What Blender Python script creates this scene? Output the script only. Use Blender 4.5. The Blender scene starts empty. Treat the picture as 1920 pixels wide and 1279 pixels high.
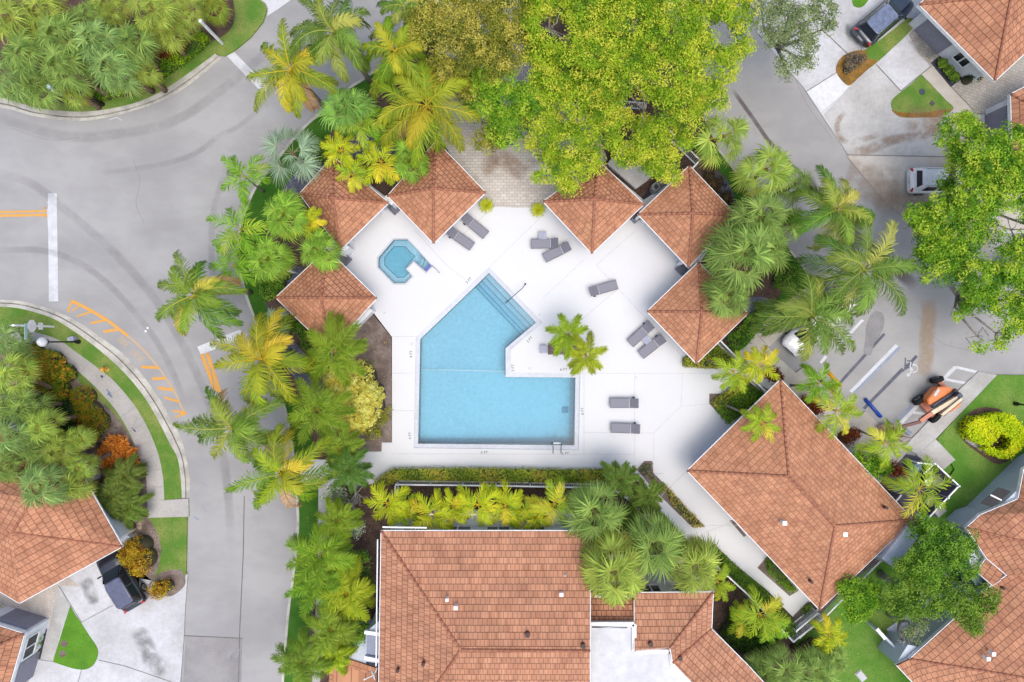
import bpy, bmesh, math, random
import numpy as np
from mathutils import Vector, Matrix
from mathutils.geometry import tessellate_polygon
R = math.radians
scene = bpy.context.scene
COL = scene.collection
# ---------------------------------------------------------------- camera
H = 51.2            # drone height, metres
S = 0.04            # ground metres per photo pixel
CX, CY = 960.0, 639.5
cam_d = bpy.data.cameras.new("camera"); cam = bpy.data.objects.new("camera", cam_d); COL.objects.link(cam)
cam.location = (0, 0, H); cam.rotation_euler = (0, 0, 0)
cam_d.sensor_width = 36; cam_d.lens = 24; cam_d.clip_start = 0.5; cam_d.clip_end = 2000
scene.camera = cam
# ---------------------------------------------------------------- sky and sun (bright overcast)
SUN_EL, SUN_AZ = 74, 152      # azimuth clockwise from +Y
world = bpy.data.worlds.new("World"); scene.world = world; world.use_nodes = True
wn = world.node_tree.nodes; wl = world.node_tree.links
sky = wn.new("ShaderNodeTexSky"); sky.sky_type = 'NISHITA'; sky.sun_disc = False
sky.sun_elevation = R(SUN_EL); sky.sun_rotation = R(SUN_AZ); sky.dust_density = 4.5; sky.ozone_density = 1.0
bg = wn["Background"]; bg.inputs[1].default_value = 0.15
wl.new(sky.outputs[0], bg.inputs[0])
sun_d = bpy.data.lights.new("sun", 'SUN'); sun_d.energy = 0.65; sun_d.angle = R(55); sun_d.color = (0.95, 0.98, 0.84)
sun = bpy.data.objects.new("sun", sun_d); COL.objects.link(sun)
sdir = Vector((math.sin(R(SUN_AZ))*math.cos(R(SUN_EL)), math.cos(R(SUN_AZ))*math.cos(R(SUN_EL)), math.sin(R(SUN_EL))))
sun.rotation_euler = sdir.to_track_quat('Z', 'Y').to_euler()
vs = scene.view_settings
vs.view_transform = 'Standard'; vs.look = 'None'; vs.gamma = 1.0; vs.exposure = 0.70
scene.cycles.max_bounces = 6; scene.cycles.diffuse_bounces = 3; scene.cycles.transparent_max_bounces = 8

def P(px, py, h=0.0):
    """photo pixel -> the world point at height h that stands there"""
    k = (H-h)/H
    return Vector(((px-CX)*S*k, (CY-py)*S*k, h))
REG = dict(A=(0, 0), B=(480, 0), C=(960, 0), D=(1440, 0), E=(0, 430), F=(480, 430), G=(960, 430), M=(1440, 430),
           I=(0, 850), J=(480, 850), K=(960, 850), L=(1440, 850))
def z(c, *pts):
    ox, oy = REG[c]; s = 2.98 if c in 'IJKL' else 2.975
    return [(ox+a/s, oy+b/s) for a, b in pts]
# ---------------------------------------------------------------- materials
MATS = {}
def srgb(r, g, b):
    f = lambda c: (c/255/12.92) if c/255 <= 0.04045 else ((c/255+0.055)/1.055)**2.4
    return (f(r), f(g), f(b), 1)
GAIN = 1.5
def ph(r, g, b, k=1.0):
    """surface colour for something that shows as r,g,b in the photo (exposure taken out)"""
    c = srgb(r, g, b); return (min(.9, c[0]/GAIN*k), min(.9, c[1]/GAIN*k), min(.9, c[2]/GAIN*k), 1)
class NT:
    def __init__(s, name):
        s.m = bpy.data.materials.new(name); s.m.use_nodes = True
        s.t = s.m.node_tree; s.n = s.t.nodes; s.l = s.t.links
        s.b = s.n["Principled BSDF"]; s.out = s.n["Material Output"]
    def node(s, typ, **kw):
        nd = s.n.new(typ)
        for k, v in kw.items():
            if k == 'inp':
                for a, b in v.items(): nd.inputs[a].default_value = b
            else: setattr(nd, k, v)
        return nd
    def link(s, a, b): s.l.new(a, b)
    def noise(s, co, scale, detail=4, rough=.55, dist=0):
        nd = s.node('ShaderNodeTexNoise', inp={'Scale': scale, 'Detail': detail, 'Roughness': rough, 'Distortion': dist})
        s.link(co, nd.inputs['Vector']); return nd.outputs['Fac']
    def ramp(s, fac, stops, interp='LINEAR'):
        nd = s.node('ShaderNodeValToRGB'); cr = nd.color_ramp; cr.interpolation = interp
        while len(cr.elements) < len(stops): cr.elements.new(.5)
        for e, (p, c) in zip(cr.elements, stops): e.position = p; e.color = c if len(c) == 4 else (*c, 1)
        s.link(fac, nd.inputs[0]); return nd.outputs[0]
    def mix(s, fac, a, b, mode='MIX'):
        nd = s.node('ShaderNodeMix', data_type='RGBA', blend_type=mode)
        for i, v in ((0, fac), (6, a), (7, b)):
            if hasattr(v, 'is_output') or hasattr(v, 'links'): s.link(v, nd.inputs[i])
            else: nd.inputs[i].default_value = v
        return nd.outputs[2]
    def math(s, op, a, b=0.0, clamp=False):
        nd = s.node('ShaderNodeMath', operation=op, use_clamp=clamp)
        for i, v in ((0, a), (1, b)):
            if hasattr(v, 'links'): s.link(v, nd.inputs[i])
            else: nd.inputs[i].default_value = v
        return nd.outputs[0]
    def bump(s, h, strength, dist=0.02):
        nd = s.node('ShaderNodeBump', inp={'Strength': strength, 'Distance': dist}); s.link(h, nd.inputs['Height'])
        s.link(nd.outputs[0], s.b.inputs['Normal'])
def surf(name, c1, c2=None, c3=None, scale=1.0, fine=12, rough=.85, bump=.3, spec=.3, metal=0, warp=(1, 1, 1), s1=.4, s2=.62, amp=.11):
    """two-scale mottled surface in object space"""
    if name in MATS: return MATS[name]
    m = NT(name); tc = m.node('ShaderNodeTexCoord'); mp = m.node('ShaderNodeMapping'); mp.inputs['Scale'].default_value = warp
    m.link(tc.outputs['Object'], mp.inputs[0]); co = mp.outputs[0]
    c2 = c2 or tuple(x*.85 for x in c1[:3])+(1,)
    n1 = m.noise(co, scale, 5, .6); base = m.ramp(n1, [(s1, c1), (s2, c2)])
    n2 = m.noise(co, fine, 3, .65)
    if c3: base = m.mix(m.ramp(n2, [(.52, (0, 0, 0, 1)), (.66, (1, 1, 1, 1))]), base, c3)
    else: base = m.mix(1.0, base, m.ramp(n2, [(.3, (1-amp, 1-amp, 1-amp, 1)), (.7, (1+amp*.6, 1+amp*.6, 1+amp*.6, 1))]), 'MULTIPLY')
    m.link(base, m.b.inputs['Base Color'])
    m.b.inputs['Roughness'].default_value = rough; m.b.inputs['Specular IOR Level'].default_value = spec; m.b.inputs['Metallic'].default_value = metal
    if bump: m.bump(n2, bump)
    MATS[name] = m.m; return m.m
def plain(name, c, rough=.5, spec=.4, metal=0, coat=0, var=.06):
    if name in MATS: return MATS[name]
    m = NT(name); tc = m.node('ShaderNodeTexCoord'); n = m.noise(tc.outputs['Object'], 3.0, 4)
    lo = tuple(x*(1-var*2) for x in c[:3])+(1,); hi = tuple(min(1, x*(1+var)) for x in c[:3])+(1,)
    m.link(m.ramp(n, [(.35, lo), (.65, hi)]), m.b.inputs['Base Color'])
    m.b.inputs['Roughness'].default_value = rough; m.b.inputs['Specular IOR Level'].default_value = spec
    m.b.inputs['Metallic'].default_value = metal; m.b.inputs['Coat Weight'].default_value = coat
    MATS[name] = m.m; return m.m
def foliage_mat(name, trans=.35, rough=.6):
    if name in MATS: return MATS[name]
    m = NT(name); at = m.node('ShaderNodeAttribute', attribute_name='Col')
    m.link(at.outputs['Color'], m.b.inputs['Base Color']); m.b.inputs['Roughness'].default_value = rough
    m.b.inputs['Specular IOR Level'].default_value = .25
    tr = m.node('ShaderNodeBsdfTranslucent'); m.link(at.outputs['Color'], tr.inputs[0])
    mx = m.node('ShaderNodeMixShader'); mx.inputs[0].default_value = trans
    m.link(m.b.outputs[0], mx.inputs[1]); m.link(tr.outputs[0], mx.inputs[2]); m.link(mx.outputs[0], m.out.inputs[0])
    MATS[name] = m.m; return m.m
FOL = foliage_mat('foliage'); 
def tile_mat(name, c1, c2, gap, w=.30, hgt=.40, gw=.035, stain=.25, lap_dark=.35):
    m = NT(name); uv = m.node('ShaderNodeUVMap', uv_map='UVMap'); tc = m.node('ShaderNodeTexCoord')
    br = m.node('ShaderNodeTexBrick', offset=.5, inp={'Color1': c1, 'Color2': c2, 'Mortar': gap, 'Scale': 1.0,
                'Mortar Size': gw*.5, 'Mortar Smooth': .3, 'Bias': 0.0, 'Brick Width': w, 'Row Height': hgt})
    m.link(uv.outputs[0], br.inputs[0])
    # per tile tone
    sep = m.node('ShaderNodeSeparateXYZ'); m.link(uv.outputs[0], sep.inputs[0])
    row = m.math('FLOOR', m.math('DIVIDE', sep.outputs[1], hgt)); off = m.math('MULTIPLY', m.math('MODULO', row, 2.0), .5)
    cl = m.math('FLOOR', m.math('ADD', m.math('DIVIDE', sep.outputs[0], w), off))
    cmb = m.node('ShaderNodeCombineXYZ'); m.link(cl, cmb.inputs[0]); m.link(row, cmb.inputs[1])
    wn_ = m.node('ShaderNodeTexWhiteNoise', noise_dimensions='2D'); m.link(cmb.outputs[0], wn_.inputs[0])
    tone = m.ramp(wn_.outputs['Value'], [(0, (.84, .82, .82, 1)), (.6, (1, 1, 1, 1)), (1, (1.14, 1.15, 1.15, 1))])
    # each course darkens toward its lap: dirt, plus shade painted for pavilion slopes
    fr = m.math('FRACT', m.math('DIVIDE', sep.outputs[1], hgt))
    lap = m.ramp(fr, [(0, (1, 1, 1, 1)), (.80, (1, 1, 1, 1)), (1, (1-lap_dark, 1-lap_dark, 1-lap_dark, 1))])
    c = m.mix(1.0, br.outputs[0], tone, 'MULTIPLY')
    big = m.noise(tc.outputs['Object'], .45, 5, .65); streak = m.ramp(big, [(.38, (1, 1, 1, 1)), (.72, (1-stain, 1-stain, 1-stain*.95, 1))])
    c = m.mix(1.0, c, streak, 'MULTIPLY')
    lap_fac = m.ramp(m.noise(tc.outputs['Object'], .9, 4, .6), [(.35, (.35, .35, .35, 1)), (.65, (1, 1, 1, 1))])
    c = m.mix(lap_fac, c, m.mix(1.0, c, lap, 'MULTIPLY'))
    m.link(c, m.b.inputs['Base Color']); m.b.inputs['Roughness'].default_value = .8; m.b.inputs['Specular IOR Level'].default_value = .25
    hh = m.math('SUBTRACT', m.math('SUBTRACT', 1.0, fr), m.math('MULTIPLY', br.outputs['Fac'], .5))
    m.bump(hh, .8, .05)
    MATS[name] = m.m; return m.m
TILE = tile_mat('roof_tile', ph(210, 153, 118, 1.14), ph(198, 138, 106, 1.14), ph(172, 122, 96), w=.30, hgt=.35, gw=.024, lap_dark=.16, stain=.14)
TILE_SHADE_STAIN = tile_mat('roof_tile_shaded_stained', ph(208, 150, 117, 1.1), ph(194, 134, 104, 1.1), ph(126, 84, 70), w=.33, hgt=.37, gw=.04, lap_dark=.42, stain=.3)  # darker laps paint shade on pavilion faces; on link_roof they are stain
TILE_E = tile_mat('roof_tile_broad', ph(210, 152, 118, 1.1), ph(198, 138, 107, 1.1), ph(150, 102, 82), w=.36, hgt=.46, gw=.035, lap_dark=.26, stain=.2)
CAP = surf('ridge_tile', ph(198, 136, 108), ph(180, 118, 94), scale=.8, fine=6, bump=.2)
def stain_mat(name, col, k=.6, scale=1.5, along=.3, lo=.35, hi=.62):
    if name in MATS: return MATS[name]
    m = NT(name); uv = m.node('ShaderNodeUVMap', uv_map='UVMap'); sep = m.node('ShaderNodeSeparateXYZ'); m.link(uv.outputs[0], sep.inputs[0])
    tc = m.node('ShaderNodeTexCoord')
    n = m.ramp(m.noise(tc.outputs['Object'], scale, 5, .65), [(lo, (0, 0, 0, 1)), (hi, (1, 1, 1, 1))])
    e = m.math('SUBTRACT', 1.0, m.math('ABSOLUTE', sep.outputs[1]), True)      # soft edges across
    ed = m.math('SMOOTH_MIN', m.math('MULTIPLY', e, 2.0), 1.0)
    ex = m.math('SMOOTH_MIN', m.math('MULTIPLY', m.math('SUBTRACT', 1.0, m.math('ABSOLUTE', sep.outputs[0]), True), 4.0), 1.0)
    a = m.math('MULTIPLY', m.math('MULTIPLY', m.math('MULTIPLY', ed, ex, True), n, True), k, True)
    m.b.inputs['Base Color'].default_value = col; m.b.inputs['Roughness'].default_value = .9
    tr = m.node('ShaderNodeBsdfTransparent'); mx = m.node('ShaderNodeMixShader')
    m.link(a, mx.inputs[0]); m.link(tr.outputs[0], mx.inputs[1]); m.link(m.b.outputs[0], mx.inputs[2]); m.link(mx.outputs[0], m.out.inputs[0])
    MATS[name] = m.m; return m.m
# palette of solid materials
ASPH = surf('asphalt', ph(191, 190, 190), ph(174, 173, 174), scale=.16, fine=26, bump=.25, amp=.10, warp=(1, 1.6, 1))
ASPH2 = surf('asphalt_worn', ph(178, 175, 176), ph(150, 147, 148), scale=.2, fine=9, bump=.25)
CONC = surf('concrete', ph(218, 217, 216), ph(192, 190, 186), scale=.3, fine=5, bump=.15)
CONC_B = surf('concrete_bright', ph(232, 233, 238), ph(206, 206, 208), scale=.22, fine=4, bump=.1)
CONC_W = surf('concrete_warm', ph(224, 218, 210), ph(198, 188, 176), scale=.25, fine=4, bump=.1)
KERB = surf('kerb_concrete', ph(226, 222, 212), ph(190, 186, 178), scale=.8, fine=5, bump=.15)
WALK = surf('walk_concrete', ph(208, 204, 200), ph(190, 186, 182), scale=.35, fine=6, bump=.15)
DECK = surf('deck_coating', ph(247, 248, 251), ph(243, 244, 248), scale=.12, fine=3, rough=.6, bump=.03, amp=.012)
JOINT = plain('joint', ph(128, 124, 120), .9)
JOINTL = plain('deck_joint', ph(224, 224, 231), .9)
LAWN = surf('lawn', ph(98, 140, 52, 1.1), ph(146, 158, 84, 1.1), ph(84, 122, 42, 1.1), scale=.45, fine=14, rough=.95, bump=.5)
LAWN_D = surf('lawn_deep', ph(92, 142, 46, 1.12), ph(130, 160, 74, 1.12), ph(76, 120, 38, 1.12), scale=.32, fine=14, rough=.95, bump=.5)
LAWN_P = surf('lawn_bright', ph(104, 158, 44, 1.1), ph(90, 142, 40, 1.1), ph(78, 126, 30, 1.1), scale=.7, fine=14, rough=.95, bump=.5)
TURF = surf('turf', ph(58, 108, 24, 1.1), ph(74, 122, 36, 1.1), scale=.7, fine=18, rough=.95, bump=.4)
DEADLAWN = surf('dry_grass', ph(176, 128, 56), ph(140, 110, 50), ph(110, 86, 50), scale=1.5, fine=9, bump=.8)
SOIL = surf('mulch', ph(112, 88, 78), ph(84, 64, 58), ph(140, 122, 108), scale=1.2, fine=16, rough=.95, bump=.8)
SOILG = surf('sandy_mulch', ph(160, 146, 138), ph(124, 108, 100), ph(104, 86, 78), scale=1.0, fine=12, rough=.95, bump=.7)
GRAVEL = surf('blue_gravel', ph(116, 120, 138), ph(88, 92, 110), ph(160, 164, 182), scale=1.4, fine=22, rough=.9, bump=.9)
DKGRAV = surf('dark_gravel', ph(74, 72, 84), ph(60, 58, 70), ph(100, 98, 110), scale=1.4, fine=22, bump=.9)
PAINTW = surf('white_road_paint', ph(240, 242, 248), ph(222, 224, 230), scale=1.2, fine=8, bump=.05)
PAINTY = surf('yellow_road_paint', ph(252, 180, 72), ph(240, 180, 100), ph(226, 190, 140), scale=2.5, fine=9, bump=.05)
PAINTYF = surf('faded_yellow_road_paint', ph(228, 188, 140), ph(214, 190, 160), ph(200, 192, 184), scale=2.5, fine=9, bump=.05)
PAINTK = surf('blacked_out_paint', ph(104, 106, 122), ph(120, 122, 136), scale=2, fine=8, bump=.1)
PAINTB = surf('pale_blue_paint', ph(160, 170, 196), ph(176, 182, 200), scale=2, fine=8, bump=.05)
WALL = surf('grey_stucco', (.70, .72, .76, 1), (.64, .66, .71, 1), scale=.6, fine=10, bump=.15)
WALLB = surf('blue_grey_stucco', (.52, .57, .65, 1), (.47, .52, .60, 1), scale=.6, fine=10, bump=.15)
WHITE = plain('white_paint', (.80, .80, .82, 1), .45)
WHITEM = plain('white_metal', (.78, .79, .81, 1), .35)
FLATR = surf('white_membrane', ph(244, 245, 250), ph(232, 233, 238), scale=.4, fine=2, bump=.03)
GDOOR = surf('garage_door', (.25, .245, .30, 1), (.22, .215, .27, 1), scale=.6, fine=4, bump=.05)
DARK = plain('dark', (.02, .02, .025, 1), .5)
GLASS = plain('window_glass', (.012, .018, .028, 1), .12, .35)
GREYW = plain('grey_wicker', ph(140, 142, 158), .6)
STEEL = plain('steel', (.35, .36, .38, 1), .3, .5, .9)
STEELD = plain('dark_steel', (.05, .06, .09, 1), .35, .5, .3)
def brick_ground(name, c1, c2, mort, w, h, rot=0.0):
    m = NT(name); tc = m.node('ShaderNodeTexCoord'); mp = m.node('ShaderNodeMapping'); mp.inputs['Rotation'].default_value = (0, 0, rot)
    m.link(tc.outputs['Object'], mp.inputs[0])
    br = m.node('ShaderNodeTexBrick', offset=.5, inp={'Color1': c1, 'Color2': c2, 'Mortar': mort, 'Scale': 1.0, 'Mortar Size': .012, 'Brick Width': w, 'Row Height': h})
    m.link(mp.outputs[0], br.inputs[0])
    n = m.noise(tc.outputs['Object'], .5, 5, .7)
    c = m.mix(1.0, br.outputs[0], m.ramp(n, [(.35, (1.05, 1.05, 1.05, 1)), (.7, (.82, .79, .76, 1))]), 'MULTIPLY')
    m.link(c, m.b.inputs['Base Color']); m.b.inputs['Roughness'].default_value = .85
    m.bump(br.outputs['Fac'], -.4, .02); MATS[name] = m.m; return m.m
PAVER = brick_ground('pavers', ph(226, 221, 214, 1.15), ph(208, 200, 194, 1.15), ph(170, 162, 156), .42, .22)
PAVER2 = brick_ground('pavers_small', ph(216, 208, 198, 1.2), ph(200, 190, 180, 1.2), ph(166, 156, 148), .30, .15, .7)
PAVER3 = brick_ground('exposed_pavers', ph(200, 196, 188, 1.1), ph(184, 178, 170, 1.1), ph(160, 154, 146), .22, .22, .3)

# ---------------------------------------------------------------- objects and mesh builders
def tag(o, label=None, cat=None, group=None, kind=None):
    if label: o['label'] = label
    if cat: o['category'] = cat
    if group: o['group'] = group
    if kind: o['kind'] = kind
    return o
def thing(name, label, cat, loc=(0, 0, 0), rotz=0.0, group=None):
    o = bpy.data.objects.new(name, None); COL.objects.link(o); o.empty_display_size = .2
    o.location = loc; o.rotation_euler = (0, 0, rotz); return tag(o, label, cat, group)
def root_loc(o):
    while o.parent: o = o.parent
    return Vector(o.location)
def link_mesh(name, me, mats, parent=None):
    o = bpy.data.objects.new(name, me); COL.objects.link(o)
    for m in (mats if isinstance(mats, (list, tuple)) else [mats]): me.materials.append(m)
    if parent: o.parent = parent
    return o
class MB:
    def __init__(s): s.v = []; s.f = []; s.uv = {}; s.mi = {}; s.sm = set(); s.cur = 0; s.smooth = False
    def add(s, vs, fs, uvs=None):
        b = len(s.v); s.v += [tuple(x) for x in vs]
        for i, f in enumerate(fs):
            k = len(s.f); s.f.append([b+j for j in f]); s.mi[k] = s.cur
            if s.smooth: s.sm.add(k)
            if uvs: s.uv[k] = uvs[i]
    def box(s, c, d, rz=0.0, ax=None):
        x, y, zz = d[0]/2, d[1]/2, d[2]/2
        vs = [Vector((a*x, b*y, e*zz)) for e in (-1, 1) for a, b in ((-1, -1), (1, -1), (1, 1), (-1, 1))]
        M = Matrix.Rotation(rz, 3, 'Z') if ax is None else ax
        s.add([M @ v+Vector(c) for v in vs], [(3, 2, 1, 0), (4, 5, 6, 7), (0, 1, 5, 4), (1, 2, 6, 5), (2, 3, 7, 6), (3, 0, 4, 7)])
    def beam(s, a, b, w, h, up=(0, 0, 1)):
        a, b = Vector(a), Vector(b); d = (b-a); L = d.length; d.normalize(); up = Vector(up)
        if abs(d.dot(up)) > .98: up = Vector((0, 1, 0))
        y = up.cross(d).normalized(); zc = d.cross(y)
        s.box((a+b)/2, (L, w, h), ax=Matrix((d, y, zc)).transposed())
    def tube(s, pts, rad, n=8, cap=True):
        pts = [Vector(p) for p in pts]; rad = rad if isinstance(rad, (list, tuple)) else [rad]*len(pts)
        rings = []; sm = s.smooth; s.smooth = True; pd = None
        vs = []
        for i, p in enumerate(pts):
            d = (pts[min(i+1, len(pts)-1)]-pts[max(i-1, 0)]).normalized()
            ref = Vector((1, 0, 0)) if abs(d.z) > .9 else Vector((0, 0, 1))
            if pd is not None: ref = pd
            y = d.cross(ref).normalized(); x = y.cross(d).normalized(); pd = x
            vs += [p+(x*math.cos(2*math.pi*k/n)+y*math.sin(2*math.pi*k/n))*rad[i] for k in range(n)]
        fs = [(i*n+k, i*n+(k+1) % n, (i+1)*n+(k+1) % n, (i+1)*n+k) for i in range(len(pts)-1) for k in range(n)]
        if cap: fs += [tuple(range(n))[::-1], tuple((len(pts)-1)*n+k for k in range(n))]
        s.add(vs, [f[::-1] for f in fs]); s.smooth = sm
    def lathe(s, c, prof, n=16, M=None):
        c = Vector(c); M = M or Matrix.Identity(3); vs = []
        for r, h in prof: vs += [M @ Vector((r*math.cos(2*math.pi*k/n), r*math.sin(2*math.pi*k/n), h))+c for k in range(n)]
        m = len(prof)
        fs = [(i*n+k, i*n+(k+1) % n, (i+1)*n+(k+1) % n, (i+1)*n+k) for i in range(m-1) for k in range(n)]
        sm = s.smooth; s.smooth = True; s.add(vs, fs); s.smooth = False
        s.add(vs[:n], [tuple(range(n))[::-1]]); s.add(vs[-n:], [tuple(range(n))]); s.smooth = sm
    def prism(s, poly, z0, z1, holes=()):
        """vertical prism over world xy polygon with optional holes"""
        loops = [[Vector((p[0], p[1], 0)) for p in poly]]+[[Vector((p[0], p[1], 0)) for p in h] for h in holes]
        tris = tessellate_polygon(loops); flat = [p for l in loops for p in l]
        def orient(t):
            a, b, c = (flat[i] for i in t); return t if (b-a).cross(c-a).z > 0 else t[::-1]
        tris = [orient(tuple(t)) for t in tris]
        s.add([(p.x, p.y, z1) for p in flat], tris)
        if z0 is not None:
            s.add([(p.x, p.y, z0) for p in flat], [t[::-1] for t in tris])
            for li, l in enumerate(loops):
                area = sum(l[i].x*l[(i+1) % len(l)].y-l[(i+1) % len(l)].x*l[i].y for i in range(len(l)))
                ccw = (area > 0) == (li == 0)
                for i in range(len(l)):
                    a, b = (l[i], l[(i+1) % len(l)]) if ccw else (l[(i+1) % len(l)], l[i])
                    s.add([(a.x, a.y, z0), (b.x, b.y, z0), (b.x, b.y, z1), (a.x, a.y, z1)], [(0, 1, 2, 3)])
    def build(s, name, mats, parent=None, absolute=True):
        off = root_loc(parent) if (parent and absolute) else Vector((0, 0, 0))
        me = bpy.data.meshes.new(name); me.from_pydata([(v[0]-off.x, v[1]-off.y, v[2]-off.z) for v in s.v], [], s.f)
        if s.uv:
            ul = me.uv_layers.new(name='UVMap')
            for pi, p in enumerate(me.polygons):
                if pi in s.uv:
                    for li, q in zip(p.loop_indices, s.uv[pi]): ul.data[li].uv = q
        me.update()
        for k, p in enumerate(me.polygons):
            p.material_index = s.mi[k]
            p.use_smooth = k in s.sm
        return link_mesh(name, me, mats, parent)
ZC = [0.0]
def inset(poly, d):
    """poly: world xy list (any winding); positive d shrinks"""
    n = len(poly); ar = sum(poly[i][0]*poly[(i+1) % n][1]-poly[(i+1) % n][0]*poly[i][1] for i in range(n))
    sg = 1 if ar > 0 else -1; out = []
    for i in range(n):
        p0, p1, p2 = (Vector((poly[(i+j-1) % n][0], poly[(i+j-1) % n][1])) for j in range(3))
        e1 = (p1-p0).normalized(); e2 = (p2-p1).normalized()
        n1 = Vector((-e1.y, e1.x))*sg; n2 = Vector((-e2.y, e2.x))*sg
        bis = n1+n2; k = d/max(.35, (1+n1.dot(n2))) ; out.append(tuple(p1+bis*k))
    return out
def W(pts, h=0.0): return [tuple(P(a, b, h)[:2]) for a, b in pts]
def sheet(name, polys, zz, m, kind='structure', th=None, holes=(), label=None, parent=None):
    """flat area(s) traced on the photo, as one structure; th gives it side faces"""
    mb = MB()
    for p in polys: mb.prism(W(p, zz), None if th is None else zz-th, zz, [W(h, zz) for h in holes])
    o = mb.build(name, m, parent)
    if kind: o['kind'] = kind
    return o
def strips(name, lines, w, zz, m, kind='structure', uv=False, world=False, parent=None):
    mb = MB(); 
    for li, ln in enumerate(lines):
        ww = w[li] if isinstance(w, list) else w
        pts = [Vector((*p, 0)) for p in ln] if world else [Vector((*P(a, b, zz)[:2], 0)) for a, b in ln]
        L = 0; ring = []
        for i, p in enumerate(pts):
            d = (pts[min(i+1, len(pts)-1)]-pts[max(i-1, 0)]).normalized(); s = Vector((-d.y, d.x, 0))
            if 0 < i < len(pts)-1:
                d1 = (pts[i]-pts[i-1]).normalized(); c = max(.5, abs(d1.dot(d))); s = s/c
            if i: L += (p-pts[i-1]).length
            zl = zz+li*.0004
            ring.append((Vector((*(p+s*ww/2)[:2], zl)), Vector((*(p-s*ww/2)[:2], zl)), L))
        T = L or 1
        for a, b in zip(ring, ring[1:]):
            ua, ub = a[2]/T*2-1, b[2]/T*2-1
            mb.add([a[1], b[1], b[0], a[0]], [(0, 1, 2, 3)], [[(ua, -1), (ub, -1), (ub, 1), (ua, 1)]])
    o = mb.build(name, m, parent)
    if kind: o['kind'] = kind
    return o
def smooth_line(pts, n=6):
    """Catmull-Rom through points"""
    out = []; q = [Vector(p) for p in pts]; q = [q[0]*2-q[1]]+q+[q[-1]*2-q[-2]]
    for i in range(1, len(q)-2):
        for k in range(n):
            t = k/n; a, b, c, d = q[i-1:i+3]
            out.append(tuple(.5*((2*b)+(c-a)*t+(2*a-5*b+4*c-d)*t*t+(3*b-a-3*c+d)*t**3)))
    out.append(tuple(q[-2])); return out
# ================================================================ GROUND
POOL_O = [(917, 501), (1017, 605), (957, 656), (957, 698), (1088, 700), (1085, 844), (776, 840), (780, 632)]
SPA_O = z('F', (675, 155), (765, 50), (848, 50), (990, 205), (948, 248), (880, 185), (845, 220), (880, 262), (835, 308), (765, 308), (675, 215))
HOLE = [(960-262, 430), (960+262, 430), (960+262, 862), (960-262, 862)]     # well under the deck for the pool and spa shells
def hole_at(): return [tuple(Vector(((a-CX)*S, (CY-b)*S))) for a, b in HOLE]
mb = MB(); B = 300
mb.prism([(-B, -B), (B, -B), (B, B), (-B, B)], None, -0.06, [hole_at()]); g = mb.build('ground', LAWN_D); g['kind'] = 'structure'
# roads
sheet('road', [[(-500, -500), (900, -500), (800, 60), (640, 230), (560, 330), (520, 450), (560, 640), (620, 860), (640, 1800), (300, 1800), (-500, 1800)]], 0.0, ASPH, th=.05)
sheet('road', [[(1290, -500), (2600, -500), (2600, 720), (1860, 712), (1700, 880), (1560, 800), (1420, 640), (1330, 470), (1180, 60), (1230, -200)]], 0.0, ASPH, th=.05)
sheet('road_patch', [[(348, 1192), (454, 1196), (450, 1420), (338, 1420)]], .004, ASPH2)
strips('road_crack', [smooth_line([(20, 240), (90, 262), (150, 258)]), smooth_line([(250, 300), (262, 340), (255, 380), (270, 420)]), smooth_line([(395, 690), (402, 740), (398, 790)]), smooth_line([(1478, 110), (1510, 190), (1560, 260)]), smooth_line([(1720, 590), (1760, 640), (1830, 660)])], .025, .0085, plain('hairline', ph(150, 148, 150), .9))
strips('road_crack', [[(458, 930), (456, 1040), (449, 1192), (447, 1300)], [(346, 1192), (455, 1197)]], .07, .009, JOINT)
# tyre marks and damp stains lying on the asphalt
TM = stain_mat('tyre_mark', ph(162, 160, 162), .24, .35, lo=.3, hi=.6)
strips('tyre_marks', [smooth_line(z('A', (560, 965), (800, 935), (950, 905), (1100, 850), (1220, 760), (1340, 700), (1500, 560))),
                      smooth_line([(-20, 320), (60, 345), (130, 400), (210, 470), (290, 560), (350, 660), (400, 780), (425, 900), (435, 1050)]),
                      smooth_line([(-20, 470), (80, 470), (160, 500), (230, 560), (300, 650), (350, 760)]),
                      smooth_line([(430, 300), (400, 400), (400, 520), (430, 620)]),
                      smooth_line([(-20, 215), (120, 255), (230, 250), (330, 225), (420, 165), (520, 80)])], [.5, .8, .6, .6, .9], .012, TM)
strips('road_grime', [smooth_line(z('C', (1230, 500), (1330, 640), (1428, 780), (1500, 860), (1600, 960))), smooth_line([(1500, 320), (1560, 400), (1640, 470), (1720, 540)])], [.38, 1.1], .012, stain_mat('grime', ph(120, 108, 108), .7, .5, lo=.2, hi=.5))
strips('road_grime', [smooth_line(z('M', (885, 385), (900, 480), (885, 600), (885, 700), (860, 830)))], 1.3, .020, stain_mat('rust_run', ph(206, 176, 140), .5, .8, lo=.25, hi=.5))
DAMP = surf('damp_asphalt', ph(152, 150, 153), ph(168, 166, 169), scale=.9, fine=9)
sheet('damp_patch', [smooth_line(z('M', (600, 455), (640, 470), (648, 530), (620, 600), (590, 640), (575, 700), (535, 690), (545, 620), (550, 540), (575, 480), (600, 455)), 4)], .0225, DAMP)
sheet('damp_patch', [smooth_line(z('I', (1338, 1092), (1334, 1130), (1325, 1170), (1290, 1172), (1280, 1160), (1300, 1110), (1318, 1094), (1338, 1092)), 4)], .0125, DAMP)
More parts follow.
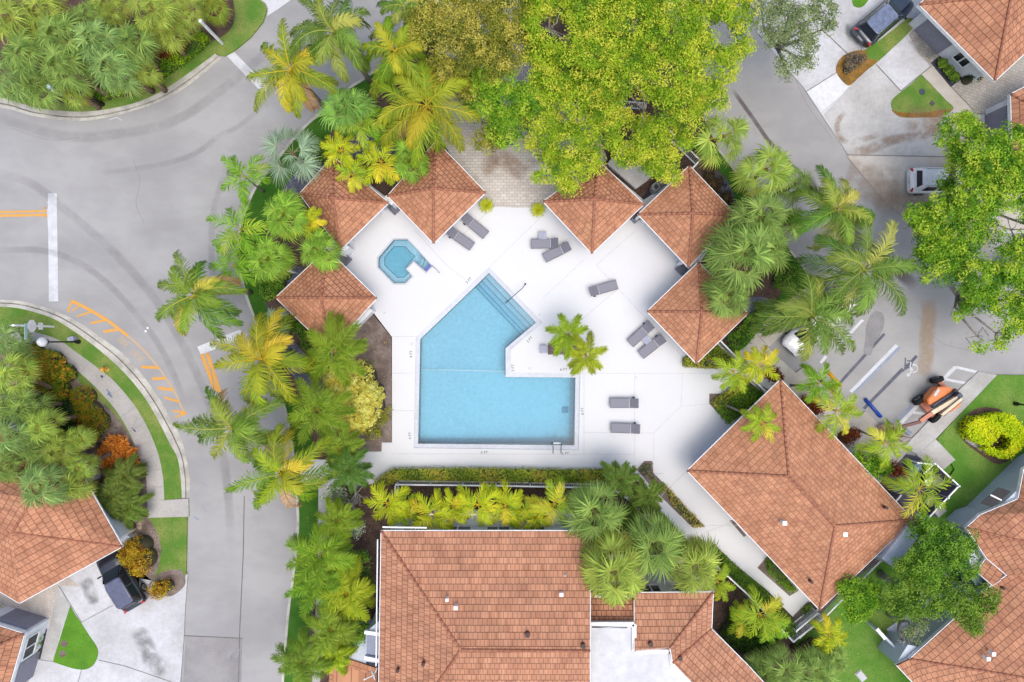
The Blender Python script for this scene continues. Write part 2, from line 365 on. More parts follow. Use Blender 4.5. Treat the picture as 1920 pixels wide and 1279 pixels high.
# ---- top left island
outer = z('A', (-300, 590), (0, 600), (200, 650), (420, 675), (600, 655), (800, 600), (950, 540), (1100, 440), (1232, 325))
inner = z('A', (-300, 535), (0, 545), (200, 600), (400, 622), (560, 615), (750, 575), (900, 510), (1050, 410), (1200, 300))
mid = [(a*.5+c*.5, b*.5+d*.5) for (a, b), (c, d) in zip(outer, inner)]
so, sm, si = smooth_line(outer), smooth_line(mid), smooth_line(inner)
sheet('gutter', [so+sm[::-1]], .012, KERB, th=.03)
sheet('kerb', [sm+si[::-1]], .14, KERB, th=.18)
strips('gutter_grime', [sm], .28, .018, stain_mat('grime_gutter', ph(120, 116, 112), .75, .9, lo=.3, hi=.6))
sheet('lawn', [si+[(412, 104), (421, 105), (437, 97), (470, 70), (494, 40), (500, 18), (496, 6), (486, -2), (486, -120), (-140, -120)]], .12, LAWN, th=.16)
sheet('planting_bed', [smooth_line(z('A', (-300, 490), (0, 505), (180, 560), (420, 575), (600, 560), (760, 520), (900, 440), (1040, 350), (1160, 250), (1270, 180), (1310, 100), (1300, 0)))+[(437, -120), (-140, -120)]], .128, SOIL)
sheet('pavement', [[(486, -120), (488, 0), (498, 6), (503, 16), (501, 30), (520, 18), (545, 0), (600, -80)]], .014, CONC_B, th=.03)
# ---- left curved walk, lawn and kerb
outer = [(-120, 555), (-40, 560), (0, 562), (34, 564), (67, 571), (111, 586), (151, 606), (188, 632), (229, 662), (266, 702), (296, 743), (323, 790), (340, 823), (350, 860), (356, 900), (355, 934)]
inner = [(-120, 568), (-40, 573), (0, 575), (34, 578), (67, 586), (101, 598), (134, 618), (168, 642), (208, 675), (245, 712), (276, 753), (299, 793), (319, 833), (333, 860), (339, 900), (341, 934)]
mid = [(a*.45+c*.55, b*.45+d*.55) for (a, b), (c, d) in zip(outer, inner)]
so, sm, si = smooth_line(outer), smooth_line(mid), smooth_line(inner)
sheet('gutter', [so+sm[::-1]], .012, KERB, th=.03)
sheet('kerb', [sm+si[::-1]], .14, KERB, th=.18)
strips('gutter_grime', [sm], .2, .018, stain_mat('grime_gutter', None))
wo = smooth_line([(-120, 612), (-40, 612), (7, 616), (37, 618), (74, 625), (111, 638), (141, 659), (182, 689), (215, 716), (249, 756), (272, 793), (289, 830), (299, 860), (306, 900), (308, 938)])
wi = smooth_line([(-120, 648), (-40, 643), (0, 641), (30, 645), (67, 655), (101, 665), (128, 682), (161, 709), (195, 743), (222, 776), (245, 817), (262, 860), (273, 890), (276, 937), (277, 971)])
sheet('lawn', [si+wo[::-1]], .12, LAWN, th=.14)
sheet('walk', [wo+[(353, 935), (354, 969), (277, 971)]+wi[::-1]], .124, WALK, th=.14)
js = []
for k in range(20, len(wo)-4, 5):
    a = Vector(wo[k]); b = min((Vector(p) for p in wi), key=lambda p: (p-a).length); js.append([tuple(a), tuple(b)])
js += [[(276, 937), (308, 938)]]
strips('walk_joints', js, .025, .129, plain('joint_light', ph(168, 164, 160), .9))
sheet('planting_bed', [wi+[(280, 971), (292, 990), (303, 1020), (300, 1060), (290, 1090), (240, 1080), (200, 1000), (150, 930), (-120, 930)]], .110, SOILG, th=.13)
sheet('lawn_strip', [smooth_line(z('E', (430, 790), (520, 860), (620, 980), (720, 1110), (770, 1240))) + smooth_line(z('E', (738, 1180), (680, 1080), (600, 990), (500, 910), (440, 850)))], .115, LAWN)
sheet('lawn', [[(279, 971), (351, 969), (349, 1077), (342, 1100), (300, 1112), (288, 1090), (298, 1060), (303, 1030), (296, 1000)]], .118, LAWN, th=.13)
sheet('planting_bed', [smooth_line([(289, 1088), (300, 1074), (325, 1068), (343, 1072), (346, 1098), (320, 1118), (292, 1112)])], .121, SOILG)
# ---- lower left drive
sheet('driveway', [[(352, 1075), (347, 1140), (345, 1190), (338, 1279), (334, 1460), (30, 1460), (50, 1300), (62, 1233), (98, 1100), (150, 1040), (228, 1040), (286, 1090), (310, 1116)]], .110, CONC_B, th=.13)
sheet('paving', [[(-60, 1060), (100, 1060), (150, 1100), (108, 1098), (98, 1160), (85, 1176), (60, 1180), (-60, 1170)]], .120, PAVER2)
sheet('walk', [z('I', (325, 735), (390, 850), (350, 960), (295, 1165), (220, 1150), (270, 985), (310, 820))], .126, CONC)
sheet('lawn', [smooth_line(z('I', (392, 850), (420, 900), (455, 950), (500, 1020), (540, 1080), (548, 1125), (525, 1180), (480, 1207), (420, 1205), (350, 1185), (294, 1165)))], .125, LAWN_P)
strips('drive_joints', [z('I', (325, 735), (455, 945), (630, 850)), z('I', (548, 1155), (700, 1190), (960, 1279)), z('I', (180, 1148), (300, 1165)), z('I', (455, 1210), (430, 1300))], .035, .131, JOINT)
strips('drive_stain', [smooth_line(z('I', (760, 980), (820, 1080), (850, 1160), (940, 1230))), smooth_line(z('I', (470, 700), (500, 760), (520, 850)))], [1.5, 1.2], .134, stain_mat('oil_stain', ph(150, 152, 150), .6, .9))
sheet('planter_bed', [z('I', (190, 985), (265, 980), (225, 1150), (175, 1145))], .135, DKGRAV)
# ---- pool compound
west = [(780, -60), (740, 90), (695, 138), (655, 165), (608, 205), (564, 245), (517, 302), (480, 350), (458, 400), (448, 440), (445, 490), (455, 530), (464, 561), (482, 610), (500, 665), (517, 726), (534, 766), (544, 817), (552, 870), (557, 930), (558, 1001), (549, 1085), (540, 1152), (530, 1279), (525, 1460)]
ws = smooth_line(west)
east = [(1230, -60), (1290, 160), (1347, 279), (1414, 370), (1482, 470), (1512, 515), (1512, 540), (1444, 600), (1440, 652), (1492, 699), (1520, 690), (1612, 780), (1640, 800), (1700, 860), (1760, 990), (1760, 1460)]
mb = MB(); mb.prism(W(ws+east[::-1], .09), -.04, .09, [hole_at()]); o = mb.build('planting_ground', SOIL); o['kind'] = 'structure'
strips('kerb', [ws], .2, .135, KERB)
strips('kerb', [[(1347, 279), (1380, 323), (1414, 370)], [(1482, 470), (1511, 507)]], .16, .135, KERB)
off = [(a+w_, b+1) for (a, b), w_ in zip(ws, np.interp(range(len(ws)), [0, 20, 26, 60, 70, 84, 100, 130, len(ws)], [45, 45, 60, 44, 34, 22, 40, 42, 45]))]
sheet('lawn', [ws+off[::-1]], .12, TURF, th=.03)
sheet('gravel_bed', [smooth_line([(572, 262), (520, 318), (498, 356), (520, 380), (562, 362), (640, 290)])], .112, GRAVEL)
sheet('gravel_bed', [[(480, 560), (497, 566), (520, 600), (560, 650), (600, 700), (640, 770), (610, 790), (560, 720), (500, 640)], [(520, 500), (570, 500), (545, 540), (505, 560), (495, 530)], [(655, 250), (735, 240), (760, 290), (690, 300), (640, 290)]], .112, GRAVEL)
sheet('lawn', [smooth_line([(1278, 262), (1330, 270), (1347, 279), (1414, 370), (1482, 470), (1513, 512), (1513, 540), (1446, 600), (1400, 648), (1385, 660), (1372, 640), (1420, 600), (1465, 548), (1440, 500), (1400, 440), (1385, 410), (1370, 350), (1330, 300)])], .12, TURF)
sheet('gravel_bed', [smooth_line([(1330, 318), (1352, 326), (1374, 350), (1384, 390), (1376, 420), (1350, 380)]), smooth_line([(1330, 600), (1400, 560), (1440, 560), (1436, 580), (1390, 600), (1352, 642), (1336, 640)])], .112, GRAVEL)
sheet('walk', [[(1512, 537), (1440, 597), (1400, 648), (1382, 662), (1395, 704), (1460, 712), (1620, 900), (1650, 905), (1700, 850), (1655, 803), (1623, 771), (1612, 780), (1560, 735), (1505, 690), (1492, 699), (1440, 652), (1500, 598), (1516, 566)]], .124, CONC_W, th=.12)
strips('walk_joints', [[(1440, 597), (1464, 622)], [(1418, 625), (1442, 652)], [(1465, 672), (1440, 700)], [(1560, 735), (1530, 760)]], .03, .130, JOINT)
# deck
deck = [(700, 586), (735, 632), (735, 830), (716, 830), (715, 847), (684, 847), (655, 862), (575, 862), (562, 885), (562, 907), (655, 909), (690, 909), (711, 904), (733, 882), (1150, 880), (1190, 890), (1215, 935), (1228, 947),
        (1292, 1018), (1342, 1023), (1380, 1060), (1440, 1108), (1470, 1140), (1488, 1158), (1520, 1128), (1700, 960), (1500, 760), (1460, 720), (1430, 690), (1345, 691), (1280, 687), (1280, 672), (1320, 640), (1385, 590), (1310, 497), (1372, 400), (1293, 318), (1207, 375), (1130, 310), (1025, 390), (960, 389), (898, 386), (830, 290), (727, 372), (635, 300), (572, 362), (630, 440), (598, 480), (530, 558), (602, 640), (660, 612)]
dk = MB(); zz = .16
dk.prism(W(deck, zz), .06, zz, [W(POOL_O, zz), W(SPA_O, zz)])
o = dk.build('pool_deck', DECK); o['kind'] = 'structure'
sheet('driveway', [[(820, 60), (822, 250), (850, 300), (898, 387), (1025, 391), (1060, 340), (1140, 300), (1100, 200), (1010, 180), (960, -60), (780, -60)]], .13, PAVER, th=.05)
strips('drive_stain', [smooth_line([(900, 320), (940, 300), (990, 330)])], 1.6, .136, stain_mat('drive_rust', ph(190, 160, 140), .6, .8))
J = [[(1038, 384), (917, 501)], [(776, 430), (840, 500), (880, 530)], [(1190, 700), (1190, 866)], [(1082, 700), (1345, 700)], [(1280, 700), (1277, 762), (1330, 757)], [(1277, 762), (1226, 812), (1226, 866)], [(1095, 811), (1226, 812)],
     [(735, 631), (780, 631)], [(1118, 497), (1200, 585), (1300, 690)], [(1195, 430), (1118, 497)], [(1017, 560), (1095, 487)], [(735, 851), (1190, 852)], [(1095, 852), (1095, 700)], [(735, 700), (776, 700)], [(1160, 888), (1245, 888)], [(735, 770), (776, 770)],
     [(1320, 1000), (1380, 975), (1430, 1000)], [(1225, 945), (1290, 880)], [(850, 455), (930, 385)], [(1090, 600), (1160, 540)], [(1322, 985), (1400, 985)]]
strips('deck_joints', J, .035, .162, JOINTL)
sheet('planter_bed', [[(1027, 643), (1098, 643), (1098, 665), (1027, 665)], z('K', (697, 90), (740, 43), (785, 43), (790, 110), (880, 200), (960, 290), (1080, 410), (1010, 415), (900, 310), (780, 190)), z('K', (1215, 375), (1240, 375), (1310, 460), (1295, 468)),
                      [(1330, 738), (1372, 738), (1400, 708), (1450, 735), (1366, 795), (1330, 757)], [(1279, 671), (1345, 640), (1385, 672), (1345, 692), (1279, 687)], z('L', (-60, 640), (0, 570), (170, 770), (120, 798)), z('L', (145, 905), (225, 825), (290, 875), (170, 1040), (120, 960))], .168, SOILG, th=.02)
sheet('planting_bed', [z('F', (645, 465), (755, 600), (757, 1190), (703, 1190), (700, 1240), (560, 1240), (540, 900), (520, 560))], .102, SOILG)
sheet('patio', [[(1107, 1040), (1340, 1040), (1340, 1110), (1107, 1110)]], .12, CONC)
sheet('walk', [[(597, 910), (618, 906), (625, 1060), (600, 1279), (585, 1279), (596, 1060)]], .128, CONC)
# right side: grass, hatch kerb, service pads
sheet('walk', [z('M', (1175, 793), (1280, 813), (940, 1165), (845, 1262), (760, 1215), (1000, 960))+[]], .10, CONC, th=.12)
sheet('lawn', [[(1870, 703), (2300, 706), (2300, 1600), (1540, 1600), (1480, 1220), (1540, 1150), (1650, 1040), (1730, 980), (1790, 880), (1757, 823)]], .108, LAWN_D, th=.12)
sheet('service_pad', [z('M', (830, 1262), (935, 1170), (1045, 1285), (980, 1340), (900, 1310))], .117, CONC, th=.02)
sheet('service_pad', [[(1690, 850), (1722, 856), (1755, 868), (1800, 912), (1740, 975), (1700, 960), (1660, 900)]], .115, surf('dark_pad', ph(110, 108, 122), ph(96, 94, 106), scale=.5, fine=6))
sheet('service_pad', [z('L', (880, 80), (1060, 200), (870, 380), (820, 330), (960, 200), (880, 140))], .122, CONC)
sheet('planting_bed', [smooth_line([(1872, 766), (1840, 764), (1812, 778), (1802, 806), (1806, 826), (1830, 846), (1870, 870), (1905, 850), (1910, 800)])], .115, SOIL)
sheet('planting_bed', [smooth_line([(1652, 1052), (1610, 1080), (1570, 1110), (1545, 1145), (1490, 1210), (1530, 1279), (1470, 1300), (1400, 1180), (1480, 1170), (1560, 1080), (1640, 1020)])], .115, SOIL)
# white and yellow markings
def mark(name, polys, m, zz=.006): return sheet(name, polys, zz, m)
mark('stop_line', [z('E', (267, -200), (316, -200), (325, 402), (273, 402))+[]], PAINTW)
mark('stop_line', [z('A', (262, 1168), (314, 1168), (314, 1279), (268, 1279))], PAINTW, .0065)
mark('stop_line', [z('A', (1265, 312), (1302, 285), (1500, 490), (1465, 520))], PAINTW)
mark('stop_line', [z('E', (1100, 655), (1335, 560), (1380, 585), (1370, 600), (1120, 700))], PAINTW)
mark('lane_line', [z('A', (-300, 1182), (262, 1172), (262, 1184), (-300, 1194)), z('A', (-300, 1200), (262, 1192), (262, 1206), (-300, 1216))], PAINTY)
mark('lane_line', [z('E', (1116, 700), (1135, 692), (1212, 900), (1192, 905)), z('E', (1145, 692), (1165, 690), (1240, 915), (1218, 918))], PAINTY)
mark('lane_line', [[(440, 800), (445, 800), (452, 860), (447, 860)]], PAINTY)
hat = lambda *p: [(120+a/5.33, 550+b/5.33) for a, b in p]
edge = smooth_line(hat((70, 75), (190, 130), (300, 190), (430, 270), (560, 365), (720, 495), (860, 640), (950, 750), (1020, 850), (1090, 960), (1150, 1080), (1200, 1200)))
nh = int(len(edge)*.42)
strips('hatched_box', [edge[:nh], hat((75, 80), (40, 190)), hat((150, 130), (80, 175)), hat((290, 180), (130, 230)), hat((430, 265), (265, 300)), hat((550, 360), (395, 385)), hat((950, 745), (770, 735)), hat((1020, 848), (880, 855)), hat((1100, 965), (940, 945)), hat((1160, 1085), (1000, 1040)), hat((1220, 1190), (1090, 1175)), hat((1200, 1205), (1110, 1240))],
       [.24, .16, .12, .14, .18, .22, .22, .22, .24, .18, .16, .12], .006, PAINTY)
strips('hatched_box', [edge[nh-1:]], .14, .006, PAINTYF)
mark('hatched_box', [hat((1165, 1185), (1215, 1180), (1220, 1215), (1170, 1225))], PAINTY, .0125)
mark('bay_line', [z('M', (372, 664), (392, 664), (537, 508), (520, 502)), z('M', (287, 742), (302, 750), (332, 712), (318, 702)), z('M', (453, 903), (470, 912), (728, 652), (712, 640))], PAINTW)
mark('bay_line', [z('M', (470, 912), (482, 922), (742, 662), (728, 652))], PAINTB, .0065)
mark('blacked_line', [z('M', (396, 850), (410, 860), (656, 588), (644, 578)), z('M', (528, 996), (542, 1006), (760, 785), (745, 772)), z('M', (757, 772), (770, 785), (836, 712), (824, 700))], PAINTK)
hl = [z('M', (742, 1080), (1045, 768), (1168, 797), (860, 1118)), z('M', (968, 832), (1100, 858)), z('M', (792, 1020), (900, 1032)), z('M', (700, 1075), (800, 978), (830, 985))]
strips('hatched_bay', [hl[0][:2], hl[0][1:3], hl[0][2:], hl[1], hl[2]], [.28, .2, .2, .2, .2], .006, PAINTW)
mark('bay_line', [z('M', (700, 1075), (715, 1085), (840, 955), (826, 945))], PAINTB, .0085)
# wheelchair symbol (old black one under the new white one)
def sym(ox, oy, m, zz, sc=1.0):
    q = lambda *p: [(ox+a/32*sc, oy+b/32*sc) for a, b in p]
    arc = [(800+math.cos(t)*215, 540+math.sin(t)*225) for t in np.linspace(-2.1, 2.0, 18)]
    strips('wheelchair_symbol', [q(*arc), q((540, 170), (640, 210)), q((610, 180), (570, 440)), q((560, 440), (700, 660)), q((520, 570), (590, 660)), q((650, 710), (520, 890))], [.09]*2+[.09, .12, .09, .1], zz, m)
    mb = MB(); c = P(*q((440, 930))[0], zz); mb.prism([(c.x+.13*math.cos(k), c.y+.13*math.sin(k)) for k in np.linspace(0, 6, 10)], None, zz+.003); o = mb.build('wheelchair_symbol', m); o['kind'] = 'structure'
sym(1689, 674, PAINTW, .013)
sym(1680, 667, PAINTK, .008, .95)
def text(name, s, px, py, zz, size, rot, m, sx=1.0):
    c = bpy.data.curves.new(name, 'FONT'); c.body = s; c.size = size; c.align_x = 'CENTER'; c.align_y = 'CENTER'; c.extrude = 0
    o = bpy.data.objects.new(name, c); COL.objects.link(o)
    dg = bpy.context.evaluated_depsgraph_get(); me = bpy.data.meshes.new_from_object(o.evaluated_get(dg))
    bpy.data.objects.remove(o); ob = link_mesh(name, me, m); ob.location = P(px, py, zz); ob.rotation_euler = (0, 0, rot); ob.scale = (sx, 1, 1); return ob
for s, x, y, r_ in (('FIRE', 231, 642, -38), ('LANE', 257, 667, -42)):
    o = text('road_lettering', s, x, y, .007, .75, R(r_), PAINTYF, .62); o['kind'] = 'structure'
INK = plain('sign_ink', ph(70, 72, 86), .7)
for s, x, y, r_ in (('4 FT', 908, 849, 0), ('6 FT', 1060, 851, 0), ('3 FT', 879, 526, 46), ('4 FT', 771, 664, 90), ('4 FT', 769, 817, 90), ('3 FT', 962, 690, 90), ('3 FT', 993, 637, 46), ('6 FT', 1057, 693, 0), ('6 FT', 1092, 771, 90)):
    o = text('depth_marker', s, x, y, .164, .30, R(r_), INK); o['kind'] = 'structure'
# ---- north-east drives
sheet('driveway', [z('D', (-60, 180), (30, 290), (200, 490), (440, 850), (660, 1130), (900, 1300), (1700, 1300), (1700, -250), (0, -250))], .06, CONC_B, th=.08)
D3 = [z('D', (215, 510), (380, 405), (455, 475), (420, 522), (295, 625))]
sheet('drive_panel', D3, .070, surf('fresh_concrete', ph(248, 249, 253), ph(240, 241, 246), scale=.3, fine=3, bump=.04))
sheet('drive_panel', [z('D', (440, 868), (480, 920), (660, 1135), (900, 1290), (1700, 1290), (1700, 872))], .070, CONC_W)
sheet('drive_panel', [z('D', (310, 640), (440, 500), (600, 355), (740, 505), (690, 580), (720, 640), (1140, 640), (1310, 640), (1310, 800), (1000, 868), (445, 862))], .066, CONC)
sheet('walk', [z('D', (860, 412), (910, 362), (1030, 490), (1145, 615), (1130, 640), (1030, 605))], .074, CONC_W)
sheet('paving', [z('D', (1030, 490), (1080, 435), (1250, 380), (1450, 240), (1700, 240), (1700, 636), (1148, 636), (1145, 612))], .071, PAVER3)
sheet('paving', [z('D', (785, 195), (820, 150), (965, 305), (905, 365), (850, 310))], .078, PAVER3)
sheet('planter_bed', [z('D', (908, 350), (968, 305), (1085, 437), (1020, 487))], .086, DKGRAV, th=.02)
sheet('lawn', [smooth_line(z('D', (520, 290), (600, 240), (700, 165), (790, 100), (812, 150), (700, 265), (600, 355), (550, 385), (525, 350)))], .092, LAWN, th=.03)
sheet('dry_groundcover', [smooth_line(z('D', (545, 280), (480, 285), (410, 320), (380, 385), (405, 440), (452, 477), (500, 440), (560, 385), (610, 340), (560, 330)))], .098, DEADLAWN, th=.05)
sheet('lawn', [smooth_line(z('D', (856, 415), (920, 480), (985, 550), (1035, 605), (960, 640), (860, 645), (740, 642), (695, 610), (690, 565), (720, 530), (790, 475)))], .092, LAWN, th=.03)
sheet('lawn', [smooth_line(z('D', (470, -60), (475, 25), (520, 40), (560, 0), (570, -60)))], .092, LAWN_P, th=.03)
sheet('dry_edge', [smooth_line(z('D', (1035, 612), (960, 650), (860, 655), (740, 652), (690, 610), (730, 625), (860, 628), (980, 610)))], .096, DEADLAWN)
strips('drive_joints', [z('D', (330, 190), (445, 300)), z('D', (215, 510), (390, 400)), z('D', (605, 360), (742, 507), (920, 362)), z('D', (1020, 480), (1148, 616)), z('D', (445, 864), (1000, 874)), z('D', (1150, 636), (1310, 636)), z('D', (660, 870), (700, 740), (735, 640))[:0] or z('D', (1310, 560), (1305, 790)), z('D', (690, 145), (800, 60))], .045, .1, JOINT)
RUST = stain_mat('rust_stain', ph(182, 148, 120), .5, .7, lo=.38, hi=.6)
strips('drive_stain', [smooth_line(z('D', (430, 620), (385, 700), (430, 790), (560, 770), (640, 740))), smooth_line(z('D', (440, 850), (560, 835), (700, 780), (850, 760), (960, 690))), smooth_line(z('D', (760, 660), (900, 680), (1040, 700), (1300, 720))), smooth_line(z('D', (1230, 640), (1220, 700), (1230, 790)))], [.5, .9, 2.6, 2.2], .104, RUST)
strips('drive_stain', [smooth_line(z('D', (820, 180), (880, 260), (930, 320))), smooth_line(z('D', (470, 130), (460, 180), (520, 240)))], [1.8, .9], .11, stain_mat('oil_stain', None))
strips('drive_stain', [smooth_line([(1585, 330), (1640, 345), (1690, 350)]), smooth_line([(1640, 400), (1700, 380), (1760, 380)])], [3.2, 2.4], .114, stain_mat('brown_wash', ph(190, 168, 150), .6, .6))
# ---- pool and spa shells
def water_mat():
    m = NT('pool_water'); m.n.remove(m.b)
    fr = m.node('ShaderNodeFresnel', inp={'IOR': 1.33}); tr = m.node('ShaderNodeBsdfTransparent'); gl = m.node('ShaderNodeBsdfGlossy', inp={'Roughness': .03})
    tc = m.node('ShaderNodeTexCoord'); n = m.noise(tc.outputs['Object'], 3.5, 3); bp = m.node('ShaderNodeBump', inp={'Strength': .02, 'Distance': .01}); m.link(n, bp.inputs['Height'])
    m.link(bp.outputs[0], gl.inputs['Normal']); m.link(bp.outputs[0], fr.inputs['Normal'])
    mx = m.node('ShaderNodeMixShader'); m.link(fr.outputs[0], mx.inputs[0]); m.link(tr.outputs[0], mx.inputs[1]); m.link(gl.outputs[0], mx.inputs[2]); m.link(mx.outputs[0], m.out.inputs[0])
    ab = m.node('ShaderNodeVolumeAbsorption'); ab.inputs['Color'].default_value = (.16, .78, .94, 1); ab.inputs['Density'].default_value = .78; m.link(ab.outputs[0], m.out.inputs['Volume']); return m.m
WATER = water_mat()
PLAS = surf('pool_plaster', ph(172, 210, 231), ph(169, 207, 229), scale=.35, fine=4, bump=.03)
LEDGE = surf('pool_ledge', ph(222, 226, 234, 1.15), ph(214, 218, 228, 1.15), scale=.4, fine=5, bump=.05)
TILEB = plain('tile_line', ph(70, 120, 150), .2, .6)
def shell(name, label, cat, outer, inn, depth, top=.16, water=.055, ledge=.085):
    t = thing(name, label, cat, (*P(*outer[0])[:2], 0))
    O, I = W(outer, top), W(inn, ledge)
    mb = MB(); mb.prism(O, None, ledge, [I]); mb.build('ledge', LEDGE, t)
    mb = MB()
    for i in range(len(O)):
        a, b = O[i], O[(i+1) % len(O)]; mb.add([(*a, ledge-.01), (*b, ledge-.01), (*b, top-.004), (*a, top-.004)], [(0, 1, 2, 3), (3, 2, 1, 0)][:1])
    mb.build('coping_face', LEDGE, t)
    mb = MB(); fl = []
    for i in range(len(I)):
        a, b = I[i], I[(i+1) % len(I)]; da, db = depth(*a), depth(*b)
        mb.add([(*a, ledge), (*b, ledge), (*b, db), (*a, da)], [(0, 1, 2, 3)])
    tr = tessellate_polygon([[Vector((*p, 0)) for p in I]]); mb.add([(*p, depth(*p)) for p in I], [tuple(x) for x in tr])
    mb.build('plaster', PLAS, t)
    mb = MB()
    ii = inset(I, .012)
    for i in range(len(I)):
        a, b = ii[i], ii[(i+1) % len(I)]; mb.add([(*a, -.05), (*b, -.05), (*b, ledge-.005), (*a, ledge-.005)], [(0, 1, 2, 3)])
    mb.build('tile_line', TILEB, t)
    mb = MB(); ii = inset(I, .004)
    mb.prism(ii, None, water)
    n0 = len(ii)
    vs_ = [(*p, water) for p in ii]+[(*p, depth(*p)+.004) for p in ii]
    mb.add(vs_, [((i+1) % n0, i, i+n0, (i+1) % n0+n0) for i in range(n0)])
    mb.add([(*p, depth(*p)+.004) for p in ii], [tuple(x)[::-1] for x in tr])
    mb.build('water', WATER, t)
    return t, I
POOL_I = [(917, 512), (1005, 605), (948, 653), (948, 707), (1079, 708), (1077, 835), (784, 832), (788, 636)]
def pdepth(x, y):    # shallow at the steps, deepest at the far corner
    px = x/S+CX; py = CY-y/S
    return -.98-.58*((px-900)*.75+(py-640)*.55)/230
pool, PI_ = shell('swimming_pool', 'arrowhead shaped blue swimming pool set in the white deck', 'swimming pool', POOL_O, POOL_I, pdepth)
# steps parallel to the north-east side
a, b = Vector(PI_[0]), Vector(PI_[1]); d = (b-a).normalized(); nrm = Vector((-d.y, d.x)); 
if nrm.dot(Vector(PI_[7])-a) < 0: nrm = -nrm
for k, (w0, w1, h_) in enumerate(((0.0, .42, -.12), (.42, .80, -.30), (.80, 1.16, -.46), (1.16, 1.44, -.60))):
    mb = MB(); l0 = .02
    sl = (Vector(PI_[7])-a).normalized(); el = (Vector(PI_[2])-b).normalized()
    f = lambda w_: (a+sl*(w_/max(.2, sl.dot(nrm))), b+el*(w_/max(.2, el.dot(nrm))))
    p0, p1 = f(w0+.0); q0, q1 = f(w1)
    mb.prism([tuple(p0+d*l0), tuple(p1-d*l0), tuple(q1-d*l0), tuple(q0+d*l0)], -1.2, h_); mb.build('step', PLAS, pool)
    mb = MB(); mb.prism([tuple(q0+d*l0-nrm*.05), tuple(q1-d*l0-nrm*.05), tuple(q1-d*l0), tuple(q0+d*l0)], None, h_+.006); mb.build('step_edge', TILEB, pool)
mb = MB(); c = P(1059, 768, -1.6); mb.box((c.x, c.y, pdepth(c.x, c.y)+.03), (.5, .5, .03)); mb.build('drain', plain('drain_grey', ph(150, 186, 204), .6), pool)
mb = MB(); A_, B_ = P(789, 693, .085), P(946, 697, .085); mb.tube([A_, (A_+B_)/2+Vector((0, .02, 0)), B_], .025, 6); o = mb.build('float_rope', plain('rope_white', ph(225, 240, 248), .6)); tag(o, 'thin white rope stretched across the water of the large pool', 'rope')
# handrail and ladder
t = thing('pool_handrail', 'dark curved handrail over the entry steps of the large pool', 'handrail', (*P(985, 533)[:2], .16))
mb = MB(); mb.tube([P(985, 533, .16), P(985, 533, .8), P(980, 540, 1.0), P(965, 553, .95), P(950, 566, .55), P(948, 569, -.3)], .03, 6); mb.build('rail', STEELD, t)
mb = MB(); mb.lathe(P(985, 533, .165), [(.08, 0), (.08, .02)], 10); mb.build('flange', STEELD, t)
t = thing('pool_ladder', 'two-rail metal ladder at the bottom edge of the large pool', 'ladder', (*P(1044, 845)[:2], .16))
for x in (1037, 1052):
    mb = MB(); mb.tube([P(x, 850, .16), P(x, 850, .7), P(x, 845, .85), P(x, 833, .8), P(x, 831, .4), P(x, 831, -.7)], .03, 6); mb.build('rail', STEELD, t)
for zc in (-.1, -.4): mb = MB(); mb.beam(P(1037, 831, zc), P(1052, 831, zc), .1, .04); mb.build('rung', WHITEM, t)
SPA_I = z('F', (688, 160), (770, 58), (843, 58), (905, 118), (974, 205), (948, 230), (882, 172), (835, 220), (868, 262), (830, 299), (770, 299), (688, 212))
SPA_I = z('F', (683, 158), (769, 57), (845, 57), (905, 118), (980, 205), (950, 238), (880, 177), (836, 220), (870, 262), (832, 301), (769, 301), (683, 212))
spa, SI_ = shell('spa_pool', 'small eight-sided blue spa pool beside the brown pavilions', 'spa', SPA_O, SPA_I, lambda x, y: -.36)
DEEP = W(z('F', (718, 158), (770, 97), (832, 97), (866, 134), (888, 150), (862, 176), (836, 214), (858, 235), (825, 268), (788, 268), (718, 200)), -.34)
mb = MB(); mb.prism(DEEP, None, -.352); o = mb.build('well_floor', surf('spa_well', ph(150, 206, 226), ph(142, 198, 220), scale=.6, fine=4, bump=.02), spa)
mb = MB()
for i in range(len(DEEP)): mb.beam((*DEEP[i], -.345), (*DEEP[(i+1) % len(DEEP)], -.345), .05, .02)
mb.build('bench_edge', TILEB, spa)
for k, (x0, x1) in enumerate(((.1, .33), (.36, .62))):
    A1, A2, B1, B2 = (Vector(v) for v in W(z('F', (905, 135), (888, 185), (965, 195), (945, 228)), -.2))
    q = [tuple(A1.lerp(B1, x0)), tuple(A1.lerp(B1, x1)), tuple(A2.lerp(B2, x1)), tuple(A2.lerp(B2, x0))]
    mb = MB(); mb.prism(q, -.37, -.26+.1*k); mb.build('step', PLAS, spa)
q = W(z('F', (935, 226), (948, 246), (990, 204), (972, 184)), .05); q = W(z('F', (938, 222), (952, 238), (982, 206), (966, 190)), .03)
mb = MB(); mb.prism(q, -.37, .045); mb.build('tile_step', plain('cobalt_tile', ph(44, 84, 190), .25, .6), spa)
t = thing('spa_handrail', 'slim handrail at the steps of the small spa pool', 'handrail', (*P(822, 510)[:2], .16))
mb = MB(); mb.tube([P(823, 511, .16), P(823, 511, .75), P(819, 506, .85), P(812, 500, .5), P(808, 496, -.1)], .022, 6); mb.build('rail', STEEL, t)
mb = MB(); mb.lathe(P(823, 511, .165), [(.06, 0), (.06, .02)], 10); mb.build('flange', STEEL, t)
